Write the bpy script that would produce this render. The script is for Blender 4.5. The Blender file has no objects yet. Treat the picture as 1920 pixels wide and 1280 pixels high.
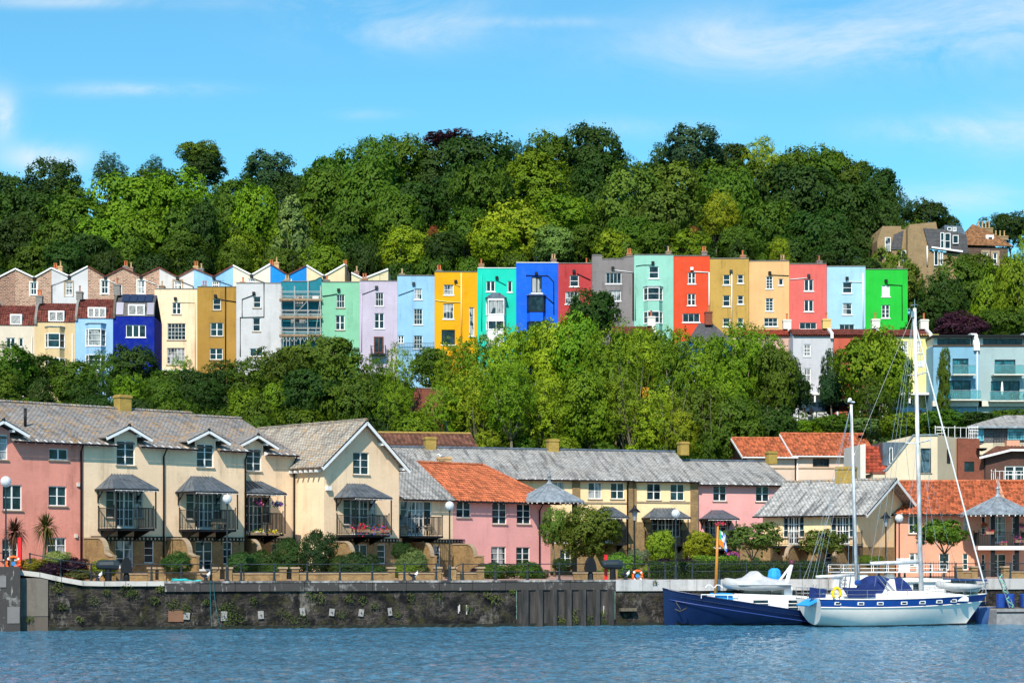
import bpy, math, random
from mathutils import Vector, Matrix, noise
R=math.radians
SC=bpy.context.scene; COL=SC.collection
# ------------------------------------------------------------------ camera
F=3600.; CX=960.; HY=1042.; CZ=4.6
cam=bpy.data.cameras.new("camera"); co=bpy.data.objects.new("camera",cam); COL.objects.link(co)
co.location=(0,0,CZ); co.rotation_euler=(R(90),0,0)
cam.sensor_width=36; cam.lens=36*F/1920; cam.shift_y=(HY-640)/1920; cam.clip_start=1; cam.clip_end=8000
SC.camera=co
# ------------------------------------------------------------------ light
SUN_AZ=R(194); SUN_EL=R(45)
sd=Vector((math.sin(SUN_AZ)*math.cos(SUN_EL),math.cos(SUN_AZ)*math.cos(SUN_EL),math.sin(SUN_EL)))
sl=bpy.data.lights.new("sun",'SUN'); so=bpy.data.objects.new("sun",sl); COL.objects.link(so)
sl.energy=5.0; sl.angle=R(0.5); sl.color=(1,0.90,0.76); so.rotation_euler=sd.to_track_quat('Z','Y').to_euler(); so.location=(-60,-60,80)
SC.view_settings.view_transform='Standard'; SC.view_settings.look='None'
SC.view_settings.exposure=0.38; SC.view_settings.gamma=1
W=bpy.data.worlds.new("World"); SC.world=W; W.use_nodes=True
class NT:
    def __init__(s,nt): s.nt=nt; nt.nodes.clear()
    def n(s,t,**k):
        nd=s.nt.nodes.new(t)
        ins=k.pop('ins',{})
        for a,b in k.items(): setattr(nd,a,b)
        for a,b in ins.items(): s.set(nd,a,b)
        return nd
    def set(s,nd,a,b):
        i=nd.inputs[a]
        if isinstance(b,bpy.types.NodeSocket): s.nt.links.new(b,i)
        elif isinstance(b,bpy.types.Node): s.nt.links.new(b.outputs[0],i)
        else: i.default_value=b
    def math(s,op,a,b=0.,c=None,clamp=False):
        nd=s.n('ShaderNodeMath',operation=op,use_clamp=clamp)
        s.set(nd,0,a); s.set(nd,1,b)
        if c is not None: s.set(nd,2,c)
        return nd.outputs[0]
    def mix(s,f,a,b,mode='MIX'):
        nd=s.n('ShaderNodeMix',data_type='RGBA',blend_type=mode)
        s.set(nd,0,f)
        for i,c in ((6,a),(7,b)):
            if isinstance(c,(tuple,list)) and len(c)==3: c=(*c,1)
            s.set(nd,i,c)
        return nd.outputs[2]
    def ramp(s,f,stops):
        nd=s.n('ShaderNodeValToRGB'); s.set(nd,0,f)
        el=nd.color_ramp.elements
        while len(el)<len(stops): el.new(.5)
        for e,(p,c) in zip(el,stops):
            e.position=p
            if isinstance(c,(int,float)): c=(c,c,c)
            e.color=(*c[:3],1)
        return nd.outputs[0]
    def mapv(s,v,sc=(1,1,1),loc=(0,0,0),rot=(0,0,0)):
        nd=s.n('ShaderNodeMapping'); s.set(nd,0,v); nd.inputs[1].default_value=loc; nd.inputs[2].default_value=rot; nd.inputs[3].default_value=sc
        return nd.outputs[0]
    def noise(s,v,scale,det=3,rough=.55,dist=0):
        nd=s.n('ShaderNodeTexNoise'); s.set(nd,'Vector',v); s.set(nd,'Scale',scale); s.set(nd,'Detail',det); s.set(nd,'Roughness',rough); s.set(nd,'Distortion',dist)
        return nd.outputs[0]
t=NT(W.node_tree)
sky=t.n('ShaderNodeTexSky'); sky.sky_type='NISHITA'; sky.sun_disc=False; sky.sun_elevation=SUN_EL; sky.sun_rotation=SUN_AZ
sky.air_density=1.0; sky.dust_density=.25; sky.ozone_density=3.0
skyc=t.mix(1.0,sky.outputs[0],(.53,1.06,1.09),'MULTIPLY')
geo=t.n('ShaderNodeTexCoord'); sep=t.n('ShaderNodeSeparateXYZ',ins={0:geo.outputs['Generated']})
dx,dy,dz=sep.outputs
yy=t.math('MAXIMUM',dy,.05)
u=t.math('DIVIDE',dx,yy); v=t.math('DIVIDE',dz,yy)
cv=t.n('ShaderNodeCombineXYZ',ins={0:u,1:v})
n1=t.noise(t.mapv(cv.outputs[0],(9,21,1),(3.1,1.7,0),(0,0,.12)),1,9,.68,.8)
n2=t.noise(t.mapv(cv.outputs[0],(22,24,1)),1,8,.6,.3)
def blob(px,py,wx,wy,amp,nz,lo,hi):
    a=t.math('DIVIDE',t.math('SUBTRACT',u,(px-CX)/F),wx/F); b=t.math('DIVIDE',t.math('SUBTRACT',v,(HY-py)/F),wy/F)
    q=t.math('ADD',t.math('MULTIPLY',a,a),t.math('MULTIPLY',b,b))
    g=t.math('POWER',2.718,t.math('MULTIPLY',q,-1.))
    m=t.n('ShaderNodeMapRange',ins={0:nz,1:lo,2:hi,3:0.,4:1.}); 
    return t.math('MULTIPLY',t.math('MULTIPLY',g,m.outputs[0]),amp)
tot=0.
for b in [(740,50,170,42,.9,n1,.36,.64),(640,5,240,16,.4,n1,.35,.7),(1010,42,120,10,.5,n1,.3,.6),(1420,85,280,55,.8,n1,.36,.68),(1330,60,90,40,.45,n2,.35,.7),(1850,30,300,90,.9,n1,.34,.68),(1780,245,150,26,.8,n1,.34,.64),(1900,250,110,50,.7,n1,.3,.7),
          (1800,370,150,26,.6,n1,.33,.65),(250,168,150,13,.6,n1,.4,.62),(80,296,75,26,1.0,n2,.31,.48),(0,215,30,44,1.0,n2,.30,.48),(1190,240,160,20,.45,n1,.35,.65),(130,4,200,12,.6,n1,.3,.6),(690,215,60,10,.35,n1,.3,.6)]:
    tot=t.math('ADD',tot,blob(*b),clamp=True)
front=t.math('GREATER_THAN',dy,.05); tot=t.math('MULTIPLY',tot,front)
skyc=t.mix(t.math('MULTIPLY',tot,.8),skyc,(5.2,5.8,6.1))
bg=t.n('ShaderNodeBackground',ins={0:skyc,1:.125}); out=t.n('ShaderNodeOutputWorld',ins={0:bg})
# ------------------------------------------------------------------ placing helpers
def P(px,py,d): return Vector(((px-CX)/F*d,d,CZ+(HY-py)/F*d))
def zat(py,d): return CZ+(HY-py)/F*d
def xat(px,d): return (px-CX)/F*d
def lerp(a,b,t): return a+(b-a)*t
class Fr:   # vertical facade plane: x along it to the right, y away from the viewer, z up
    def __init__(s,px,d,th,zb=3.0,xy=None):
        s.th=R(th); s.x,s.y=(xat(px,d),d) if xy is None else xy
        s.z=zb; s.ux,s.uy=math.cos(s.th),math.sin(s.th)
    def s_at(s,px,off=0.):
        ax=s.x+s.uy*off; ay=s.y-s.ux*off; k=(px-CX)/F
        return (k*ay-ax)/(s.ux-k*s.uy)
    def sz(s,px,py,off=0.):
        q=s.s_at(px,off); d=s.y-s.ux*off+q*s.uy
        return q, CZ+(HY-py)/F*d-s.z
    def d_at(s,px,off=0.): return s.y-s.ux*off+s.s_at(px,off)*s.uy
    def pt(s,q,back=0.): return (s.x+q*s.ux-back*s.uy, s.y+q*s.uy+back*s.ux)
    def sub(s,px,off=0.,zb=None,q=None):
        if q is None: q=s.s_at(px,off)
        return Fr(0,0,math.degrees(s.th),s.z if zb is None else zb,s.pt(q,-off))
# ------------------------------------------------------------------ mesh builder
class MB:
    def __init__(s): s.v=[]; s.f=[]; s.mi=[]; s.tone=None; s.vuv=None
    def face(s,pts,mi=0):
        n=len(s.v); s.v+= [tuple(p) for p in pts]; s.f.append(tuple(range(n,n+len(pts)))); s.mi.append(mi)
    def face2(s,pts): s.face(pts); return s
    def box(s,x0,y0,z0,x1,y1,z1,mi=0,M=None):
        x0,x1=sorted((x0,x1)); y0,y1=sorted((y0,y1)); z0,z1=sorted((z0,z1))
        P8=[(x0,y0,z0),(x1,y0,z0),(x1,y1,z0),(x0,y1,z0),(x0,y0,z1),(x1,y0,z1),(x1,y1,z1),(x0,y1,z1)]
        if M is not None: P8=[tuple(M@Vector(p)) for p in P8]
        n=len(s.v); s.v+=P8
        for q in ((0,3,2,1),(4,5,6,7),(0,1,5,4),(1,2,6,5),(2,3,7,6),(3,0,4,7)): s.f.append(tuple(n+i for i in q)); s.mi.append(mi)
        return s
    def bar(s,p,q,w,h=None,mi=0):
        p=Vector(p); q=Vector(q); a=q-p; L=a.length
        if L<1e-6: return s
        h=h or w; a/=L
        side=a.cross(Vector((0,0,1)))
        if side.length<1e-3: side=Vector((1,0,0))
        side.normalize(); up=side.cross(a)
        M=Matrix((( a.x,side.x,up.x,p.x),(a.y,side.y,up.y,p.y),(a.z,side.z,up.z,p.z),(0,0,0,1)))
        return s.box(0,-w/2,-h/2,L,w/2,h/2,mi,M)
    def tube(s,pts,r,n=7,cap=True,mi=0):
        pts=[Vector(p) for p in pts]; rs=r if isinstance(r,(list,tuple)) else [r]*len(pts)
        base=len(s.v)
        for i,p in enumerate(pts):
            a=(pts[min(i+1,len(pts)-1)]-pts[max(i-1,0)])
            a=a.normalized() if a.length>1e-9 else Vector((0,0,1))
            e=a.cross(Vector((0,0,1)) if abs(a.z)<.9 else Vector((1,0,0))).normalized(); g=a.cross(e)
            for k in range(n):
                c=2*math.pi*k/n; s.v.append(tuple(p+(e*math.cos(c)+g*math.sin(c))*rs[i]))
        for i in range(len(pts)-1):
            for k in range(n):
                a0=base+i*n+k; a1=base+i*n+(k+1)%n
                s.f.append((a0,a1,a1+n,a0+n)); s.mi.append(mi)
        if cap:
            s.f.append(tuple(base+k for k in range(n))[::-1]); s.mi.append(mi)
            s.f.append(tuple(base+(len(pts)-1)*n+k for k in range(n))); s.mi.append(mi)
        return s
    def lathe(s,prof,c=(0,0,0),n=14,mi=0):
        base=len(s.v)
        for r,z in prof:
            for k in range(n):
                a=2*math.pi*k/n; s.v.append((c[0]+r*math.cos(a),c[1]+r*math.sin(a),c[2]+z))
        for i in range(len(prof)-1):
            for k in range(n):
                a0=base+i*n+k; a1=base+i*n+(k+1)%n; s.f.append((a0,a1,a1+n,a0+n)); s.mi.append(mi)
        s.f.append(tuple(base+k for k in range(n))[::-1]); s.mi.append(mi)
        s.f.append(tuple(base+(len(prof)-1)*n+k for k in range(n))); s.mi.append(mi)
        return s
    def grid(s,fn,nu,nv,mi=0,flip=False):
        base=len(s.v)
        for j in range(nv+1):
            for i in range(nu+1): s.v.append(tuple(fn(i/nu,j/nv)))
        for j in range(nv):
            for i in range(nu):
                a=base+j*(nu+1)+i; q=(a,a+1,a+nu+2,a+nu+1)
                s.f.append(q[::-1] if flip else q); s.mi.append(mi)
        return s
    def prism(s,poly,a,b,axis='y',mi=0):   # poly of (s,z) extruded along y from a to b
        n=len(poly)
        f=(lambda p,t:(p[0],t,p[1])) if axis=='y' else ((lambda p,t:(t,p[0],p[1])) if axis=='x' else (lambda p,t:(p[0],p[1],t)))
        base=len(s.v); s.v+=[f(p,a) for p in poly]+[f(p,b) for p in poly]
        s.f.append(tuple(range(base,base+n))); s.mi.append(mi)
        s.f.append(tuple(range(base+2*n-1,base+n-1,-1))); s.mi.append(mi)
        for i in range(n):
            j=(i+1)%n; s.f.append((base+i,base+n+i,base+n+j,base+j)); s.mi.append(mi)
        return s
    def ball(s,c,r,n=10,m=7,sc=(1,1,1),mi=0):
        base=len(s.v)
        for j in range(m+1):
            th=math.pi*j/m
            for k in range(n):
                a=2*math.pi*k/n
                s.v.append((c[0]+r*sc[0]*math.sin(th)*math.cos(a),c[1]+r*sc[1]*math.sin(th)*math.sin(a),c[2]-r*sc[2]*math.cos(th)))
        for j in range(m):
            for k in range(n):
                a0=base+j*n+k;a1=base+j*n+(k+1)%n; s.f.append((a0,a1,a1+n,a0+n)); s.mi.append(mi)
        return s
    def mesh(s,name,mats,smooth=False,uv=True):
        me=bpy.data.meshes.new(name); me.from_pydata(s.v,[],s.f)
        if not isinstance(mats,(list,tuple)): mats=[mats]
        for m in mats: me.materials.append(m)
        if len(mats)>1: me.polygons.foreach_set('material_index',s.mi)
        if smooth: me.polygons.foreach_set('use_smooth',[True]*len(me.polygons))
        if uv:
            ul=me.uv_layers.new(name='UVMap'); buf=[0.]*(2*len(me.loops)); vs=me.vertices
            for p in (me.polygons if not s.vuv else ()):
                n=p.normal
                if abs(n.z)>.985: tx=Vector((1,0,0)); ty=Vector((0,1,0))
                else:
                    tx=Vector((-n.y,n.x,0)).normalized(); ty=n.cross(tx)
                for li in p.loop_indices:
                    c=vs[me.loops[li].vertex_index].co; buf[2*li]=c.dot(tx); buf[2*li+1]=c.dot(ty)
            if s.vuv:
                for l in me.loops: buf[2*l.index],buf[2*l.index+1]=s.vuv[l.vertex_index]
            ul.data.foreach_set('uv',buf)
        if s.tone is not None:
            a=me.attributes.new('tone','FLOAT','FACE'); a.data.foreach_set('value',s.tone)
        me.validate(); me.update()
        return me
    def build(s,name,mats,parent=None,smooth=False,label=None,**k):
        if not s.f: return None
        me=s.mesh(name,mats,smooth); o=bpy.data.objects.new(name,me); COL.objects.link(o)
        if parent is not None: o.parent=parent
        if label: o['label']=label
        for a,b in k.items(): o[a]=b
        return o
THINGS=[]
def thing(name,label,cat,loc=(0,0,0),rz=0.,group=None):
    o=bpy.data.objects.new(name,None); COL.objects.link(o); o.location=loc; o.rotation_euler=(0,0,rz); o.empty_display_size=.5
    o['label']=label; o['category']=cat
    if group: o['group']=group
    THINGS.append(o); return o
def tag(o,label,cat,group=None):
    o['label']=label; o['category']=cat
    if group: o['group']=group
    THINGS.append(o); return o
def fthing(name,label,cat,fr,group=None): return thing(name,label,cat,(fr.x,fr.y,fr.z),fr.th,group)
def copytree(o,loc=None,rz=None,label=None,kids=None,scale=None):
    kids=kids or {}
    c=o.copy(); COL.objects.link(c)
    for ch in o.children:
        d=ch.copy(); COL.objects.link(d); d.parent=c
        for g in ch.children:
            e=g.copy(); COL.objects.link(e); e.parent=d
    if loc is not None: c.location=loc
    if rz is not None: c.rotation_euler=(0,0,rz)
    if scale is not None: c.scale=scale if isinstance(scale,(tuple,list)) else (scale,)*3
    if label: c['label']=label
    THINGS.append(c); return c
# ------------------------------------------------------------------ materials
MC={}
def mat(name,fn):
    if name in MC: return MC[name]
    m=bpy.data.materials.new(name); m.use_nodes=True; t=NT(m.node_tree)
    b=t.n('ShaderNodeBsdfPrincipled'); o=t.n('ShaderNodeOutputMaterial',ins={0:b})
    fn(t,b,o); MC[name]=m; return m
def ocoord(t,rnd=True):
    c=t.n('ShaderNodeTexCoord').outputs['Object']
    if not rnd: return c
    oi=t.n('ShaderNodeObjectInfo'); r=t.math('MULTIPLY',oi.outputs['Random'],97.)
    a=t.n('ShaderNodeVectorMath',operation='ADD'); t.set(a,0,c); t.set(a,1,t.n('ShaderNodeCombineXYZ',ins={0:r,1:r,2:r}).outputs[0]); return a.outputs[0]
def bump(t,b,h,dist,st=1.):
    n=t.n('ShaderNodeBump',ins={'Strength':st,'Distance':dist,'Height':h}); t.set(b,'Normal',n.outputs[0])
def plain(name,col,rough=.6,metal=0.,var=.12,nscale=3.,spec=.4):
    def f(t,b,o):
        v=ocoord(t); n=t.noise(v,nscale,4)
        c=t.mix(t.ramp(n,[(.3,0.),(.75,1.)]),[x*(1-var) for x in col],[min(1,x*(1+var)) for x in col])
        t.set(b,'Base Color',c); t.set(b,'Roughness',rough); t.set(b,'Metallic',metal); t.set(b,'Specular IOR Level',spec)
    return mat(name,f)
def stucco(name,col,dirt=.25,dcol=(.09,.08,.06)):
    def f(t,b,o):
        v=ocoord(t)
        big=t.noise(v,.35,4,.6); fine=t.noise(v,5.,4,.6)
        c=t.mix(t.ramp(big,[(.3,0.),(.7,1.)]),[x*.88 for x in col],[min(1,x*1.06) for x in col])
        c=t.mix(t.math('MULTIPLY',t.ramp(fine,[(.4,0.),(.8,1.)]),.4),c,[x*.8 for x in col])
        st=t.noise(t.mapv(v,(1.6,1.6,.11)),1.,5,.65)
        blot=t.noise(v,.5,5,.7)
        m=t.math('MULTIPLY',t.ramp(st,[(.48,0.),(.72,1.)]),t.ramp(blot,[(.42,0.),(.68,1.)]))
        c=t.mix(t.math('MULTIPLY',m,dirt*1.7,clamp=True),c,dcol)
        cr=t.noise(t.mapv(v,(.25,.25,2.2)),1.,2,.5)
        c=t.mix(t.math('MULTIPLY',t.ramp(cr,[(.495,0.),(.5,1.),(.505,0.)]),dirt*.5),c,dcol)
        pch=t.noise(v,1.3,6,.75); c=t.mix(t.math('MULTIPLY',t.ramp(pch,[(.5,0.),(.62,1.)]),.14),c,[min(1,x*.8+.08) for x in col])
        t.set(b,'Base Color',c); t.set(b,'Roughness',.9); t.set(b,'Specular IOR Level',.15)
        bump(t,b,t.noise(v,9.,4,.7),.02,.5)
    return mat('stucco_'+name,f)
def bricky(name,c1,c2,mort,bw=.225,rh=.075,ms=.012,dirt=.3,dcol=(.03,.028,.022),irr=0.,mossy=0.,bs=.5):
    def f(t,b,o):
        uv=t.n('ShaderNodeTexCoord').outputs['UV']; v=ocoord(t)
        if irr:
            nn=t.n('ShaderNodeTexNoise',ins={'Vector':v,'Scale':1.4,'Detail':2.}); a=t.n('ShaderNodeVectorMath',operation='SUBTRACT'); t.set(a,0,nn.outputs[1]); a.inputs[1].default_value=(.5,.5,.5)
            a2=t.n('ShaderNodeVectorMath',operation='SCALE'); t.set(a2,0,a.outputs[0]); a2.inputs['Scale'].default_value=irr
            a3=t.n('ShaderNodeVectorMath',operation='ADD'); t.set(a3,0,uv); t.set(a3,1,a2.outputs[0]); uv=a3.outputs[0]
        br=t.n('ShaderNodeTexBrick',ins={'Vector':uv,'Color1':(*c1,1),'Color2':(*c2,1),'Mortar':(*mort,1),'Scale':1.,'Mortar Size':ms,'Brick Width':bw,'Row Height':rh,'Mortar Smooth':.3,'Bias':0.})
        n=t.noise(v,.9,5,.65); c=t.mix(t.math('MULTIPLY',t.ramp(n,[(.38,0.),(.7,1.)]),dirt,clamp=True),br.outputs[0],dcol)
        n2=t.noise(v,6.,4,.6); c=t.mix(.35,c,t.ramp(n2,[(.3,.35),(.7,1.)]),'MULTIPLY')
        if mossy:
            n3=t.noise(v,1.6,6,.7); c=t.mix(t.math('MULTIPLY',t.ramp(n3,[(.52,0.),(.62,1.)]),mossy),c,(.06,.06,.015))
            n4=t.noise(t.mapv(v,(1,1,.5),(7,3,1)),.7,6,.75); c=t.mix(t.math('MULTIPLY',t.ramp(n4,[(.57,0.),(.66,1.)]),.55),c,(.24,.22,.2))
        t.set(b,'Base Color',c); t.set(b,'Roughness',.88); t.set(b,'Specular IOR Level',.2)
        h=t.math('ADD',t.math('MULTIPLY',br.outputs[1],-1.),t.math('MULTIPLY',n2,.7)); bump(t,b,h,.03,bs)
    return mat('masonry_'+name,f)
def slate(name,col,lichen=.0,dark=.35,warm=0.):
    def f(t,b,o):
        uv=t.n('ShaderNodeTexCoord').outputs['UV']; v=ocoord(t)
        c1=[x*1.12 for x in col]; c2=[x*.78 for x in col]
        br=t.n('ShaderNodeTexBrick',ins={'Vector':uv,'Color1':(*c1,1),'Color2':(*c2,1),'Mortar':(*[x*.2 for x in col],1),'Scale':1.,'Mortar Size':.026,'Brick Width':.32,'Row Height':.21,'Mortar Smooth':.2})
        br2=t.n('ShaderNodeTexBrick',ins={'Vector':t.mapv(uv,(1,1,1),(.16,.08,0)),'Color1':(1.2,1.2,1.2,1),'Color2':(.7,.7,.7,1),'Mortar':(.8,.8,.8,1),'Scale':1.,'Mortar Size':.0,'Brick Width':.96,'Row Height':.21,'Bias':.1})
        c=t.mix(.6,br.outputs[0],br2.outputs[0],'MULTIPLY')
        # rain streaks run down the slope, leaning with the slates
        st=t.noise(t.mapv(uv,(2.3,.26,1),(0,0,0),(0,0,.3)),1.,6,.72)
        c=t.mix(t.math('MULTIPLY',t.ramp(st,[(.47,0.),(.62,1.)]),dark*1.6,clamp=True),c,(.035,.035,.04))
        if lichen:
            pat=t.noise(v,.55,4,.6); n3=t.noise(v,3.4,7,.75)
            m=t.math('MULTIPLY',t.ramp(n3,[(.5,0.),(.6,1.)]),t.ramp(pat,[(.4,.12),(.62,1.)]))
            c=t.mix(t.math('MULTIPLY',m,lichen),c,(.48,.24,.035))
            n5=t.noise(v,7.,4,.7); c=t.mix(t.math('MULTIPLY',t.ramp(n5,[(.62,0.),(.7,1.)]),.4*lichen),c,(.5,.48,.4))
        t.set(b,'Base Color',c); t.set(b,'Roughness',.6); t.set(b,'Specular IOR Level',.45)
        bump(t,b,t.math('ADD',t.math('MULTIPLY',br.outputs[1],-1.),t.math('MULTIPLY',st,.4)),.03,.6)
    return mat('slate_'+name,f)
def tilem(name,col,dk=.35):
    def f(t,b,o):
        uv=t.n('ShaderNodeTexCoord').outputs['UV']; v=ocoord(t)
        wn=t.n('ShaderNodeTexWhiteNoise',noise_dimensions='3D'); sn=t.n('ShaderNodeVectorMath',operation='SNAP'); t.set(sn,0,t.n('ShaderNodeAttribute',attribute_name='UVMap').outputs[1]); sn.inputs[1].default_value=(.3,.34,1)
        t.set(wn,0,sn.outputs[0])
        c=t.mix(wn.outputs[0],[x*.5 for x in col],[min(1,x*1.3) for x in col])
        n=t.noise(v,1.1,6,.7); c=t.mix(t.math('MULTIPLY',t.ramp(n,[(.5,0.),(.68,1.)]),dk),c,(.12,.07,.04))
        t.set(b,'Base Color',c); t.set(b,'Roughness',.75); t.set(b,'Specular IOR Level',.25)
    return mat('tile_'+name,f)
def leafmat(name='leaf',trans=.22,radial=0.):
    def f(t,b,o):
        oc=t.n('ShaderNodeObjectInfo').outputs['Color']; tn=t.n('ShaderNodeAttribute',attribute_name='tone').outputs['Fac']
        k=t.n('ShaderNodeMapRange',ins={0:tn,1:0.,2:1.,3:.62,4:1.5}).outputs[0]
        kk=t.n('ShaderNodeCombineXYZ',ins={0:t.math('POWER',k,1.35),1:k,2:t.math('POWER',k,.6)})
        c=t.mix(1.,oc,kk.outputs[0],'MULTIPLY')
        t.set(b,'Base Color',c); t.set(b,'Roughness',.6); t.set(b,'Specular IOR Level',.14)
        if radial:
            g=t.n('ShaderNodeNewGeometry').outputs['Normal']; oc_=t.n('ShaderNodeTexCoord').outputs['Object']
            vt=t.n('ShaderNodeVectorTransform',vector_type='NORMAL',convert_from='OBJECT',convert_to='WORLD',ins={0:oc_}); nz=t.n('ShaderNodeVectorMath',operation='NORMALIZE'); t.set(nz,0,vt.outputs[0])
            s1=t.n('ShaderNodeVectorMath',operation='SCALE'); t.set(s1,0,nz.outputs[0]); s1.inputs['Scale'].default_value=radial
            ad=t.n('ShaderNodeVectorMath',operation='ADD'); t.set(ad,0,g); t.set(ad,1,s1.outputs[0]); n2=t.n('ShaderNodeVectorMath',operation='NORMALIZE'); t.set(n2,0,ad.outputs[0]); t.set(b,'Normal',n2.outputs[0])
        tr=t.n('ShaderNodeBsdfTranslucent',ins={0:t.mix(1.,c,(1.5,1.5,.5),'MULTIPLY')})
        ms=t.n('ShaderNodeMixShader',ins={0:trans,1:b.outputs[0],2:tr.outputs[0]}); t.set(o,0,ms.outputs[0])
    return mat(name,f)
def glassm(name,col,curtain=0.):
    def f(t,b,o):
        v=ocoord(t); c=col
        if curtain:
            w=t.noise(t.mapv(v,(9,9,.4)),1.,2,.5); m=t.noise(t.mapv(v,(1.1,1.1,.7)),1.,1,.5)
            c=t.mix(t.math('MULTIPLY',t.ramp(m,[(.42,0.),(.48,1.)]),curtain),col,t.ramp(w,[(.3,(.2,.22,.24)),(.7,(.5,.52,.52))]))
        else:
            m=t.noise(v,1.7,2,.5); c=t.mix(t.ramp(m,[(.4,0.),(.6,1.)]),[x*.4 for x in col],[x*1.3 for x in col])
        t.set(b,'Base Color',c); t.set(b,'Roughness',.06); t.set(b,'Specular IOR Level',.28)
        bump(t,b,t.noise(v,.9,1),.012,.35)
    return mat('glass_'+name,f)
G_DARK=glassm('dark',(.012,.03,.04)); G_MID=glassm('mid',(.012,.04,.05)); G_CURT=glassm('curtain',(.02,.035,.045),.85); G_CYAN=glassm('cyan',(.08,.35,.45)); G_BLIND=plain('pane_blind',(.6,.62,.6),.4)
WHITE=plain('white_paint',(.78,.78,.78),.45,var=.05); CREAMW=plain('offwhite_paint',(.62,.6,.54),.6,var=.1)
IRON=plain('black_iron',(.008,.009,.012),.5,spec=.25); LEADG=plain('grey_post_paint',(.018,.03,.04),.5,spec=.3)
STONE=plain('sill_stone',(.33,.25,.17),.85,var=.2); STONEG=plain('coping_stone_grey',(.2,.19,.18),.9,var=.25,nscale=5)
TERRA=plain('terracotta',(.5,.14,.05),.8,var=.2); POTY=plain('buff_clay',(.5,.33,.17),.8,var=.2)
BARK=plain('bark',(.12,.1,.07),.9,var=.35,nscale=6); BARKP=plain('bark_pale',(.2,.17,.12),.9,var=.35,nscale=4)
LEAF=leafmat(); LEAFC=leafmat('crown_leaf',.16,.5); RED=plain('red_paint',(.6,.01,.015),.4); 
DOORB=plain('brown_door',(.12,.03,.02),.5)
def zinc(name,col,rough=.42,metal=.55):
    def f(t,b,o):
        v=ocoord(t); n=t.noise(t.mapv(v,(2.5,2.5,.7)),1.,6,.7); n2=t.noise(v,9.,3)
        c=t.mix(t.ramp(n,[(.35,0.),(.68,1.)]),[x*.55 for x in col],[x*1.35 for x in col])
        t.set(b,'Base Color',c); t.set(b,'Roughness',t.math('ADD',t.math('MULTIPLY',n2,.25),rough-.1)); t.set(b,'Metallic',metal)
    return mat('zinc_'+name,f)
ZINC=zinc('dark',(.12,.15,.19),.4,.4); ZINCL=zinc('light',(.31,.35,.39),.45,.35)
SL_L=slate('lichen',(.33,.315,.305),1.0,.38); SL_G=slate('grey',(.44,.43,.415),.12,.45); SL_P=slate('pale_lichen',(.46,.42,.36),.7,.4); SL_D=slate('dark',(.1,.1,.115),.1,.25)
PAN=tilem('orange',(.43,.125,.055),.3); PANR=tilem('red',(.3,.055,.03)); PANB=tilem('brown',(.17,.075,.05)); PANM=tilem('maroon',(.17,.045,.035))
BUFF=bricky('buff',(.40,.25,.09),(.27,.15,.055),(.36,.29,.19),dirt=.45); REDB=bricky('red',(.3,.065,.035),(.22,.045,.03),(.25,.14,.1),dirt=.3)
DKB=bricky('darkred',(.13,.05,.04),(.09,.035,.03),(.14,.1,.08),dirt=.3); TANB=bricky('tan',(.42,.29,.15),(.34,.225,.11),(.3,.23,.15),dirt=.25)
CHB=bricky('chimney_ochre',(.5,.34,.07),(.42,.27,.05),(.4,.3,.12),dirt=.3)
RUB=bricky('rubble_pink',(.36,.17,.12),(.14,.06,.05),(.42,.3,.23),.5,.22,.05,.25,irr=.45)
RUB2=bricky('rubble_pale',(.52,.28,.2),(.19,.09,.07),(.56,.42,.32),.5,.22,.05,.2,irr=.45)
# ------------------------------------------------------------------ building kit (local frame: x right, y back, z up)
def wall_grid(mb,prof,z0,holes,y=0.,rec=.14,mi=0):
    prof=[(round(p[0],4),p[1]) for p in prof]; holes=[tuple(round(v,4) for v in h[:4]) for h in holes]
    def top(s):
        for (a,za),(b,zb) in zip(prof,prof[1:]):
            if a<=s<=b: return za if b-a<1e-9 else za+(zb-za)*(s-a)/(b-a)
        return prof[-1][1]
    xs=sorted(set([round(p[0],4) for p in prof]+[round(h[i],4) for h in holes for i in (0,2)]))
    zs=sorted(set([z0]+[round(h[i],4) for h in holes for i in (1,3)]+[round(max(p[1] for p in prof),4)]))
    xs=[x for x in xs if prof[0][0]-1e-6<=x<=prof[-1][0]+1e-6]; zs=[z for z in zs if z>=z0-1e-6]
    for a,b in zip(xs,xs[1:]):
        ta,tb=top(a+1e-5),top(b-1e-5)
        for c,d in zip(zs,zs[1:]):
            mx,mz=(a+b)/2,(c+d)/2
            if any(h[0]<mx<h[2] and h[1]<mz<h[3] for h in holes): continue
            pa,pb,pc,pd=min(c,ta),min(c,tb),min(d,tb),min(d,ta)
            if pc-pb<1e-5 and pd-pa<1e-5: continue
            pts=[(a,y,pa),(b,y,pb)]
            if pc-pb>1e-5: pts.append((b,y,pc))
            if pd-pa>1e-5: pts.append((a,y,pd))
            mb.face(pts,mi)
    for h in holes:
        x0,a0,x1,a1=h[:4]; yr=y+rec
        mb.face([(x0,y,a0),(x0,yr,a0),(x0,yr,a1),(x0,y,a1)],mi); mb.face([(x1,y,a0),(x1,y,a1),(x1,yr,a1),(x1,yr,a0)],mi)
        mb.face([(x0,y,a1),(x0,yr,a1),(x1,yr,a1),(x1,y,a1)],mi); mb.face([(x0,y,a0),(x1,y,a0),(x1,yr,a0),(x0,yr,a0)],mi)
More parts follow.
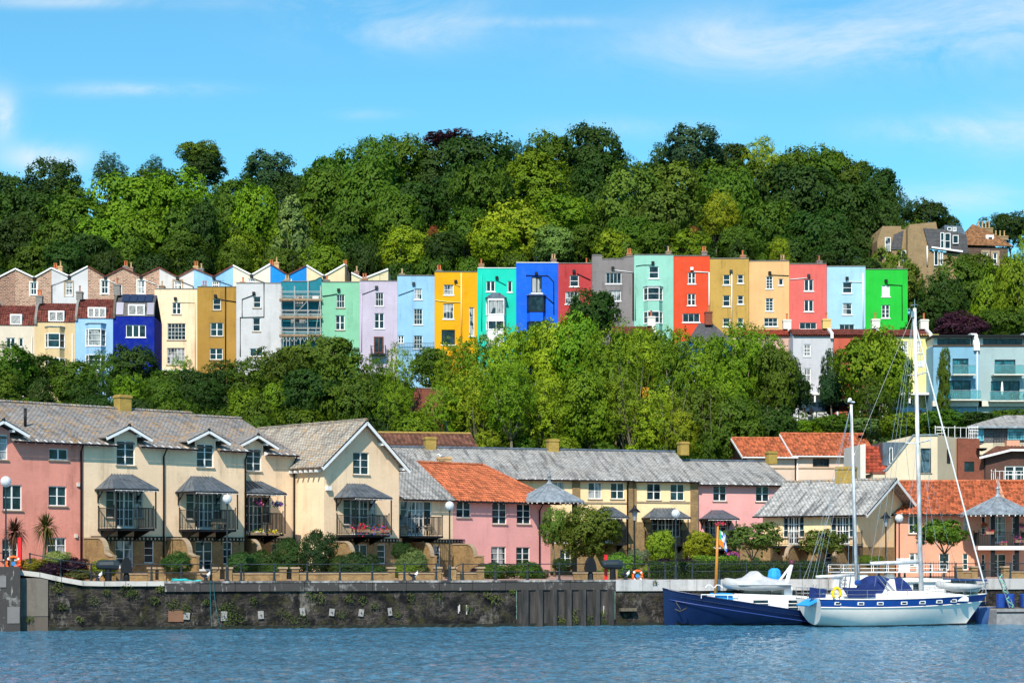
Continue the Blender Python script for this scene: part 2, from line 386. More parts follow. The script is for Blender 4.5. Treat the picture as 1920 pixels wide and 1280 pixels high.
def shell(prof,z0,D,holes,rec=.14,cap=True):
    mb=MB(); wall_grid(mb,prof,z0,holes,0.,rec)
    a,b=prof[0],prof[-1]
    mb.face([(a[0],D,z0),(a[0],0,z0),(a[0],0,a[1]),(a[0],D,a[1])])
    mb.face([(b[0],0,z0),(b[0],D,z0),(b[0],D,b[1]),(b[0],0,b[1])])
    mb.face([(b[0],D,z0),(a[0],D,z0)]+[(p[0],D,p[1]) for p in prof])
    if cap:
        for p,q in zip(prof,prof[1:]):
            if q[0]-p[0]>1e-4: mb.face([(p[0],0,p[1]),(q[0],0,q[1]),(q[0],D,q[1]),(p[0],D,p[1])])
    return mb
def glass_pick(rng,dk=.84):
    r=rng.random(); return G_DARK if r<dk*.6 else (G_MID if r<dk else G_CURT)
def window(par,h,cols=2,rows=3,y=.0,rec=.1,bw=.055,fm=None,gm=None,sill=STONE,mull=0.,rng=None,name='window',sw=.08,door=False,sillh=.08):
    x0,z0,x1,z1=h; fm=fm or WHITE
    g=MB(); yg=y+rec+.02; g.face([(x0+.01,yg,z0+.01),(x1-.01,yg,z0+.01),(x1-.01,yg,z1-.01),(x0+.01,yg,z1-.01)])
    w=g.build(name,gm or glass_pick(rng or random),par)
    f=MB(); ya,yb=y+rec-.03,y+rec+.012
    f.box(x0,ya,z0,x0+bw,yb,z1); f.box(x1-bw,ya,z0,x1,yb,z1); f.box(x0+bw,ya,z1-bw,x1-bw,yb,z1); f.box(x0+bw,ya,z0,x1-bw,yb,z0+bw*(2.6 if door else 1.2))
    iw=x1-x0-2*bw; ih=z1-z0-2*bw
    for i in range(1,cols):
        m=bw*.62
        if mull and (i==cols/2 or mull==2): m=bw*1.7
        xc=x0+bw+iw*i/cols; f.box(xc-m/2,ya+.004,z0+bw,xc+m/2,yb-.002,z1-bw)
    for j in range(1,rows):
        m=bw*.62
        if rows==2: m=bw*.8
        zc=z0+bw+ih*j/rows; f.box(x0+bw,ya+.008,zc-m/2,x1-bw,yb-.003,zc+m/2)
    f.build('frame',fm,w)
    if sill and not door:
        q=MB().box(x0-sw,y-.09,z0-sillh,x1+sw,y+.03,z0-.002); q.build('sill',sill,w)
    return w
def tubeobj(par,name,pts,r,m,n=6): return MB().tube(pts,r,n).build(name,m,par,smooth=True)
def chimney(par,x,y,z0,z1,w=.7,d=.6,m=None,pots=1,pm=None,ph=.55,cap=True):
    mb=MB().box(x-w/2,y-d/2,z0,x+w/2,y+d/2,z1)
    if cap: mb.box(x-w/2-.06,y-d/2-.06,z1-.22,x+w/2+.06,y+d/2+.06,z1-.08)
    c=mb.build('chimney',m or CHB,par)
    for i in range(pots):
        px=x+(i-(pots-1)/2)*w*.75/max(pots,1)*1.15
        MB().lathe([(.13,0),(.15,.05),(.11,.1),(.1,ph*.8),(.14,ph*.85),(.14,ph),(.08,ph)],(px,y,z1-.002),8).build('chimney_pot',pm or TERRA,c,smooth=False)
    return c
def antenna(par,x,y,z0,h):
    mb=MB().tube([(x,y,z0),(x,y,z0+h)],.025,5)
    mb.tube([(x-.5,y,z0+h*.95),(x+.5,y-.15,z0+h*.95)],.018,4)
    for i in range(6): mb.tube([(x-.45+i*.18,y-.02*i-.2,z0+h*.95),(x-.45+i*.18,y-.02*i+.2,z0+h*.95)],.012,4)
    mb.build('aerial',LEADG,par)
def bilin(c,u,v): # c = eaveL, eaveR, ridgeR, ridgeL
    return c[0].lerp(c[1],u).lerp(c[3].lerp(c[2],u),v)
def slab(par,name,c,m,th=.09,mbx=None):
    c=[Vector(p) for p in c]; n=(c[1]-c[0]).cross(c[-1]-c[0]).normalized()
    if n.z<0: n=-n
    mb=mbx or MB(); lo=[p-n*th for p in c]
    mb.face(c); mb.face(lo[::-1])
    for i in range(len(c)):
        j=(i+1)%len(c); mb.face([c[i],lo[i],lo[j],c[j]])
    if mbx: return None
    return mb.build(name,m,par)
def pantile(par,name,c,m,tw=.3,th=.34,amp=.045,seg=5,mbx=None):
    c=[Vector(p) for p in c]; L=max((c[1]-c[0]).length,(c[2]-c[3]).length); H=(c[3]-c[0]).length
    nx=max(2,int(L/tw)); nz=max(1,int(H/th)); n=(c[1]-c[0]).cross(c[3]-c[0]).normalized()
    if n.z<0: n=-n
    mb=MB(); mb.vuv=[]
    for j in range(nz):
        for e in (0,1):
            v=(j+e)/nz
            for i in range(nx*seg+1):
                u=i/(nx*seg); ph=2*math.pi*(i%seg)/seg
                hh=amp*(math.sin(ph)+.45*math.sin(2*ph+.8))+(.05 if e==0 else .0)+noise.noise((i//seg*3.1,j*2.7,1.))*.012
                mb.v.append(tuple(bilin(c,u,v)+n*hh)); mb.vuv.append((((i-.5)//seg)*.3+.1+(.0 if e else .0),(j)*.34+.1))
    W_=nx*seg+1
    for j in range(nz):
        for i in range(nx*seg):
            a=(2*j)*W_+i; mb.f.append((a,a+1,a+1+W_,a+W_)); mb.mi.append(0)
            if j<nz-1:
                b=a+W_; mb.f.append((b,b+1,b+1+W_,b+W_)); mb.mi.append(0)
    k=len(mb.v)
    for p in c: mb.v.append(tuple(p-n*.1)); mb.vuv.append((0,0))
    mb.f.append((k,k+1,k+2,k+3)); mb.mi.append(0)
    o=mb.build(name,m,par)
    # eaves course ends close the gap to the underlay
    return o
def ridge(par,p,q,m,r=.13,name='ridge_tiles'):
    p=Vector(p);q=Vector(q);n=max(1,int((q-p).length/.45)); mb=MB()
    for i in range(n):
        a=p.lerp(q,i/n); b=p.lerp(q,(i+.97)/n); mb.tube([a,b],[r*1.05,r*.97],7)
    return mb.build(name,m,par)
def rafter_ends(par,x0,x1,z,y,m=WHITE,step=.62,skip=(),s=.1,l=.38):
    mb=MB(); x=x0
    while x<x1:
        if not any(a<x<b for a,b in skip):
            mb.prism([(y,z),(y+l,z+.14),(y+l,z-.16),(y+l*.6,z-.1),(y,z-.06)],x-s/2,x+s/2,'x')
        x+=step
    return mb.build('rafter_ends',m,par)
def gable_roof(par,x0,x1,ze,zr,run,ov=.5,m=None,gaps=(),side=.0,tile=False,ridgem=None,backonly=False,fascia=True):
    """ridge parallel to the facade; eave overhangs y=-ov; gaps = x-intervals where the overhang is left out"""
    sl=(zr-ze)/(run+ov); zw=ze+ov*sl; a,b=x0-side,x1+side
    f=pantile if tile else slab
    f(par,'roof',[(a,0.0,zw),(b,0.0,zw),(b,run,zr),(a,run,zr)],m)
    xs=[a]
    for g in gaps: xs+=list(g)
    xs.append(b)
    mb=MB()
    for i in range(0,len(xs),2):
        if tile: pantile(par,'roof_eave',[(xs[i],-ov,ze),(xs[i+1],-ov,ze),(xs[i+1],-.002,zw),(xs[i],-.002,zw)],m)
        elif xs[i+1]-xs[i]>.05: slab(par,'roof_eave',[(xs[i],-ov,ze),(xs[i+1],-ov,ze),(xs[i+1],-.002,zw),(xs[i],-.002,zw)],m)
    slab(par,'rear_roof',[(b,2*run+.3,ze),(a,2*run+.3,ze),(a,run+.003,zr),(b,run+.003,zr)],m)
    if fascia:
        for i in range(0,len(xs),2):
            if xs[i+1]-xs[i]>.1: MB().tube([(xs[i]+.02,-ov-.05,ze-.06),(xs[i+1]-.02,-ov-.05,ze-.06)],.065,6).build('gutter',IRON,par)
    if ridgem: ridge(par,(a,run,zr+.02),(b,run,zr+.02),ridgem)
    return zw
def gable_ends(par,x0,x1,z0,ze,zr,D,m):
    """gable triangles closing both ends above the eaves"""
    for x in (x0,x1): MB().face2([(x,.05,ze-.12),(x,D,ze-.12),(x,D/2,zr-.22)]).build('gable_wall',m,par)
def canopy(par,x0,x1,z0,z1,dep=1.35,m=None,top=None,posts=(),zp=None,seams=7,scallop=True,both=True):
    """hipped metal balcony roof: eave z0 at y=-dep, meets the wall at z1"""
    m=m or ZINC; a,a2=top if top is not None else ((x1-x0)*.3,)*2
    A=(x0,-.01,z0);B=(x0+.0,-dep,z0);C=(x1,-dep,z0);D=(x1,-.01,z0);E=(x0+a,-.01,z1);G=(x1-a2,-.01,z1)
    mb=MB(); mb.face([B,C,G,E]); mb.face([A,B,E]); mb.face([C,D,G]); mb.face([A,D,C,B]); 
    for i in range(seams+1):
        t_=i/seams; mb.bar(Vector(B).lerp(Vector(C),t_),Vector(E).lerp(Vector(G),t_)+Vector((0,0,.01)),.035,.07)
    for t_ in (.35,.7): mb.bar(Vector(A).lerp(Vector(B),t_),Vector(E),.03,.06); mb.bar(Vector(D).lerp(Vector(C),t_),Vector(G),.03,.06)
    c=mb.build('canopy',m,par)
    f=MB(); f.box(x0-.03,-dep-.03,z0-.12,x1+.03,-dep+.03,z0-.01); f.box(x0-.03,-dep+.03,z0-.12,x0+.03,0,z0-.01); f.box(x1-.03,-dep+.03,z0-.12,x1+.03,0,z0-.01)
    for x in (x0+.2,x1-.2): # wall brackets
        f.bar((x,-.03,z0-.75),(x,-.65,z0-.12),.05); f.bar((x,-.04,z0-.9),(x,-.04,z0-.1),.06); f.ball((x,-.2,z0-.45),.1,6,5)
    f.build('canopy_frame',IRON,c)
    if scallop:
        s=MB(); x=x0+.1
        while x<x1: s.box(x-.03,-dep-.05,z0-.17,x+.03,-dep-.03,z0-.11); x+=.42
        s.box(x0+.08,-dep-.048,z0-.13,x1-.08,-dep-.034,z0-.105); s.build('bracket_ends',WHITE,c)
    if zp is not None:
        for px in posts: MB().tube([(px,-dep+.12,zp),(px,-dep+.12,z0-.1)],.05,6).build('canopy_post',IRON,c)
    return c
def railing_mb(mb,pts,h,zb,step=.13,r=.012,post=.03):
    for p,q in zip(pts,pts[1:]):
        p=Vector((*p,zb));q=Vector((*q,zb)); L=(q-p).length
        mb.bar(p+Vector((0,0,h)),q+Vector((0,0,h)),.05,.04); mb.bar(p+Vector((0,0,.1)),q+Vector((0,0,.1)),.04,.03)
        n=max(1,int(L/step))
        for i in range(n+1):
            c=p.lerp(q,i/n); mb.bar(c+Vector((0,0,.1)),c+Vector((0,0,h)),r*2)
    for p in pts:
        mb.tube([(p[0],p[1],zb-.15),(p[0],p[1],zb+h+.08)],post,6); mb.ball((p[0],p[1],zb+h+.12),.055,6,5)
def balcony(par,x0,x1,zf,dep=1.35,h=1.0,m=None,floor=None,under=True):
    f=MB(); f.box(x0,-dep,zf-.16,x1,-.005,zf)
    if under:
        for x in (x0+.3,(x0+x1)/2,x1-.3): f.prism([(-.01,zf-.16),(-dep+.1,zf-.16),(-.01,zf-.75)],x-.04,x+.04,'x')
    b=f.build('balcony',floor or IRON,par)
    r=MB(); railing_mb(r,[(x0+.04,-.04),(x0+.04,-dep+.04),(x1-.04,-dep+.04),(x1-.04,-.04)],h,zf)
    r.build('balcony_railing',m or IRON,b)
    return b
def frieze(par,x0,x1,z,h=.3,y=-.06,m=None):
    mb=MB(); mb.box(x0,y-.03,z+h-.05,x1,y+.03,z+h); mb.box(x0,y-.03,z,x1,y+.03,z+.05)
    x=x0+h/2
    while x<x1-h/2+.01:
        prev=None
        for k in range(9):
            a=2*math.pi*k/8; q=(x+math.cos(a)*h*.42,y,z+h/2+math.sin(a)*h*.42)
            if prev: mb.bar(prev,q,.05,.05)
            prev=q
        x+=h
    for i in range(int((x1-x0)/1.5)+1):
        xx=x0+i*1.5; 
        if xx<x1: mb.box(xx-.03,y,z-.25,xx+.03,y+.05,z)
    return mb.build('iron_frieze',IRON,par)
def french(par,x0,x1,z0,z1,rng,side=.24,y=0.,rec=.1,gm=None):
    """sidelight, two doors, sidelight"""
    w=x1-x0; a=w*side; zs=z0+(z1-z0)*.28
    window(par,(x0,zs,x0+a,z1),1,3,y,rec,.05,rng=rng,gm=gm); window(par,(x1-a,zs,x1,z1),1,3,y,rec,.05,rng=rng,gm=gm)
    window(par,(x0+a,z0,x1-a,z1),4,4,y,rec,.07,rng=rng,name='french_door',door=True,mull=1,gm=gm)
    return [(x0,zs,x0+a,z1),(x1-a,zs,x1,z1),(x0+a,z0,x1-a,z1)]
def bay(par,x0,x1,z0,z1,dep,m,bands,cham=.32,top=None,fm=None,rng=None,cols=1,rows=2):
    """canted bay: body plus glazed bands [(za,zb)]"""
    plan=[(x0,0.),(x0+cham,-dep),(x1-cham,-dep),(x1,0.)]
    zz=[z0]
    for a,b in bands: zz+=[a,b]
    zz.append(z1); rngs=[(zz[i],zz[i+1],i%2==1) for i in range(len(zz)-1)]
    for a,b,g in rngs:
        if b-a<.02: continue
        if not g:
            mb=MB()
            for p,q in zip(plan,plan[1:]): mb.face([(*p,a),(*q,a),(*q,b),(*p,b)])
            mb.face([(*p,b) for p in plan]); mb.face([(*p,a) for p in plan][::-1]); o=mb.build('bay',m,par)
    for a,b,g in rngs:
        if not g: continue
        gl=MB()
        ins=[(x0+.04,0.),(x0+cham+.01,-dep+.06),(x1-cham-.01,-dep+.06),(x1-.04,0.)]
        for p,q in zip(ins,ins[1:]): gl.face([(*p,a),(*q,a),(*q,b),(*p,b)])
        w=gl.build('bay_window',glass_pick(rng or random),par)
        f=MB()
        for p in plan: f.bar((*p,a),(*p,b),.1)
        for p,q in zip(plan,plan[1:]):
            f.bar((*p,a+.03),(*q,a+.03),.09,.09); f.bar((*p,b-.04),(*q,b-.04),.09,.09)
            for j in range(1,rows): z=lerp(a,b,j/rows); f.bar((*p,z),(*q,z),.05,.05)
        for i in range(1,cols):
            x=lerp(x0+cham,x1-cham,i/cols); f.bar((x,-dep,a),(x,-dep,b),.06)
        f.build('frame',fm or WHITE,w)
        s=MB(); pl=[(x0-.05,0),(x0+cham-.03,-dep-.07),(x1-cham+.03,-dep-.07),(x1+.05,0)]
        s.prism(pl,a-.1,a-.004,'z'); s.build('sill',fm or WHITE,w)
    if top:
        t_=MB(); pl=[(x0-.12,0),(x0+cham-.08,-dep-.12),(x1-cham+.08,-dep-.12),(x1+.12,0)]
        t_.prism(pl,z1+.002,z1+.1,'z'); t_.build('bay_roof',top,par)
    return o
FLW=[]
# ------------------------------------------------------------------ front row of waterside houses
rng=random.Random(5)
S_PINK=stucco('pink',(.76,.30,.235),.45,(.25,.09,.06)); S_CREAM=stucco('cream',(.86,.64,.44),.42,(.25,.17,.1)); S_ROSE=stucco('rose',(.76,.37,.36),.32,(.35,.13,.13))
S_SALM=stucco('salmon',(.68,.34,.235),.25,(.3,.13,.08)); S_YEL=stucco('pale_yellow',(.88,.64,.37),.3,(.25,.2,.1)); S_PALE=stucco('pale_rose',(.68,.53,.43),.12); S_CRM2=stucco('modern_cream',(.66,.57,.42),.1)
FR0=Fr(0,122,43,3.0)
def hol(fr,x0,y0,x1,y1,off=0.):
    a,_=fr.sz(x0,y1,off); b,_=fr.sz(x1,y1,off); m=(x0+x1)/2
    return (a,fr.sz(m,y1,off)[1],b,fr.sz(m,y0,off)[1])
def cutz(h,z): return (h[0],max(h[1],z),h[2],h[3])
def base_wall(par,x0,x1,zb,holes,rec=.14,m=None,y=-.04,z0=-.3):
    """brick ground storey, 4 cm proud of the render above"""
    mb=MB(); wall_grid(mb,[(x0,zb),(x1,zb)],z0,[h for h in holes if h[1]<zb],y,rec+.04); mb.face([(x0,y,zb),(x1,y,zb),(x1,0.02,zb),(x0,0.02,zb)])
    return mb.build('brick_base',m or BUFF,par)
def dormer(par,sc,hw,zf,za,ww,zwt,m,wm,run=3.2,bo=.55):
    """gabled wall dormer: roof slopes with white barge boards"""
    A=(sc,-bo,za);B=(sc,run,za);L=(sc-hw,-bo,zf);L2=(sc-hw,run,zf);Rr=(sc+hw,-bo,zf);R2=(sc+hw,run,zf)
    mb=MB(); slab(par,'x',[L,A,B,L2],m,.08,mbx=mb); slab(par,'x',[A,Rr,R2,B],m,.08,mbx=mb)
    d=mb.build('dormer_roof',m,par)
    w=MB(); 
    for s_ in (-1,1):
        a=Vector((sc+s_*(hw+.05),-bo-.03,zf-.12)); b=Vector((sc,-bo-.03,za-.06)); w.bar(a,b,.05,.2)
        w.box(sc+s_*ww-.07,-bo,zf+.12,sc+s_*ww+.07,-.02,zf+.28)
    w.build('barge_board',WHITE,d)
    k=MB()
    for s_ in (-1,1):
        k.bar((sc+s_*(hw+.03),-bo-.04,zf+.02),(sc,-bo-.04,za+.08),.05,.05)
    k.ball((sc,-bo,za+.08),.12,7,5); k.build('roof_edge',IRON,d)
    return d
def front_unit(name,label,fr,pxr,wallm,roofm,eave_py,ridge_z,wins,dorm=None,bal=None,ground=None,zbase=None,offr=0.,run=6.8,group='terraced houses along the quay',label_x=None,endwall=False,gutter=True,w=None):
    x1=fr.s_at(pxr) if w is None else w
    r=fthing(name,label,'house',fr,group)
    ze=fr.sz((CX+0),0)[1] if False else eave_py
    sl=(ridge_z-ze)/(run+.5); zw=ze+.5*sl
    prof=[(0,zw),(x1,zw)]; gaps=[]
    holes=[]
    if dorm:
        sc,hw,zf,za,wh=dorm; ww=(wh[2]-wh[0])/2+.16; c=(wh[0]+wh[2])/2
        a,b=c-ww,c+ww; zt=max(wh[3]+.1,zf+.2)
        prof=([(0,zw)] if a>.02 else [])+([(a-.004,zw)] if a>.02 else [])+[(max(a,0),zt),(c,min(za-.12,zt+ww*(za-zf)/hw)),(b,zt),(b+.004,zw),(x1,zw)]
        if a<=.02: prof[0]=(0,zt)
        gaps.append((max(a,.01)-.02,b+.02)); holes.append(wh)
    for wd in wins: holes.append(wd[0])
    if bal:
        x0b,x1b,z0b,z1b=bal['door']; w_=x1b-x0b; a=w_*.24; zs=z0b+(z1b-z0b)*.28
        holes+=[(x0b,zs,x0b+a,z1b),(x0b+a,z0b,x1b-a,z1b),(x1b-a,zs,x1b,z1b)]
    if ground:
        for g in ground['wins']: holes.append(g[0])
    zb=zbase if zbase else -.3
    up=[h for h in holes]
    shell(prof,-.3,2*run-.4,up,cap=False).build('wall',wallm,r)
    if zbase: base_wall(r,0.02,x1-.02,zbase,holes)
    for wd in wins: window(r,wd[0],wd[1],wd[2],rng=rng,mull=1,**(wd[3] if len(wd)>3 else {}))
    if dorm:
        window(r,dorm[4],2,3,rng=rng,mull=1); dormer(r,dorm[0],dorm[1],dorm[2],dorm[3],ww,0,roofm,wallm)
    if bal:
        french(r,*bal['door'][:2],bal['door'][2],bal['door'][3],rng)
        balcony(r,bal['x0'],bal['x1'],bal['zf'],bal['dep'],bal['h'])
        if 'cz0' in bal: canopy(r,bal['cx0'],bal['cx1'],bal['cz0'],bal['cz1'],bal['cdep'],top=bal.get('top',(1.25,.6)),posts=(bal['x0']+.06,bal['x1']-.06),zp=bal['zf'])
    if ground:
        for g in ground['wins']: window(r,g[0],g[1],g[2],rng=rng,y=-.04,mull=1,**(g[3] if len(g)>3 else {}))
    gable_roof(r,0,x1,ze,ridge_z,run,.5,roofm,gaps=gaps,ridgem=SL_L)
    gable_ends(r,0.01,x1-.01,0,zw,ridge_z,2*run-.4,wallm)
    rafter_ends(r,.3,x1,ze+.02,-.5,skip=gaps)
    return r,x1,zw
def balspec(fr,doorpx,balpx,canpx,dep=2.0,cdep=2.35):
    d=hol(fr,*doorpx); zf=d[1]-.02
    x0=fr.s_at(balpx[0],.0); x1=fr.s_at(balpx[1],dep); o=dict(door=(d[0],d[2],zf+.02,d[3]),x0=x0,x1=x1,zf=zf,dep=dep,h=fr.sz(balpx[1],balpx[2],dep)[1]-zf)
    if canpx: o.update(cx0=fr.s_at(canpx[0],0),cx1=fr.s_at(canpx[1],cdep),cz0=fr.sz(canpx[1],canpx[3],cdep)[1],cz1=fr.sz((canpx[0]+canpx[1])/2,canpx[2])[1],cdep=cdep)
    return o
ZE=8.95; ZR=12.0
# pink house on the left
fP=FR0.sub(-60); h=lambda *a: hol(fP,*a)
dm=h(-16,814,14,861)
r,x1,zw=front_unit('pink_house','pink rendered three storey house at the left edge, behind two spiky palms',fP,156,S_PINK,SL_L,ZE,ZR,
  [(h(92,841,127.5,862),2,1),(h(5,908.5,41,956),2,2),(h(91,911,125,948),2,2),(h(89,1007,124,1037),2,2),(h(4,1010,34,1050),2,2)],
  dorm=((dm[0]+dm[2])/2,1.75,ZE+.4,ZE+1.2,dm))
tubeobj(r,'drainpipe',[(x1-.25,-.45,ZE-.1),(x1-.2,-.08,ZE-.55),(x1-.2,-.08,-.1)],.06,IRON)
tubeobj(r,'vent_pipe',[(x1-3.,2.2,ZE+1),(x1-3.,2.2,ZE+2.3)],.1,IRON)
mb=MB()
for q in ((384,908),(376,1004)): 
    s_,z_=fP.sz(146 if q[0]==384 else 142,q[1]); mb.box(s_-.1,-.1,z_-.12,s_+.1,-.005,z_+.12)
mb.build('alarm_box',CREAMW,r)
MB().box(-.2,4,ZR-.9,2.2,7,ZR+.55).build('chimney',POTY,r)
# cream bay houses
def garden_wall(fr,q,label,L=3.6,hh=2.75):
    p=fr.pt(q,-.06); g=thing('garden_wall',label,'garden wall',(p[0],p[1],fr.z),fr.th,'curved brick garden walls')
    prof=[(0,-.2),(-L,-.2),(-L,1.55),(-L+.5,1.6)]
    n=8
    for i in range(n+1):
        a=i/n*math.pi/2; prof.append((-L*.48-.95*math.cos(a)+.0,hh-.95*math.sin(a)*0-(.95-(.95*math.sin(a)))*1.05))
    prof+=[(0,hh)]
    MB().prism(prof,-.11,.11,'x').build('brickwork',BUFF,g)
    c=MB()
    for a,b in zip(prof[2:],prof[3:]): c.bar((0,a[0],a[1]+.035),(0,b[0],b[1]+.035),.34,.09)
    c.build('coping',STONE,g); return g
f1=FR0.sub(157); h=lambda *a: hol(f1,*a); dm=h(218.5,826,253,872)
b=balspec(f1,(199,920,268,990),(183,290,952.5),(178,297,889,917))
r,x1,_=front_unit('cream_house','cream rendered house beside the pink one, canopied balcony and slate roof with square ochre chimney',f1,308.5,S_CREAM,SL_L,ZE,ZR,
  [],dorm=((dm[0]+dm[2])/2-.05,1.72,ZE+.5,ZE+1.28,dm),bal=b,ground=dict(wins=[(h(216,1011,249,1065),2,3,dict(door=True,name='door')),(h(270,1012,288,1055),1,3)]),zbase=2.62)
frieze(r,.5,x1,2.62); tubeobj(r,'drainpipe',[(x1-.1,-.45,ZE-.1),(x1-.12,-.1,ZE-.6),(x1-.12,-.1,-.1)],.06,IRON)
chimney(r,f1.s_at(230,-6.8),6.8,ZR-.4,ZR+1.0,.95,.8,CHB,0)
garden_wall(f1,.1,'brick garden wall with curved stone coping next to the pink house'); Z2=3.0
f2=f1.sub(0,q=x1); h=lambda *a: hol(f2,*a); dm=h(369,832,400.5,876)
b=balspec(f2,(349.5,925,416,992),(335,443,956),(329,446,893,922))
r,x1,_=front_unit('cream_house','cream rendered house in the middle of the cream terrace, canopied balcony with a wooden bench',f2,461,S_CREAM,SL_L,ZE-.02,ZR-.02,
  [],dorm=((dm[0]+dm[2])/2-.05,1.72,ZE+.5,ZE+1.25,dm),bal=b,ground=dict(wins=[(h(366,1014,398,1070),2,3,dict(door=True,name='door')),(h(418,1015,435,1057),1,3)]),zbase=2.62)
frieze(r,.1,x1,2.62); tubeobj(r,'drainpipe',[(x1-.15,-.45,ZE-.1),(x1-.12,-.1,ZE-.6),(x1-.12,-.1,-.1)],.06,IRON)
BEN=(f2,b)
garden_wall(f2,.25,'brick garden wall with curved stone coping between the two left cream houses')
f3=f2.sub(0,q=x1-0.9,off=-2.2); h=lambda *a: hol(f3,*a); dm=h(462,841,490,883)
b=balspec(f3,(445,930,507,1000),(430,532,962),(425,537,902,925)); B3=(f3,b)
r,x1,_=front_unit('cream_house','narrow cream rendered house set back beside the gabled house, purple hanging basket on its balcony',f3,553,S_CREAM,SL_L,ZE+.0,ZR,
  [],dorm=((dm[0]+dm[2])/2-.0,1.72,ZE+.5,ZE+1.28,dm),bal=b,ground=dict(wins=[(h(508,1018,520,1050),1,2)]),zbase=2.62)
frieze(r,.5,x1,2.62); tubeobj(r,'drainpipe',[(x1-.15,-.45,ZE-.1),(x1-.15,-.1,ZE-.6),(x1-.15,-.1,-.1)],.06,IRON)
garden_wall(f3,1.7,'brick garden wall with curved stone coping behind the round dark bush')
# gabled house
xb,yb=f3.pt(x1); fG=Fr(0,0,43,3.,(xb+.682*3.5,yb-.731*3.5))
h=lambda *a: hol(fG,*a)
w=fG.s_at(748); zeG=8.35; zaG=11.35
rG=fthing('gabled_house','cream house with tall white edged gable and red flowers on its balcony','house',fG,'terraced houses along the quay')
wt=h(662,847.5,692,889.5); b=balspec(fG,(644,936,706,1002),(630,731,966),(626,735,907,933)); BG=(fG,b)
g1=h(661,1020,688,1062); g2=h(707,1020,722,1056)
x0b,x1b,z0b,z1b=b['door']; a=(x1b-x0b)*.24; zs=z0b+(z1b-z0b)*.28
holes=[wt,g1,g2,(x0b,zs,x0b+a,z1b),(x0b+a,z0b,x1b-a,z1b),(x1b-a,zs,x1b,z1b)]
prof=[(0,zeG+.1),(w/2,zaG),(w,zeG+.1)]
shell(prof,-.3,13,holes,cap=False).build('wall',S_CREAM,rG)
base_wall(rG,.02,w-.02,2.62,holes); frieze(rG,0,w,2.62)
window(rG,wt,2,3,rng=rng,mull=1); window(rG,g1,2,2,y=-.04,rng=rng,mull=1,door=True,name='door'); window(rG,g2,1,3,y=-.04,rng=rng)
french(rG,x0b,x1b,z0b,z1b,rng); balcony(rG,b['x0'],b['x1'],b['zf'],b['dep'],b['h']); canopy(rG,b['cx0'],b['cx1'],b['cz0'],b['cz1'],b['cdep'],top=(1.2,.7),posts=(b['x0']+.06,b['x1']-.06),zp=b['zf'])
ov=.55; gl=(zaG-zeG)/(w/2); ex=.6
for sgn in (-1,1):
    xe=w/2+sgn*(w/2+ex); c=[(xe,-ov,zeG-gl*ex+.15),(w/2,-ov,zaG+.15),(w/2,13.2,zaG+.15),(xe,13.2,zeG-gl*ex+.15)]
    slab(rG,'roof',c,SL_P if sgn<0 else SL_L,.1)
    mbx=MB().bar((xe,-ov-.03,zeG-gl*ex-.02),(w/2,-ov-.03,zaG-.02),.06,.26)
    for t_ in (.12,.62): mbx.box(lerp(xe,w/2,t_)-.08,-ov,lerp(zeG-gl*ex,zaG,t_)-.3,lerp(xe,w/2,t_)+.08,-.02,lerp(zeG-gl*ex,zaG,t_)-.1)
    mbx.build('barge_board',WHITE,rG)
    MB().bar((xe,-ov-.05,zeG-gl*ex+.14),(w/2,-ov-.05,zaG+.14),.05,.06).build('roof_edge',IRON,rG)
ridge(rG,(w/2,-ov,zaG+.17),(w/2,13,zaG+.17),SL_P)
mbr=MB(); y_=.3
while y_<5: mbr.box(-ex,y_-.05,zeG-gl*ex-.2,-.02,y_+.05,zeG-gl*ex-.02); y_+=.62
mbr.build('rafter_ends',WHITE,rG)
s_,z_=fG.sz(614,915); mbl=MB().box(s_-.2,-.25,z_-.15,s_+.2,-.005,z_+.15); mbl.build('wall_lamp',WHITE,rG)
# slate-roofed low house right of the gable
fS=fG.sub(748,-2.6); h=lambda *a: hol(fS,*a)
ws=fS.s_at(849); zeS=5.95
b=balspec(fS,(750,939,809,1004),(738,831,969),None,dep=1.9); b['x0']=.05; BS=(fS,b)
rS=fthing('slate_roofed_house','low slate roofed cream house with open balcony, right of the gabled house','house',fS,'terraced houses along the quay')
x0b,x1b,z0b,z1b=b['door']; x0b=max(x0b,.15); a=(x1b-x0b)*.24; zs=z0b+(z1b-z0b)*.28
g1=h(775,1021,793,1063); g2=h(811,1022,825,1063)
holes=[g1,g2,(x0b,zs,x0b+a,z1b),(x0b+a,z0b,x1b-a,z1b),(x1b-a,zs,x1b,z1b)]
shell([(0,zeS+.3),(ws,zeS+.3)],-.3,9,holes,cap=False).build('wall',S_CREAM,rS)
base_wall(rS,.02,ws-.02,2.62,holes); frieze(rS,1.,ws+1.2,2.62)
window(rS,g1,2,2,y=-.04,rng=rng,door=True,name='door'); window(rS,g2,1,3,y=-.04,rng=rng)
french(rS,x0b,x1b,z0b,z1b,rng); balcony(rS,b['x0'],b['x1'],b['zf'],b['dep'],b['h'])
gable_roof(rS,0,ws,zeS,9.9,5.5,.5,SL_G); rafter_ends(rS,.2,ws,zeS+.02,-.5)
garden_wall(fS,ws+.05,'brick garden wall with curved stone coping between the low house and the rose one',3.4,2.5)
garden_wall(fS,1.4,'brick garden wall with curved stone coping under the open balcony',2.6,2.6)
garden_wall(fG,.8,'brick garden wall with curved stone coping below the red flower balcony',2.8,2.6)
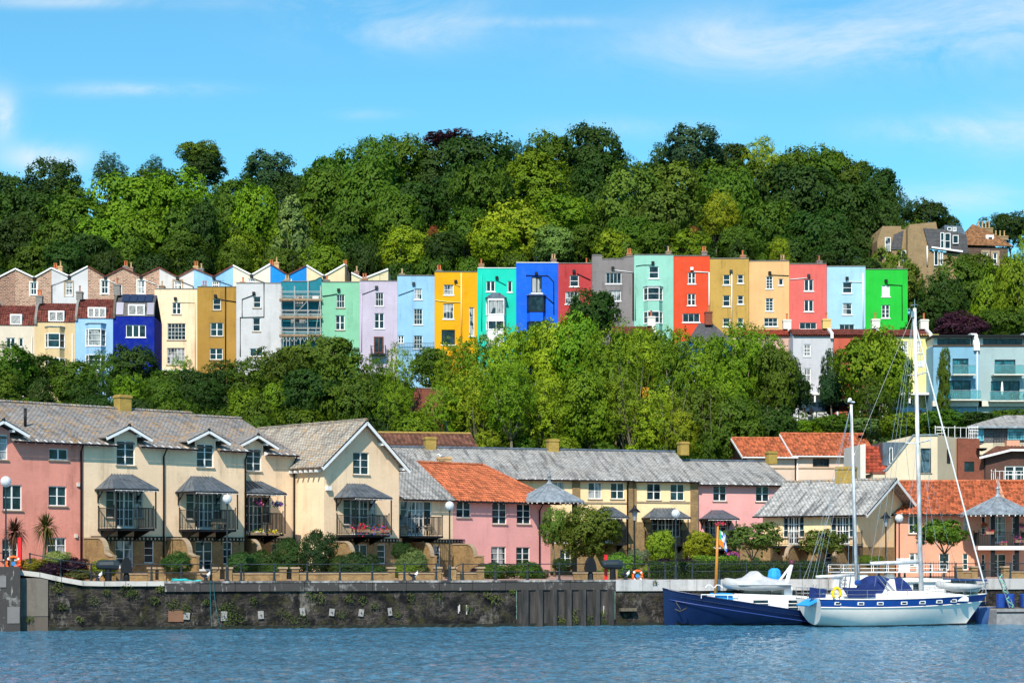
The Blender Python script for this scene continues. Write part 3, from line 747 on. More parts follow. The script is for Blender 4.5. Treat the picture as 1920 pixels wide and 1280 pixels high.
# rose house with orange pantiles
fR=fS.sub(0,q=ws); h=lambda *a: hol(fR,*a); wr=fR.s_at(1032); zeR=5.9
rR=fthing('rose_house','rose pink rendered house under an orange pantile roof with a black vent','house',fR,'terraced houses along the quay')
WR=[(h(856,939,883,970),2,2),(h(923,942,950,982),2,3),(h(969,944,995,982),2,3),(h(921,1024,949,1060),2,3),(h(968,1025,993.5,1060),2,3)]
zrR=9.05; runR=4.6
shell([(0,zeR+.28),(wr,zeR+.28)],-.3,9,[q[0] for q in WR],cap=False).build('wall',S_ROSE,rR)
for q in WR: window(rR,q[0],q[1],q[2],rng=rng,mull=1)
xr=fR.s_at(905,-runR); hz=wr+.5
pantile(rR,'roof',[(0,-.5,zeR),(hz,-.5,zeR),(xr,runR,zrR),(-1.5,runR,zrR)],PAN)
slab(rR,'rear_roof',[(hz,9.5,zeR),(0,9.5,zeR),(0,runR,zrR),(xr,runR,zrR)],PAN); slab(rR,'side_roof',[(hz,-.5,zeR),(hz,9.5,zeR),(xr,runR,zrR)],PAN)
ridge(rR,(-1.5,runR,zrR+.05),(xr,runR,zrR+.05),PAN); ridge(rR,(xr,runR,zrR+.05),(hz,-.5,zeR+.08),PAN,name='hip_tiles')
MB().tube([(0,-.56,zeR-.07),(hz,-.56,zeR-.07)],.065,6).build('gutter',IRON,rR); rafter_ends(rR,.3,wr,zeR+.0,-.5)
tubeobj(rR,'drainpipe',[(wr-1.3,-.5,zeR-.1),(wr-1.3,-.09,zeR-.6),(wr-1.3,-.09,-.1)],.06,IRON)
s_,z_=fR.sz(901,925,-2.0); MB().lathe([(.16,0),(.09,.25),(.08,.7),(.14,.75),(.14,.95),(.05,1.)],(s_,2.,z_-.5),9).build('roof_vent',IRON,rR)
# zinc pavilion roof with balcony at the corner of the rose house
def pavilion(fr,pxc,d,zb,eave_py,apex_py,hw,label,nside=8,rot=0.,posts=(),floor_py=None,seams=16):
    x,y=xat(pxc,d),d; g=thing('pavilion_roof' if False else 'corner_pavilion',label,'pavilion',(x,y,zb),fr.th,None)
    ze=zat(eave_py,d)-zb; za=zat(apex_py,d)-zb
    mb=MB(); ring=[(hw*math.cos(2*math.pi*(k+.5)/nside+rot),hw*math.sin(2*math.pi*(k+.5)/nside+rot),ze) for k in range(nside)]
    for k in range(nside):
        a=ring[k];b=ring[(k+1)%nside]; mb.face([a,b,(0,0,za)])
        for i in range(3): p=Vector(a).lerp(Vector(b),i/3); mb.bar(p,(0,0,za+.02),.05,.09)
    mb.face(ring[::-1]); rf=mb.build('roof',ZINCL,g)
    MB().lathe([(.3,-.1),(.12,.15),(.1,.45),(.17,.55),(.08,.7),(.03,1.4),(.01,1.5)],(0,0,za),8).build('finial',ZINCL,rf)
    e=MB(); 
    for k in range(nside):
        a=Vector(ring[k]);b=Vector(ring[(k+1)%nside]); e.bar(a-Vector((0,0,.06)),b-Vector((0,0,.06)),.1,.12)
    e.build('eave_gutter',ZINCL,rf)
    s=MB()
    for k in range(nside):
        a=Vector(ring[k]);b=Vector(ring[(k+1)%nside])
        for i in range(5): p=a.lerp(b,(i+.5)/5)*1.; s.box(p.x-.04,p.y-.04,ze-.22,p.x+.04,p.y+.04,ze-.13)
    s.build('bracket_ends',WHITE,rf)
    for (px_,py_) in posts: MB().box(px_-.15,py_-.15,-.1,px_+.15,py_+.15,ze-.1).build('post',IRON,g)
    return g,ze
dP=fR.d_at(1032)-.3
gp,zep=pavilion(fR,1030,dP,3.,940,905,3.05,'grey zinc pavilion roof on a thick black post at the corner of the rose house',posts=[(2.,-.9)])
zf=zat(1011,dP)-3
fb=MB().box(.15,-1.2,zf-.3,2.1,1.4,zf).build('balcony',WHITE,gp); rb=MB(); railing_mb(rb,[(.2,-1.15),(2.05,-1.15),(2.05,1.3)],1.05,zf); rb.build('balcony_railing',IRON,fb)
# long slate terrace set back
fB=Fr(1030,166,17,3.0); fB=fB.sub(0,q=-14.5)
def back_unit(name,label,fr,x1,wallm,wins,zbase,zeave,zr,bal=None,run=5.5,roofm=None):
    r=fthing(name,label,'house',fr,'terrace of houses set back behind the gardens')
    sl=(zr-zeave)/(run+.5); holes=[w[0] for w in wins]
    if bal:
        x0b,x1b,z0b,z1b=bal['door']; a=(x1b-x0b)*.24; zs=z0b+(z1b-z0b)*.28
        holes+=[(x0b,zs,x0b+a,z1b),(x0b+a,z0b,x1b-a,z1b),(x1b-a,zs,x1b,z1b)]
    shell([(0,zeave+.5*sl),(x1,zeave+.5*sl)],-.3,2*run-.4,holes,cap=False).build('wall',wallm,r)
    if zbase: base_wall(r,.02,x1-.02,zbase,holes)
    for w_ in wins: window(r,w_[0],w_[1],w_[2],rng=rng,mull=1,**(w_[3] if len(w_)>3 else {}))
    if bal:
        french(r,x0b,x1b,z0b,z1b,rng); balcony(r,bal['x0'],bal['x1'],bal['zf'],bal['dep'],bal['h'])
        canopy(r,bal['cx0'],bal['cx1'],bal['cz0'],bal['cz1'],bal['cdep'],top=(1.2,.8),posts=(bal['x0']+.06,bal['x1']-.06),zp=bal['zf'])
    gable_roof(r,0,x1,zeave,zr,run,.5,roofm or SL_G,ridgem=ZINC); gable_ends(r,.01,x1-.01,0,zeave+.5*sl,zr,2*run-.4,wallm); rafter_ends(r,.3,x1,zeave+.02,-.5,step=.8)
    return r
xE=8.25; zrB=11.1
q1=fB.s_at(1186); q2=fB.s_at(1309); q3=fB.s_at(1484)
h=lambda *a: hol(fB,*a)
r=back_unit('yellow_house','pale yellow house whose long slate roof shows behind the rose house, with two ochre chimneys',fB,q1,S_YEL,[(h(1034,903,1058,934),2,2),(h(1103,904,1128,935),2,2),(h(1145,905,1170,935),2,2),(h(1050,1030,1070,1062),2,2)],4.6,xE-.05,zrB,
   balspec(fB,(1120,963,1160,1018),(1108,1175,993),(1104,1179,950,969),1.6,1.9))
for px in (806,1036): chimney(r,fB.s_at(px,-5.5),5.5,zrB-.3,zrB+.95,.95,.8,CHB,0)
chimney(r,fB.s_at(833,-2.),2.,xE+.6,xE+1.9,1.2,.6,POTY,0)
for px in (1080,1182): s_=fB.s_at(px); MB().box(s_-.35,-.09,-.2,s_+.35,-.02,xE).build('brick_pilaster',BUFF,r)
MB().box(.1,-.07,fB.sz(1130,942)[1]-.08,q1-.1,-.02,fB.sz(1130,942)[1]+.06).build('string_course',STONE,r)
tubeobj(r,'drainpipe',[(q1-.5,-.45,xE-.1),(q1-.5,-.12,xE-.6),(q1-.5,-.12,-.1)],.06,IRON)
fB2=fB.sub(0,q=q1); h=lambda *a: hol(fB2,*a); x2=q2-q1
r=back_unit('yellow_house','pale yellow house with brick corner strips and a canopied balcony behind the pale green tree',fB2,x2,S_YEL,[(h(1213,906,1239,937),2,2),(h(1257,907,1283,938),2,2),(h(1240,1032,1260,1066),2,2),(h(1278,1033,1292,1066),1,2)],4.6,xE-.09,zrB,
   balspec(fB2,(1221,970,1275,1020),(1208,1290,994),(1203,1295,952,970),1.6,1.9))
chimney(r,fB2.s_at(1281,-5.5),5.5,zrB-.3,zrB+.95,.85,.8,CHB,0)
MB().box(.0,-.09,-.2,.35,-.02,xE).build('brick_pilaster',BUFF,r); MB().box(x2-.75,-.09,-.2,x2-.02,-.02,xE).build('brick_pilaster',BUFF,r)
MB().box(.4,-.07,fB2.sz(1250,941)[1]-.08,x2-.8,-.02,fB2.sz(1250,941)[1]+.06).build('string_course',STONE,r)
fB3=fB.sub(0,q=q2+.05,off=-.3); h=lambda *a: hol(fB3,*a); x3=q3-q2
r=back_unit('pink_house','rose pink house with dark metal canopy, behind the boat flag',fB3,x3,S_ROSE,[(h(1337,910,1362,939),2,2),(h(1417,911,1442,940),2,2)],3.0,xE-.3,zrB-.75,
   balspec(fB3,(1322,975,1362,1028),(1312,1380,998),(1311,1386,956,972),1.6,1.9))
b3=hol(fB3,1326,1036,1366,1075); window(r,(b3[0],b3[1],b3[2],b3[3]),4,3,y=-.1,rec=.02,rng=rng,name='french_door',door=True)
chimney(r,fB3.s_at(1446,-5.),5.,zrB-1.,zrB+.2,.85,.8,CHB,0)
tubeobj(r,'drainpipe',[(x3-.3,-.45,xE-.4),(x3-.3,-.12,xE-.9),(x3-.3,-.12,-.1)],.06,IRON)
# brown tiled roof behind
fT=Fr(717,176,10,3.); wT=fT.s_at(889)
r=fthing('brown_roofed_house','low house of which only the ribbed brown roof shows above the long slate roof','house',fT)
zeT=fT.sz(800,836)[1]; zrT=fT.sz(800,812,-4.)[1]; shell([(0,zeT+.2),(wT,zeT+.2)],-.3,8,[],cap=False).build('wall',DKB,r)
pantile(r,'roof',[(-.3,-.5,zeT-.2),(wT+.3,-.5,zeT-.2),(wT+.3,4,zrT),(-.3,4,zrT)],PANB,tw=.42,th=.6,amp=.07); slab(r,'rear_roof',[(wT+.3,8.5,zeT),(-.3,8.5,zeT),(-.3,4,zrT),(wT+.3,4,zrT)],PANB); ridge(r,(-.3,4,zrT+.03),(wT+.3,4,zrT+.03),CHB,.12)
antenna(r,wT-2,4,zrT,1.2)
# cream house turned to the left, gable end to the right
fY=Fr(1608,146,-38,3.0); LY=8.3; fY=fY.sub(0,q=-LY); h=lambda *a: hol(fY,*a)
r=fthing('cream_house','cream house with pale slate roof, gable end turned right, behind the two masts','house',fY,'terraced houses along the quay')
zeY=4.6+77/3600*146-3; DY=9.0; zaY=7.55; 
d1=h(1468,968,1507,1022); d2=h(1557,968,1602,1022); g=[h(1478,1036,1500,1066),h(1547,1036,1562,1062),h(1572,1037,1592,1062)]
def fr3(d): w_=d[2]-d[0]; a=w_*.24; zs=d[1]+(d[3]-d[1])*.28; return [(d[0],zs,d[0]+a,d[3]),(d[0]+a,d[1],d[2]-a,d[3]),(d[2]-a,zs,d[2],d[3])]
holes=g+fr3(d1)+fr3(d2); sl=(zaY-zeY)/(DY/2+.5)
mb=shell([(0,zeY+.5*sl),(LY,zeY+.5*sl)],-.3,DY,holes,cap=False); mb.face([(LY,0,zeY+.5*sl),(LY,DY,zeY+.5*sl),(LY,DY/2,zaY)]); mb.build('wall',S_YEL,r)
base_wall(r,.02,LY-.02,2.3,holes)
MB().box(LY+.005,.0,-.2,LY+.06,DY,2.3).build('gable_brick_base',BUFF,r)
for d in (d1,d2): french(r,d[0],d[2],d[1],d[3],rng)
for i,q in enumerate(g): window(r,q,1 if i==1 else 2,3,y=-.04,rng=rng,name='window' if i==1 else 'door')
balcony(r,d1[0]-.6,d1[2]+.7,d1[1]-.02,1.2,1.); balcony(r,d2[0]-.6,d2[2]+.7,d2[1]-.02,1.2,1.)
slab(r,'roof',[(-.6,-.5,zeY),(LY+1.,-.5,zeY),(LY+1.,DY/2,zaY),(-.6,DY/2,zaY)],slate('silver',(.5,.495,.48),.05,.5)); slab(r,'rear_roof',[(LY+1,DY+.5,zeY),(-.6,DY+.5,zeY),(-.6,DY/2,zaY),(LY+1,DY/2,zaY)],SL_G)
mb=MB(); mb.bar((LY+1.02,-.5,zeY-.12),(LY+1.02,DY/2,zaY-.12),.06,.24); mb.bar((LY+1.02,DY+.5,zeY-.12),(LY+1.02,DY/2,zaY-.12),.06,.24); mb.build('barge_board',WHITE,r)
MB().bar((LY+1.04,-.5,zeY+.03),(LY+1.04,DY/2,zaY+.03),.05,.05).build('roof_edge',IRON,r); ridge(r,(-.6,DY/2,zaY+.02),(LY+1,DY/2,zaY+.02),SL_L)
MB().tube([(-.6,-.56,zeY-.06),(LY+.9,-.56,zeY-.06)],.065,6).build('gutter',IRON,r); rafter_ends(r,-.3,LY+.6,zeY,-.5); tubeobj(r,'drainpipe',[(LY-.5,-.5,zeY-.1),(LY-.3,-.1,zeY-.5),(LY-.3,-.1,1.2)],.06,IRON)
chimney(r,4.9,DY/2,zaY-.4,zaY+1.1,1.5,.8,CHB,0)
for px,l in ((1500,'brick garden wall with pale curved coping, left one behind the two masts'),(1590,'brick garden wall with pale curved coping, right one behind the two masts')):
    garden_wall(fY,fY.s_at(px),l,2.4,2.4)
# salmon house with orange roof on the right
fQ=Fr(1660,151,-6,3.0); h=lambda *a: hol(fQ,*a); wq=14.5
r=fthing('salmon_house','salmon rendered house with wide orange pantile roof behind the yacht bow','house',fQ,'terraced houses along the quay')
zeQ=fQ.sz(1750,964)[1]; zrQ=fQ.sz(1800,903,-5)[1]
x_=fQ.s_at(1676)
WQ=[(h(1704,966,1722,1000),2,2),(h(1705,1036,1726,1062),2,2),(h(1761,1037,1780,1068),2,2),(h(1805,1037,1815,1068),1,3),(h(1807,966,1815,998),1,2)]
PQ=[(h(1856,967,1886,1018),2,4,dict(door=True,name='french_door')),(h(1856,1038,1886,1088),2,4,dict(door=True,name='french_door')),(h(1840,967,1848,1002),1,3),(h(1898,967,1908,1002),1,3),(h(1840,1038,1847,1070),1,3),(h(1898,1038,1908,1070),1,3)]
shell([(x_,zeQ+.2),(wq,zeQ+.2)],-.3,10,[q[0] for q in WQ+PQ],cap=False).build('wall',S_SALM,r)
for q in WQ+PQ: window(r,q[0],q[1],q[2],rng=rng,mull=1,**(q[3] if len(q)>3 else {}))
xk=fQ.s_at(1866,-5)
pantile(r,'roof',[(x_-.6,-.5,zeQ),(xk,-.5,zeQ),(xk,5,zrQ),(fQ.s_at(1745,-5)-2.5,5,zrQ)],PAN); pantile(r,'roof',[(xk+.25,-.5,zeQ-.1),(wq,-.5,zeQ-.1),(wq,5,zrQ-.1),(xk+.25,5,zrQ-.1)],PAN)
MB().bar((xk+.12,-.6,zeQ+.12),(xk+.12,5.,zrQ+.12),.25,.25).build('verge',tilem('pale_ridge',(.55,.25,.15)),r)
slab(r,'rear_roof',[(wq,10.5,zeQ),(x_,10.5,zeQ),(x_-2,5,zrQ),(wq,5,zrQ)],PAN); ridge(r,(fQ.s_at(1745,-5)-2.5,5,zrQ+.05),(wq,5,zrQ+.05),PAN)
MB().tube([(x_-.6,-.56,zeQ-.06),(wq,-.56,zeQ-.06)],.065,6).build('gutter',IRON,r); rafter_ends(r,x_,wq,zeQ,-.5)
tubeobj(r,'drainpipe',[(x_+.1,-.5,zeQ-.1),(x_+.1,-.1,zeQ-.7),(x_+.1,-.1,-.1)],.07,IRON)
dQ=fQ.d_at(1871)-1.5
gp,zep=pavilion(fQ,1871,dQ,3.,963,929,2.95,'grey zinc pavilion roof on black posts over the flower balcony of the salmon house',posts=[(-.55,-1.2),(1.25,-1.2)])
zf=zat(1023,dQ-1.2)-3
fb=MB().box(-1.7,-1.6,zf-.3,2.,1.4,zf).build('balcony',WHITE,gp); rb=MB(); railing_mb(rb,[(-1.65,1.3),(-1.65,-1.55),(1.95,-1.55),(1.95,1.3)],1.05,zf); rb.build('balcony_railing',IRON,fb)
# ------------------------------------------------------------------ coloured terraces on the hill
rng=random.Random(11)
def hs(name,c,d=.2): return stucco(name,[x*.80+.003 for x in c],d+.24,tuple(x*.35 for x in c))
GRP1='coloured houses on the hill'
UP={}
# crescent: px0,px1,top,colour,dirt,phrase,windows[(x0,y0,x1,y1,c,r)]
U=[
 (290,370,542,'cream',(.72,.53,.28),.15,'tall cream house with three-part windows, between the royal blue and the ochre house',[(323,567,339,589,2,2),(314,606,348,637,5,4),(313,652,346.5,683.5,5,4),(314,699,329,712,2,1)]),
 (370,443,538,'ochre',(.46,.26,.055),.5,'weathered ochre house with black drainpipe, right of the tall cream one',[(399,560,414,581,1,2),(394.5,605,418.5,630,2,2),(393,653,417.5,674,2,2)]),
 (443,527,531,'chalk white',(.66,.66,.69),.14,'chalk white house with bent black pipes, left of the scaffolding',[(475,556,489,577,1,2),(474,596,488,621,1,2),(468.5,653,492.5,668,2,1)]),
 (527,603,528,'teal',(.02,.23,.31),.15,'teal house behind scaffolding',[(553,553,568,574,1,2),(545,595,574,615,3,2),(545,636,556,662,1,2)]),
 (603,674,529,'mint',(.26,.60,.40),.2,'mint green house right of the scaffolding',[(631,552,646,577,3,2),(629,591,646,618.5,2,2)]),
 (674,745,527,'lilac',(.60,.53,.67),.15,'lilac house with a brown door on a small balcony',[(704,548.5,719,573.5,3,2),(702,587,720,616,2,2)]),
 (745,815,517,'sky blue',(.33,.60,.88),.2,'sky blue house between the lilac and the yellow one',[(777,541,791,561.5,3,2),(776,579,792,608.5,3,3),(776,629,792,653,3,3),(746.5,629,757,643,2,2),(779,665,791,680,1,1)]),
 (815,895,510,'yellow',(.92,.43,.006),.08,'bright yellow house with a pale vertical pipe',[(832,533.5,850.5,553,3,2),(831,569,850.5,598,3,2),(828,618,853,646,1,1),(879.5,576,889,630,1,3)]),
 (895,968,503,'turquoise',(.01,.66,.50),.06,'turquoise house with white bay',[(912,527,928,546.5,2,1),(952,527,960,547.5,1,1)]),
 (968,1047,493,'cobalt blue',(.008,.14,.84),.08,'cobalt blue house with dark framed bay',[(997,519,1016,549,2,1)]),
 (1047,1110,494,'crimson',(.52,.055,.06),.3,'crimson house half hidden by a round tree',[(1068.5,516,1085,537,1,2),(1060,547,1086,570,3,2)]),
 (1110,1189,484,'grey',(.26,.235,.24),.6,'weathered grey house between the crimson and the mint one',[(1136,511.5,1165,532,4,1),(1142,544.5,1164,564,3,1)]),
 (1189,1263,478,'pale mint',(.32,.66,.55),.12,'pale mint house with a white two-storey bay',[(1217,499.5,1235,522,1,2)]),
 (1263,1331,480,'orange red',(.80,.085,.03),.06,'orange red house with a white pipe on its right edge',[(1290,510.5,1304,532,2,2),(1289,550.5,1304,572.5,2,2),(1280,587.5,1312,604,3,1)]),
 (1331,1404,485,'mustard',(.58,.36,.09),.45,'mustard house with two columns of small windows',[(1356,515,1369,534,1,2),(1383,515,1394,531,1,2),(1355.5,553.5,1369,574,1,2),(1383,554,1394,570,1,2),(1355.5,596.5,1369,612,1,2),(1383,596.5,1394,612,1,2)]),
 (1404,1480,489.5,'peach',(.87,.52,.24),.06,'peach house between the mustard and the coral one',[(1436.5,518,1449,541.5,2,4),(1460,522.5,1468.5,534.5,1,1),(1435.5,559,1450,583,2,4),(1432.5,596,1458,612,3,2)]),
 (1480,1550,495,'coral',(.80,.16,.14),.1,'coral house between the peach and the powder blue one',[(1508,524,1525,545.5,2,1),(1508,562.5,1525,584,2,1),(1499,604.5,1531,617,3,1)]),
 (1550,1623,499.5,'powder blue',(.42,.69,.86),.06,'powder blue house left of the bright green one',[(1580,529,1597.5,549.5,1,2),(1580,568,1597.5,590,1,2),(1574,608,1602,619,3,1)]),
 (1623,1702,505,'bright green',(.02,.56,.05),.04,'bright green house at the right end of the coloured terrace',[(1653.5,534.5,1668.5,556,2,2),(1653,571.5,1668,596,2,3)]),
]
def dU(px): return 262+ (abs(px-1200)/1000)**2*7
for i,(a,b,top,cn,c,dirt,ph,wins) in enumerate(U):
    d=dU(a)+(.12 if i%2 else 0); th=1. if a<1100 else -1.
    fr=Fr(a,d,th,0); zt=fr.sz((a+b)/2,top)[1]; zb=24.; fr.z=zb; w=fr.s_at(b)-.01
    zt-=zb
    r=fthing('terraced_house',ph,'house',fr,GRP1); UP[cn]=(r,fr,w,zt)
    prof=[(0,zt),(w,zt)]
    if cn=='teal': prof=[(0,zt),(w*.68,zt),(w*.85,zt+.2),(w*.95,zt+.55),(w,zt+.6)]
    if cn=='grey': prof=[(0,zt+.4),(w*.24,zt+.4),(w*.241,zt-.15),(w*.7,zt-.1),(w*.8,zt+.15),(w*.95,zt+.25),(w,zt+.25)]
    holes=[hol(fr,*q[:4]) for q in wins]
    m=hs(cn.replace(' ','_'),c,dirt)
    shell(prof,-4.,11,holes,.16).build('wall',m,r)
    for q,hh in zip(wins,holes):
        fm=None; gm=None
        if cn=='yellow' and q[5]==1: fm=IRON; gm=G_DARK
        if cn=='cobalt blue': fm=IRON; gm=G_CURT
        if cn=='bright green' and q[1]<540: gm=G_BLIND
        window(r,hh,q[4],q[5],0,.14,.082 if q[4]<3 else .068,fm,gm,sill=WHITE if i>4 else STONE,rng=rng,sw=.12,sillh=.13,mull=1 if q[4]==2 and q[5]<4 else 0)
    # parapet coping
    k=MB()
    for p,q in zip(prof,prof[1:]):
        if q[0]-p[0]>.05: k.bar((p[0]+.0,.12,p[1]+.05),(q[0]-.0,.12,q[1]+.05),.4,.09)
    k.build('parapet_coping',WHITE if cn in('cobalt blue','turquoise') else STONEG,r)
    # chimney on the party wall
    ch=MB
    if cn not in('powder blue',): chimney(r,(.55 if i<9 else w-.55),2.4+rng.random(),zt-.1,zt+.55+rng.random()*.5,.75,1.2,hs('chim%d'%(i%3),[(.3,.22,.15),(.22,.2,.18),(.4,.2,.12)][i%3],.5),1+(i%2),TERRA if i%3 else POTY,ph=.7)
    if i in(9,12,15,17,16): antenna(r,w*.85,2.2,zt,1.7)
    if i%4==1: antenna(r,w*.5,4,zt,1.5)
def pxpipe(cn,pts,m,r_=.06):
    r,fr,w,zt=UP[cn]; tubeobj(r,'drainpipe',[(fr.s_at(x,0),-.07,fr.sz(x,y)[1]) for x,y in pts],r_,m,5)
def hopper(cn,x,y,m=IRON):
    r,fr,w,zt=UP[cn]; s_,z_=fr.sz(x,y); MB().box(s_-.2,-.3,z_-.12,s_+.2,-.01,z_+.28).build('rain_hopper',m,r)
pxpipe('cream',[(338,566.5),(366,567.5),(366,690)],hs('cream',U[0][4]),.05); hopper('cream',329,561)
pxpipe('ochre',[(423,537),(423,682)],IRON,.08); pxpipe('ochre',[(405,558),(416,562),(443,566)],IRON); hopper('ochre',404,556)
pxpipe('chalk white',[(495,530),(495,594),(450.5,595),(450.5,668)],IRON,.07); pxpipe('chalk white',[(476,553),(454,561),(454,594)],IRON); hopper('chalk white',476,551)
pxpipe('mint',[(605,555.5),(622,553),(632,551)],LEADG); hopper('mint',635,545)
pxpipe('lilac',[(679,552),(706,542)],LEADG,.04); hopper('lilac',706,540,LEADG); pxpipe('lilac',[(678,552),(678,660)],hs('lilac',U[5][4]),.05)
pxpipe('sky blue',[(747,554),(776,543.5)],LEADG,.04); hopper('sky blue',775.5,533,LEADG)
PY=plain('pale_yellow_pipe',(.85,.6,.2),.6); pxpipe('yellow',[(865,512),(865,640)],PY,.1); pxpipe('yellow',[(816,563),(840,566),(864,567)],PY,.06); hopper('yellow',854.5,529); pxpipe('yellow',[(855,533),(862,537)],PY)
pxpipe('turquoise',[(903,513),(903,620)],hs('turquoise',U[8][4]),.07); hopper('turquoise',931.5,522); pxpipe('turquoise',[(932,526),(949,535)],IRON,.04)
pxpipe('cobalt blue',[(986,516.5),(1027,517),(1038,528),(1038.5,590)],IRON,.06); pxpipe('cobalt blue',[(1023,556),(1038,569)],IRON,.06); hopper('cobalt blue',1005.5,514)
pxpipe('crimson',[(1082,513),(1107,525)],IRON,.06); hopper('crimson',1076,510)
pxpipe('grey',[(1148,506),(1187,511)],WHITE,.05); hopper('grey',1149,504); pxpipe('grey',[(1187,511),(1187,600)],IRON,.1)
pxpipe('pale mint',[(1191,500),(1191,600)],hs('pale_mint',U[12][4]),.08); pxpipe('pale mint',[(1192,499),(1205,497),(1225,497)],LEADG,.04); hopper('pale mint',1224,494)
pxpipe('orange red',[(1301,509.5),(1329,511)],WHITE,.07); pxpipe('orange red',[(1329.5,511),(1329.5,604)],WHITE,.08); hopper('orange red',1297,505,WHITE)
pxpipe('mustard',[(1372,510),(1372,612)],WHITE,.07); hopper('mustard',1370.5,510,LEADG); 
pxpipe('peach',[(1444,515.5),(1479,517)],IRON,.05); hopper('peach',1443,513)
pxpipe('coral',[(1481,524),(1515,521)],WHITE,.05); hopper('coral',1516,518,LEADG)
pxpipe('powder blue',[(1588,528),(1616,529)],WHITE,.05); pxpipe('powder blue',[(1618,512),(1618,615)],WHITE,.07); hopper('powder blue',1588,523)
pxpipe('bright green',[(1663,533.5),(1691,535),(1691.5,600)],IRON,.06); hopper('bright green',1661,528)
# bays
def fbay(cn,x0,x1,y0,y1,bands,dep,m,**k):
    r,fr,w,zt=UP[cn]; a=fr.s_at(x0);b=fr.s_at(x1); z=lambda y:fr.sz((x0+x1)/2,y,dep/2)[1]
    bay(r,a,b,z(y1),z(y0),dep,m,[(z(q),z(p)) for p,q in bands][::-1],rng=rng,**k); return r,fr,a,b,z
r,fr,a,b,z=fbay('turquoise',912,948,559,650,[(563,590),(602,618)],1.1,WHITE,top=None,cols=2,rows=1,cham=.25)
mb=MB(); mb.prism([(a-.15,z(559)),(b+.15,z(559)),((a+b)/2+.5,z(550)),((a+b)/2-.5,z(550))],-1.2,0); mb.build('bay_roof',ZINC,r)
fbay('cobalt blue',988.5,1022.5,553.5,650,[(555,584),(603,622)],1.0,hs('cobalt_blue',U[9][4],.08),top=ZINCL,fm=IRON,cols=1,rows=1,cham=.35)
fbay('pale mint',1207,1242,538,640,[(539.5,563),(584,606)],1.0,hs('pale_mint',U[12][4],.12),top=ZINCL,cols=1,rows=2,cham=.5)
# lilac door with balcony
r,fr,w,zt=UP['lilac']; hh=hol(fr,701,631,719,662); window(r,hh,2,1,y=-.12,rec=.04,fm=DOORB,gm=G_DARK,sill=None,name='door',bw=.14)
f=MB().box(fr.s_at(696),-1.1,hh[1]-.35,fr.s_at(723),-.01,hh[1]-.15).build('balcony',IRON,r); mb=MB(); a=fr.s_at(696);b=fr.s_at(723); railing_mb(mb,[(a,-.05),(a,-1.05),(b,-1.05),(b,-.05)],1.,hh[1]-.15,step=.2,r=.016); mb.build('balcony_railing',IRON,f)
r,fr,w,zt=UP['sky blue']; mb=MB(); z_=fr.sz(770,660)[1]; railing_mb(mb,[(.1,-.5),(w-.1,-.5)],1.2,z_,step=.22,r=.016); mb.build('balcony_railing',LEADG,r)
r,fr,w,zt=UP['cream']; MB().box(0.02,-.25,fr.sz(330,695)[1],w*.9,-.01,fr.sz(330,692)[1]).build('ledge',WHITE,r)
# scaffolding in front of the teal house
r,fr,w,zt=UP['teal']; g=fthing('scaffolding','steel tube scaffolding with plank decks in front of the teal house','scaffolding',fr)
SCF=plain('galvanised_tube',(.45,.45,.44),.45,.4); PLK=plain('scaffold_plank',(.3,.2,.13),.85,var=.3)
mb=MB(); zz=lambda y:fr.sz(565,y,1.)[1]
for x in (.15,w*.35,w*.68,w-.05):
    for y_ in (-.25,-1.4): mb.tube([(x,y_,zz(680)),(x,y_,zz(536)+(.8 if x==w*.68 else 0))],.05,5)
for y in (547,555,562,582,589,595,615,622,630):
    mb.tube([(-.1,-1.42,zz(y)),(w+.15,-1.42,zz(y))],.045,5); mb.tube([(-.1,-.24,zz(y)),(w+.15,-.24,zz(y))],.04,5)
mb.tube([(w*.3,-1.45,zz(596)),(w*.7,-1.45,zz(563))],.05,5); mb.tube([(w*.98,-1.45,zz(565)),(w*.85,-1.45,zz(640))],.05,5)
for i in range(10):
    x=w*i/10; mb.tube([(x,-1.42,zz(641)),(x+w/20,-1.42,zz(633))],.04,4); mb.tube([(x+w/20,-1.42,zz(633)),(x+w/10,-1.42,zz(641))],.04,4)
for x in [w*.08,w*.16,w*.24,w*.5]: mb.tube([(x,-1.5,zz(690)),(x,-1.5,zz(633))],.05,5)
mb.build('tubes',SCF,g)
mb=MB()
for y in (565,598,632): 
    for k in range(5): mb.box(-.1,-1.4+k*.23,zz(y),w+.2,-1.2+k*.23,zz(y)+.1)
    mb.box(-.1,-1.47,zz(y)+.1,w+.2,-1.43,zz(y)+.38)
mb.build('plank_deck',PLK,g)
mb=MB().box(w*.8,-1.5,zz(561),w*.95,-1.46,zz(556)); mb.build('notice_board',CREAMW,g)
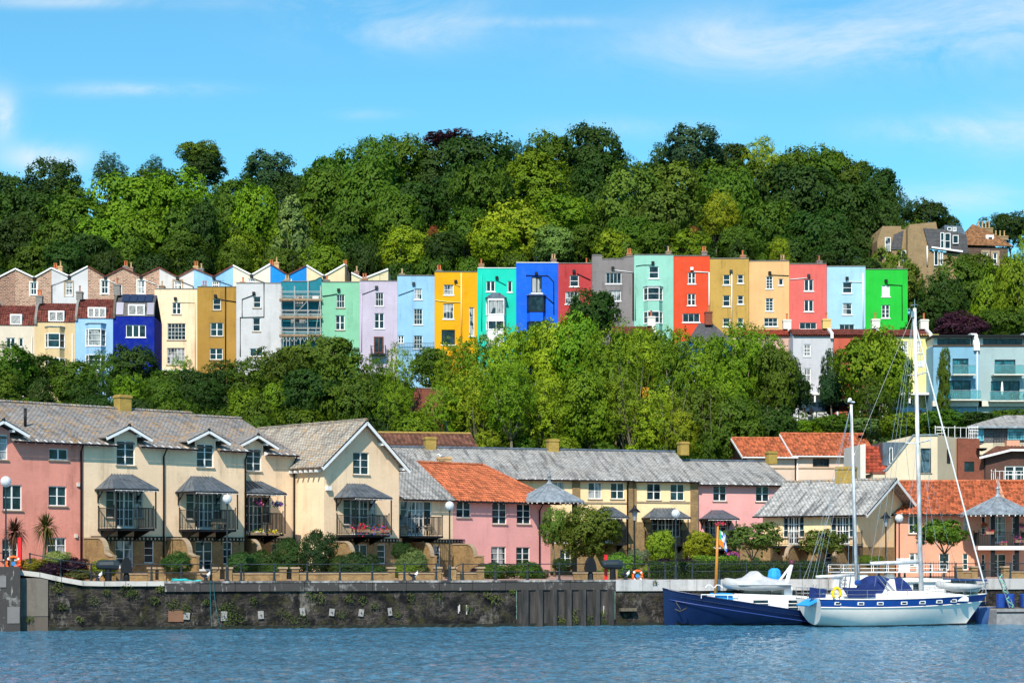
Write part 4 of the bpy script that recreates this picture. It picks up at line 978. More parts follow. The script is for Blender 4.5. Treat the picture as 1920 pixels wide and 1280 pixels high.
# left group in front
L=[(-12,65,610,590,573,'offwhite',(.78,.68,.56),'off-white house with maroon mansard roof at the left edge',[(11.5,633,28.5,652,2,1),(35,633.5,43.5,650,1,1)],(20,590.5,40.5,609,1),None),
 (65,141,604,582,568.6,'buff cream',(.76,.57,.32),'buff cream house with a white framed bay, left of the baby blue one',[],(92,584,120,603.5,2),(85,121,613,700,[(625,651.5),(671,688)])),
 (141,212,597,576.5,561,'baby blue',(.36,.60,.87),'baby blue house with tall bay window and maroon roof',[],(165.5,577.5,198,597,3),(161,198,607,700,[(617,648.5),(665,694)])),
 (212,289.5,592.6,568,553,'royal blue',(.0,.018,.32),'royal blue house with solar panels on its roof',[(236,609,273.5,632.5,3,1)],(241,572,271,591,2),None)]
for (a,b,wt,s1,s2,cn,c,ph,wins,dm,by) in L:
    d=252.; fr=Fr(a,d,4,22.); w=fr.s_at(b)-.01; m=(a+b)/2; zt=fr.sz(m,wt)[1]; z1=fr.sz(m,s1,-.8)[1]; z2=fr.sz(m,s2,-3.2)[1]
    r=fthing('terraced_house',ph,'house',fr,GRP1); UP[cn]=(r,fr,w,zt)
    hs_=[hol(fr,*q[:4]) for q in wins]; M=hs(cn.replace(' ','_'),c,.12)
    shell([(0,zt),(w,zt)],-5,9,hs_,.16).build('wall',M,r)
    for q,hh in zip(wins,hs_): window(r,hh,q[4],q[5],0,.12,.1,rng=rng,sill=WHITE,mull=2)
    RM=PANM if cn!='royal blue' else SL_D
    pantile(r,'lower_roof',[(.3,-.08,zt+.02),(w,-.08,zt+.02),(w,.8,z1),(.3,.8,z1)],RM,tw=.3,amp=.05,seg=4) if cn!='royal blue' else slab(r,'lower_roof',[(.3,-.08,zt+.02),(w,-.08,zt+.02),(w,.8,z1),(.3,.8,z1)],RM)
    pantile(r,'upper_roof',[(.3,.8,z1+.02),(w,.8,z1+.02),(w,3.2,z2),(.3,3.2,z2)],RM,tw=.3,amp=.05,seg=4) if cn!='royal blue' else slab(r,'upper_roof',[(.3,.8,z1+.02),(w,.8,z1+.02),(w,3.2,z2),(.3,3.2,z2)],RM)
    slab(r,'rear_roof',[(w,9,zt),(0,9,zt),(0,3.2,z2),(w,3.2,z2)],RM)
    mb=MB(); mb.prism([(-.25,zt-.3),(-.25,zt+.3),(.9,z1+.55),(3.3,z2+.5),(3.3,zt)],-.02,.3,'x'); mb.build('party_wall',STONEG if cn!='royal blue' else plain('soot_wall',(.1,.09,.07),.9),r)
    if cn!='offwhite': chimney(r,.2,2.6,z2-.2,z2+(.9 if cn!='royal blue' else 1.3),.8,1.1,STONEG,1 if cn!='buff cream' else 2,TERRA,ph=.8)
    a_,b_=fr.s_at(dm[0],-.1),fr.s_at(dm[2],-.1); za=zt+.05; zb2=fr.sz(m,dm[1])[1]
    mb=MB().box(a_-.06,-.05,za,b_+.06,2.2,zb2+.12); dd=mb.build('dormer',WHITE,r)
    window(r,(a_,za+.05,b_,zb2),dm[4],1,y=-.1,rec=.03,bw=.1,rng=rng,sill=None,mull=2)
    if by: 
        z=lambda y:fr.sz(m,y,.5)[1]
        bay(r,fr.s_at(by[0]),fr.s_at(by[1]),z(by[3]),z(by[2]),.9,M,[(z(q),z(p)) for p,q in by[4]][::-1],top=ZINCL,rng=rng,cham=.5,rows=2 if cn=='buff cream' else 3)
    if cn=='royal blue':
        for (u0,u1,v0,v1,yy0,yy1,za_,zb_) in ((.12,.92,0,0,.95,2.9,z1+.14,z2),(.0,.2,0,0,0,.7,zt+.15,z1),(.8,.99,0,0,0,.7,zt+.15,z1)):
            mb=MB(); n=4 if u1-u0>.5 else 1
            for k in range(n):
                x0=lerp(.35,w,lerp(u0,u1,k/n))+.03; x1=lerp(.35,w,lerp(u0,u1,(k+1)/n))-.03
                mb.face([(x0,yy0-.12,za_+.05),(x1,yy0-.12,za_+.05),(x1,yy1-.1,zb_+.05),(x0,yy1-.1,zb_+.05)])
            mb.build('solar_panel',plain('solar_cell',(.03,.04,.09),.2,.3,spec=.8),r)
    if cn in('buff cream','offwhite'):
        tubeobj(r,'drainpipe',[(w-.35,-.08,zt-1.5),(w-.35,-.08,-3)],.07,CREAMW)
# rear row with butterfly gables
rubm={'stone':RUB2,'stoneb':RUB}
B=[(-40,28.3,64.5-68,-1,505,521,505,'stoneb','rough stone house with white edged gables at the left edge',None),
 (28.3,96.7,64.5,0,504,521,503,'stone','pale stone house with a single sash window, left of the white gabled one',(57,529.5,69,553)),
 (96.7,165,130,0,503,518,500,'white','white house with a dipped gable line between two stone houses',(122.5,528.5,136,554)),
 (165,230.5,198,0,500,519,502.5,'stone2','pinkish stone house with maroon gable edge, right of the white gabled one',(189.5,525.5,203,551)),
 (230.5,298.7,264.6,0,502.5,518,502,'stone3','pinkish stone house with white gutter pipes above the royal blue house',(258,525.5,271,551)),
 (298.7,364,333,0,502,520,504,'greyw','grey white house with dipped gables above the tall cream one',(326,526,341,543)),
 (364,437,401,0,504,519,498,'lightb','light blue house with dipped gables above the ochre one',(398,527,410,540)),
 (437,507,471.7,0,498,516,495.5,'ivory','ivory house with dipped gables above the chalk white one',(465,522,479,534)),
 (507,575,540,0,495.5,516,498,'azure','azure blue house with dipped gables above the scaffolding',(533,522,547,530)),
 (575,646.7,608,0,498,518,496,'pale peach','pale peach house with dipped gables above the mint one',(605,524.6,616,530)),
 (659,728,681,0,512,523,505,'straw','straw coloured house with a small white edged gable above the lilac one',None)]
colB={'white':(.68,.68,.71),'greyw':(.66,.65,.66),'lightb':(.28,.56,.88),'ivory':(.76,.70,.6),'azure':(.01,.26,.72),'pale peach':(.86,.66,.42),'straw':(.76,.66,.42)}
for i,(a,b,vx,_,pa,vy,pb,cn,ph,wn) in enumerate(B):
    d=278; fr=Fr(a,d,0,30.); w=fr.s_at(b)-.01
    if vx<a: vx=(a+b)/2
    z=lambda px,py:fr.sz(px,py)[1]; vs=fr.s_at(vx)
    prof=[(0,z(a,pa)),(vs,z(vx,vy)),(w,z(b,pb))]
    M=(RUB if cn=='stoneb' else RUB2 if cn=='stone' else RUB2 if 'stone' in cn else hs('rear_'+cn.replace(' ','_'),colB[cn],.2))
    r=fthing('gabled_terraced_house',ph,'house',fr,'rear row of houses with dipped gables')
    hh=[hol(fr,*wn)] if wn else []
    shell(prof,-3,10,hh,.16,cap=False).build('wall',M,r)
    for q in hh: 
        window(r,q,2 if i<6 else 3,2,0,.12,.12,rng=rng,sill=WHITE)
        if 'stone' in cn or cn in('greyw','white'): 
            k=MB(); e=.2; k.box(q[0]-e,-.03,q[1]-e,q[0],0.02,q[3]+e); k.box(q[2],-.03,q[1]-e,q[2]+e,0.02,q[3]+e); k.box(q[0],-.03,q[3],q[2],0.02,q[3]+e); k.build('window_surround',CREAMW if 'stone' in cn else STONE,r)
    RM=PANM
    for (p,q) in ((prof[0],prof[1]),(prof[1],prof[2])):
        slab(r,'roof',[(p[0],-.12,p[1]+.1),(q[0],-.12,q[1]+.1),(q[0],10.,q[1]+.1),(p[0],10.,p[1]+.1)],RM,.12)
    e=MB(); em=WHITE if cn in('stoneb','stone','white','ivory','pale peach','straw') else PANM
    for (p,q) in ((prof[0],prof[1]),(prof[1],prof[2])): e.bar((p[0],-.15,p[1]+(.04 if em==WHITE else .05)),(q[0],-.15,q[1]+(.04 if em==WHITE else .05)),.1,.2 if em==WHITE else .14)
    e.build('verge',em,r)
    MB().box(vs-.2,-.3,prof[1][1]-.35,vs+.2,-.02,prof[1][1]+.1).build('rain_hopper',IRON,r)
    if i in(3,4,5,6,7,2): tubeobj(r,'drainpipe',[(vs,-.1,prof[1][1]-.4),(vs+(w-vs)*.95 if i!=2 else .05,-.1,prof[1][1]-1.3),(vs+(w-vs)*.97 if i!=2 else .05,-.1,-1)],.06,WHITE if i in(3,4) else IRON,5)
    chimney(r,w*.95 if i%2 else .5,3.5,prof[0][1]-.8,prof[0][1]+.55+.3*rng.random(),.7,1.,[STONEG,RUB,POTY][i%3],1+i%2,TERRA if i%2 else POTY,ph=.75)
    if i in(3,4,5,7,8): antenna(r,w*(.3+.4*rng.random()),3.,prof[0][1]-.3,2.)
# row below the crescent, mostly behind trees: px0,px1,eave,ridge,colour
RW=[(1150,1230,628,612,'amber',(.85,.4,.02),'amber house glimpsed between the tree crowns under the crimson house'),
 (1270,1370,640,None,'deep blue',(.02,.12,.33),'deep blue house with dark hipped roof glimpsed behind the wood'),
 (1375,1487,630,618,'faded pink',(.74,.47,.4),'faded pink house under the peach one, its roof above the trees'),
 (1487,1562,630,617,'cool white',(.60,.61,.66),'cool white house with a columned porch, left of the dark pine'),
 (1562,1655,630,617,'brick red',(.62,.13,.08),'brick red and white house behind the tall split tree'),
 (1655,1747,631,618,'lemon',(.86,.78,.36),'lemon house right of the tall split tree, behind the main mast')]
for (a,b,ev,rd,cn,c,ph) in RW:
    d=236 if a>1400 else 240; zb=20.5 if a>1400 else 22.; fr=Fr(a,d,0,zb); w=fr.s_at(b)-.01; z=lambda y,o=0.:fr.sz((a+b)/2,y,o)[1]
    r=fthing('terraced_house',ph,'house',fr,'lower row of houses behind the wood'); M=hs(cn.replace(' ','_'),c,.15); zt=z(ev)
    hh=[]
    for q in {'amber':[(1165,690,1175,706)],'deep blue':[(1300,668,1320,686),(1296,710,1312,728),(1340,668,1355,686)],'faded pink':[(1432,642,1448,662),(1395,642,1410,662),(1432,690,1448,712)],
              'cool white':[(1507,690,1520,726),(1510,745,1530,768),(1507,645,1520,668)],'brick red':[(1600,698,1617,728),(1599,750,1619,772),(1572,748,1590,768),(1600,645,1617,668)],'lemon':[(1690,640,1702,662),(1690,697,1704,732),(1696,748,1712,766),(1718,640,1730,662)]}[cn]: hh.append(hol(fr,*q))
    prof=[(0,zt),(w,zt)]; shell(prof,-3,9,hh,.16).build('wall',M,r)
    for q in hh: window(r,q,3,3,0,.12,.11,rng=rng,sill=WHITE)
    if rd:
        z2=z(rd,-3.); pantile(r,'roof',[(0,-.3,zt+.1),(w,-.3,zt+.1),(w,3,z2),(0,3,z2)],PANM if cn!='faded pink' else PANR,seg=4,amp=.05); slab(r,'rear_roof',[(w,9,zt),(0,9,zt),(0,3,z2),(w,3,z2)],PANM)
        mb=MB(); mb.prism([(-.4,zt-.3),(-.4,zt+.35),(3,z2+.35),(3,zt)],w-.35,w+.0,'x'); mb.build('party_wall',WHITE,r)
        chimney(r,w-.4,2.6,z2,z2+1.2,1.,.9,CREAMW if cn!='cool white' else hs('buttercup',(.8,.55,.2)),1,TERRA,ph=.8)
    else:
        z2=z(606,-3); slab(r,'roof',[(0.2*w,-.3,zt),(w*1.05,-.3,zt),(w*.7,3,z2),(w*.45,3,z2)],SL_D); slab(r,'roof',[(w*1.05,-.3,zt),(w*1.05,6,zt),(w*.7,3,z2)],SL_D); slab(r,'roof',[(.2*w,6,zt),(.2*w,-.3,zt),(w*.45,3,z2)],SL_D)
        chimney(r,w*.62,2.4,z2-.3,z2+1.4,.9,.9,REDB,1,TERRA,ph=.8)
    if cn in('cool white','brick red','lemon'):
        mb=MB(); zf=z(738); mb.box(.1,-1.6,zf-.25,w-.1,0,zf); 
        for x in (.3,w*.5,w-.3): mb.box(x-.1,-1.5,-.2,x+.1,-1.3,zf-.25)
        mb.build('porch',WHITE,r)
    if cn=='lemon': MB().box(w-1.4,.02,-.5,w+.9,7,zt+.3).build('side_wing',hs('lemon_side',(.78,.68,.22),.1),r)
BALG=mat('balustrade_glass',lambda t,b,o:(t.set(b,'Base Color',(.35,.68,.7,1)),t.set(b,'Roughness',.03),t.set(b,'Transmission Weight',.85),t.set(b,'IOR',1.1)))
# modern flats on the right
for i,(a,b,c,ph) in enumerate([(1750,1836,(.24,.48,.66),'pale blue modern town house with glass balconies'),(1836,1935,(.40,.53,.56),'grey blue modern town house with a closed parasol on its balcony, right edge')]):
    fr=Fr(a,232,0,21.5); w=fr.s_at(b)-.01; z=lambda y:fr.sz((a+b)/2,y)[1]; zt=z(648)
    r=fthing('modern_town_house',ph,'house',fr,'modern town houses on the right')
    W2=[(1786,672,1816,704),(1782,713,1820,750)] if i==0 else [(1865,674,1904,705),(1858,714,1912,750)]
    if i==0: W2=[(1786,672,1816,704),(1772,713,1820,748)]
    hh=[hol(fr,*q) for q in W2]; shell([(0,zt),(w,zt)],-2,9,hh,.25).build('wall',hs('flat%d'%i,c,.05),r)
    for q in hh: window(r,q,3,1,0,.2,.07,fm=LEADG,gm=glassm('teal',(.02,.12,.15)),rng=rng,sill=None)
    mb=MB().box(.1,.5,zt+.01,w-.9,8,z(632)); mb.build('attic_storey',CREAMW,r)
    q=(.6,zt+.15,w-1.0,z(634)); window(r,q,6,1,y=.36,rec=.1,fm=IRON,gm=G_MID,sill=None)
    MB().box(-.1,-.3,z(632),w-.6,8.5,z(628)).build('flat_roof',IRON,r); MB().box(-.05,-.1,zt-.08,w-.5,.1,zt+.12).build('parapet_coping',plain('brown_cap',(.06,.04,.03),.8),r)
    mb=MB(); pts=[(-.4,zt-.6)]+[(-.35+2.1*(1-math.cos(t_*math.pi/2/6)),zt-.6+2.3*math.sin(t_*math.pi/2/6)) for t_ in range(7)]+[(8,z(625)),(8,zt-.6)]
    mb.prism(pts,w-.7,w,'x'); mb.build('curved_party_wall',WHITE,r)
    tubeobj(r,'drainpipe',[(w-.25,-.15,zt-.4),(w-.25,-.15,-2)],.09,WHITE)
    for (ya,yb_,xa,xb) in ((703,688,1782,1824),(750,731,1768,1834)) if i==0 else ((703,688,1858,1915),(752,731,1850,1930)):
        A=fr.s_at(xa);Bx=min(fr.s_at(xb),w+.5); zf=z(ya); f=MB().box(A,-1.5,zf-.15,Bx,-.01,zf).build('balcony',CREAMW,r)
        gl=MB(); gl.box(A+.03,-1.48,zf,Bx-.03,-1.45,zf+1.05); gl.build('glass_balustrade',BALG,f); MB().tube([(A,-1.47,zf+1.07),(Bx,-1.47,zf+1.07)],.03,5).build('handrail',ZINCL,f)
        if i==1 and ya==752:
            p=fr.pt(fr.s_at(1875),-1.); o=MB().lathe([(.03,0),(.03,.5),(.12,.6),(.17,1.2),(.1,2.1),(.02,2.3)],(0,0,0),8).build('closed_parasol',WHITE); o.location=(p[0],p[1],21.5+zf+.01); tag(o,'closed white parasol on the balcony of the grey blue town house','parasol')
            for k,px in enumerate((1893,1903,1917)):
                p=fr.pt(fr.s_at(px),-1.1); FLW.append((p[0],p[1],21.5+zf,'potted plant on the balcony of the grey blue town house') )if 'FLW' in globals() else None
    MB().box(-.2,-.6,z(762),w+.2,.0,z(752)).build('ground_wall',CREAMW,r)
# tall brown block and stone villa top right
fr=Fr(1655,300,0,0); z=lambda px,py,o=0.:fr.sz(px,py,o)[1]
r=thing('apartment_block','brown brick apartment block with slate mansards on the hill above the green house','building',(fr.x,fr.y,0),0)
X=lambda px,o=0.:fr.s_at(px,o)
S=stucco('tan_block',(.33,.215,.11),.3)
def poly(name,pts,D,m,par=r,y0=0.): return MB().prism([(X(p[0],-y0),z(p[0],p[1],-y0)) for p in pts],y0,y0+D).build(name,m,par)
poly('wing',[(1645,560),(1645,450),(1655,424),(1690,424),(1690,560)],10,TANB,y0=1.)
poly('wing',[(1672,560),(1672,465),(1687,430),(1702,430),(1702,560)],10,TANB,y0=.2)
poly('mansard',[(1670,468),(1676,440),(1694,432),(1690,468)],.12,SL_D,y0=.05)
poly('wall',[(1702,560),(1702,428),(1730,426),(1742,470),(1812,478),(1812,560)],12,TANB,y0=-1.2)
poly('mansard',[(1732,428),(1770,430),(1812,440),(1816,476),(1742,466)],.3,SL_D,y0=-1.6)
poly('attic',[(1770,436),(1771,422),(1803,424),(1812,440)],8,ZINC,y0=-.9)
poly('roof_wall',[(1704,428),(1706,421),(1755,416),(1758,432)],6,TANB,y0=0.)
for (a,b,c,d,nc,nr) in [(1659,445,1670,472,1,2),(1659,478,1668,504,1,2),(1690,470,1699,498,1,3),(1763,436,1770,466,1,2),(1771,437,1782,467,1,2),(1786,441,1797,457,1,1),(1751,469,1759,498,1,1),(1762,471,1768,498,1,2),(1776,426,1784,433,1,1),(1786,426,1793,434,1,1)]:
    yy={1659:.9,1690:.1}.get(a,-1.75 if b<466 and a>1750 and b>434 else (-1.35 if b>468 else -1.)); 
    hh=(X(a,-yy),z(a,d,-yy),X(c,-yy),z(a,b,-yy)); window(r,hh,nc,nr,y=yy-.12,rec=.05,bw=.1,rng=rng,sill=None)
mb=MB(); mb.bar((X(1742),-1.8,z(1742,467)),(X(1800),-1.8,z(1800,475)),.2,.25); mb.build('parapet_coping',WHITE,r); tubeobj(r,'drainpipe',[(X(1735),-1.4,z(1735,464)),(X(1735),-1.4,z(1735,500))],.12,WHITE); antenna(r,X(1747),1,z(1747,416),2)
r=thing('stone_villa','dark stone villa with brown tiled roof and four chimney pots at the top right','house',(xat(1780,308),308,0),0)
fr=Fr(1780,308,0,0)
hh=[hol(fr,*q) for q in ((1844,473,1852,495),(1862,474,1870,496))]
shell([(X(1800)-X(1780),z(0,463)),(fr.s_at(1892),z(0,463))] if False else [(fr.s_at(1800),zat(464,308)),(fr.s_at(1890),zat(464,308))],38,9,hh,.2).build('wall',bricky('villa_stone',(.12,.07,.06),(.08,.05,.05),(.2,.15,.1),.5,.25,.03,.2),r)
for q in hh: 
    window(r,q,1,2,0,.12,.14,rng=rng,sill=CREAMW); k=MB(); k.box(q[0]-.35,-.05,q[1]-.3,q[0],.02,q[3]+.35); k.box(q[2],-.05,q[1]-.3,q[2]+.35,.02,q[3]+.35); k.box(q[0],-.05,q[3],q[2],.02,q[3]+.35); k.build('window_surround',STONE,r)
Z=lambda y:zat(y,310)
a,b=fr.s_at(1794),fr.s_at(1898)
RO=tilem('russet',(.2,.095,.04))
slab(r,'roof',[(a,-.4,Z(463)),(b,-.4,Z(466)),(b-2.5,4.,Z(430)),(a+3.5,4.,Z(416))],RO); slab(r,'roof',[(a,9,Z(463)),(a,-.4,Z(463)),(a+3.5,4,Z(416))],RO); slab(r,'rear_roof',[(b,9,Z(466)),(a,9,Z(463)),(a+3.5,4,Z(416)),(b-2.5,4,Z(430))],RO)
MB().box(fr.s_at(1852),1.2,Z(463),fr.s_at(1867),3.5,Z(442)).build('dormer',WHITE,r); window(r,(fr.s_at(1855),Z(459),fr.s_at(1865),Z(445)),1,2,y=1.08,rec=.03,bw=.13,sill=None)
chimney(r,fr.s_at(1858),4.5,Z(440),Z(423),2.6,1.2,TANB,4,POTY,ph=1.1); chimney(r,fr.s_at(1890),5,Z(445),Z(437),2.4,1,TANB,3,POTY,ph=.9)
# ---------------------------------------------------------------- orange roofed and modern houses, mid right
fA=Fr(1400,185,6,3.); zeA=fA.sz(1450,857)[1]
for (a,b,ev,rd,ph,ws) in [(1400,1490,857,822,'pale rose house with orange pantile roof, left and lower of the pair',[(1414,861,1438,871,1,1),(1469,860,1491,875,3,1)]),(1493,1640,855,814,'pale rose house with orange pantile roof, right and higher of the pair',[(1524,859,1555,875,3,1),(1594,859,1610,875,2,1)])]:
    fr=fA.sub(a); w=fr.s_at(b); ze=fr.sz((a+b)/2,ev)[1]; zr=fr.sz((a+b)/2,rd,-4.5)[1]
    r=fthing('orange_roofed_house',ph,'house',fr,'orange roofed houses below the wood'); hh=[hol(fr,*q[:4]) for q in ws]
    hh=[q for q in hh if q[2]<w and q[0]>0.1]
    shell([(0,ze+.2),(w,ze+.2)],-.3,9,hh,.15).build('wall',S_PALE,r)
    for q,wq_ in zip(hh,ws): window(r,q,wq_[4],1,fm=plain('brown_frame',(.1,.05,.03),.6),gm=G_MID,sill=None,rng=rng,bw=.07)
    pantile(r,'roof',[(-.5,-.5,ze),(w+.2,-.5,ze),(w+.2,4.5,zr),(-.5,4.5,zr)],PAN,tw=.36,th=.42,amp=.06); slab(r,'rear_roof',[(w+.2,9.5,ze),(-.5,9.5,ze),(-.5,4.5,zr),(w+.2,4.5,zr)],PAN); ridge(r,(-.5,4.5,zr+.05),(w+.2,4.5,zr+.05),PAN)
    mb=MB(); mb.face([(-.02,0,ze+.2),(-.02,9,ze+.2),(-.02,4.5,zr-.1)]); mb.face([(w,0,ze+.2),(w,4.5,zr-.1),(w,9,ze+.2)]); mb.box(-.03,.0,-.3,-.01,9,ze+.19); mb.build('gable_wall',REDB,r)
    MB().bar((-.55,-.55,ze-.08),(-.55,4.5,zr-.08),.06,.2).build('barge_board',WHITE,r); z_=fr.sz((a+b)/2,877)[1]; MB().box(.01,-.05,z_-.1,w,.01,z_+.05).build('string_course',STONE,r); MB().tube([(-.5,-.56,ze-.06),(w+.2,-.56,ze-.06)],.07,6).build('gutter',WHITE,r)
    tubeobj(r,'drainpipe',[(.1,-.1,ze-.1),(.1,-.1,-.2)],.07,WHITE)
antenna(r,fr.s_at(1632,-4.5),4.5,zr,3.); MB().lathe([(.02,0),(.35,.08),(.5,.25)],(0,0,0),12).build('satellite_dish',IRON,r).location=(w-.2,3.5,zr-.4)
fr=Fr(1612,176,4,3.); z=lambda py,px=1700,o=0.:fr.sz(px,py,o)[1]; X=lambda px,o=0.:fr.s_at(px,o)
r=fthing('modern_house','modern cream house with sloping parapet, grey dormer and red tiled slope behind the main mast','house',fr)
hW=hol(fr,1726,840,1746,886)
prof=[(X(1655),z(884)),(X(1663),z(880)),(X(1669),z(872)),(X(1712),z(816)),(X(1758),z(815))]
shell(prof,-.3,9,[hW],.2).build('wall',S_CRM2,r); window(r,hW,1,2,0,.15,.05,fm=LEADG,gm=glassm('bluegrey',(.05,.1,.14)),sill=STONE)
mb=MB(); f_=lambda px,o:(X(px,o),-o)
mb.face([(X(1758)+.01,0,-.3),(X(1795,-3.),3.,-.3),(X(1795,-3.),3.,z(821,1795,-3)),(X(1758)+.01,0,z(815,1758))]); mb.build('side_wall',stucco('modern_side',(.6,.5,.36),.08),r)
a=Vector((X(1758),0,0));b_=Vector((X(1795,-3.),3.,0)); q=a.lerp(b_,.45); q2=a.lerp(b_,.62); zz1,zz0=z(842,1776,-1.5),z(868,1776,-1.5)
mb=MB(); n=Vector((b_.y,-b_.x,0)).normalized()*.02 if False else Vector(((b_-a).y,-(b_-a).x,0)).normalized()*.03
mb.face([q+n+Vector((0,0,zz0)),q2+n+Vector((0,0,zz0)),q2+n+Vector((0,0,zz1)),q+n+Vector((0,0,zz1))]); mb.build('window',G_DARK,r)
mb=MB().prism([(X(1612),z(905)),(X(1622),z(905)),(X(1622),z(832)),(X(1612),z(834))],-.2,6).build('fire_wall',CREAMW,r)
pantile(r,'tiled_slope',[(X(1622),.1,z(886)),(X(1662),.1,z(886)),(X(1662,-2.),2.2,z(833)),(X(1622,-2.),2.2,z(833))],PANR,tw=.36,th=.4)
MB().box(X(1655,-.6),.6,z(872),X(1700,-.6),5,z(828)).build('dormer',ZINC,r); window(r,(X(1667,-.6),z(868),X(1673,-.6),z(838)),1,1,y=.45,rec=.03,gm=G_MID,sill=None)
MB().prism([(X(1635),z(905)),(X(1657),z(905)),(X(1657),z(884)),(X(1635),z(889))],-.4,3).build('low_wall',S_CRM2,r); MB().box(X(1634),-.45,z(889),X(1658),.3,z(884)).build('brick_band',REDB,r)
k=MB()
for p,q in zip(prof,prof[1:]): k.bar((p[0],.0,p[1]+.04),(q[0],.0,q[1]+.04),.25,.1)
k.build('parapet_coping',ZINCL,r)
r2=fthing('brick_house','dark red brick house with a small square window and white roof railing behind the forestay','house',fr.sub(1796,-2.5)); fr=fr.sub(1796,-2.5)
wB=fr.s_at(1848); hB=hol(fr,1808,865,1827,884); ztB=fr.sz(1820,822)[1]; shell([(0,ztB),(wB*.78,ztB),(wB*.79,ztB-1.5),(wB,ztB-1.5)],-.3,8,[hB],.15).build('wall',REDB,r2); window(r2,hB,2,1,fm=LEADG,gm=G_DARK,sill=None)
mb=MB(); railing_mb(mb,[(-2.0,.5),(-.2,.3),(wB*.75,.3),(wB*.75,3)],1.05,ztB,step=.5,r=.02); 
for (x0,x1) in ((-2.,-1.2),(wB*.4,wB*.75)):
    for zz_ in (.3,.6,.9): mb.bar((x0,.1,ztB+zz_+.2),(x1,.1,ztB+zz_+.2),.05)
mb.build('roof_railing',WHITE,r2); MB().lathe([(.02,0),(.4,.1),(.55,.28)],(0,0,0),12).build('satellite_dish',IRON,r2).location=(wB*.8,-.5,ztB-1.2)
tubeobj(r2,'drainpipe',[(wB-.1,-.1,ztB-1.6),(wB-.1,-.1,-.2)],.07,IRON)
fr=fr.sub(1848,.3); r=fthing('brick_house','brown brick house with white french window and railed balcony at the right edge','house',fr); wq_=9.; h1=hol(fr,1884,873,1921,905); ze=fr.sz(1880,856)[1]
shell([(0,ze),(2.2,ze+.6),(wq_,ze+.6)],-.3,8,[h1],.15).build('wall',DKB,r); window(r,h1,2,2,bw=.1,mull=1,name='french_door',door=True,rng=rng)
pantile(r,'roof',[(-.8,-.6,ze-.1),(2.2,-.6,ze+.65),(3.2,3.5,fr.sz(1880,836,-3.5)[1]),(2.2,3.5,fr.sz(1880,836,-3.5)[1])],PANB,tw=.4); pantile(r,'roof',[(2.2,-.6,ze+.65),(wq_,-.6,ze+.65),(wq_,3.5,fr.sz(1880,836,-3.5)[1]),(3.2,3.5,fr.sz(1880,836,-3.5)[1])],PANB,tw=.4)
MB().bar((-.8,-.65,ze-.15),(2.2,-.65,ze+.6),.05,.2).bar((2.2,-.65,ze+.6),(wq_,-.65,ze+.6),.05,.2).build('fascia',WHITE,r)
zf=fr.sz(1890,905,1.2)[1]; f=MB().box(fr.s_at(1866,1.2),-1.3,zf-.15,wq_,-.01,zf).build('balcony',CREAMW,r); mb=MB(); railing_mb(mb,[(fr.s_at(1866,1.2),-.1),(fr.s_at(1866,1.2),-1.25),(wq_,-1.25)],1.1,zf,step=.4,r=.02); mb.build('balcony_railing',WHITE,f)
# penthouse
fr=Fr(1825,192,0,3.); z=lambda py,px=1870,o=0.:fr.sz(px,py,o)[1]; X=lambda px,o=0.:fr.s_at(px,o)
r=fthing('penthouse_block','flat block topped by a grey mansard penthouse with turquoise windows, right edge','building',fr)
MB().prism([(X(1828),z(905)),(X(1828),z(838)),(X(1848),z(830)),(X(1940),z(830)),(X(1940),z(905))],0,9).build('wall',S_CRM2,r)
mb=MB(); mb.prism([(X(1826),z(831)),(X(1835),z(799)),(X(1940),z(799)),(X(1940),z(831))],.3,9); mb.build('mansard',slate('mansard_grey',(.16,.16,.18),0,.2),r)
mb=MB(); zt,ze=z(774),z(799); mb.face([(X(1811),-.5,ze),(X(1950),-.5,ze),(X(1950),3,zt),(X(1884,-3),3,zt)]); mb.face([(X(1811),9,ze),(X(1811),-.5,ze),(X(1884,-3),3,zt)]); mb.face([(X(1884,-3),3,zt),(X(1950),3,zt),(X(1950),9,ze),(X(1811),9,ze)]); mb.face([(X(1811),-.5,ze-.02),(X(1811),9,ze-.02),(X(1950),9,ze-.02),(X(1950),-.5,ze-.02)]); mb.build('roof',SL_G,r)
MB().bar((X(1811),-.52,ze-.1),(X(1950),-.52,ze-.1),.1,.2).build('fascia',ZINCL,r)
for (a,b,c,d) in ((1833,801,1845,826),(1890,803,1925,824)): window(r,(X(a),z(d),X(c),z(b)),3 if a>1880 else 2,1,y=.1,rec=.05,fm=plain('turquoise_frame',(.2,.5,.62),.4),gm=G_CYAN,sill=None)
mb=MB(); railing_mb(mb,[(X(1862),-.3),(X(1945),-.3)],1.0,z(829),step=.25,r=.014); mb.build('balcony_railing',IRON,r); MB().box(X(1884),-.8,z(845),X(1908),.2,z(826)).build('vent_housing',S_SALM,r)
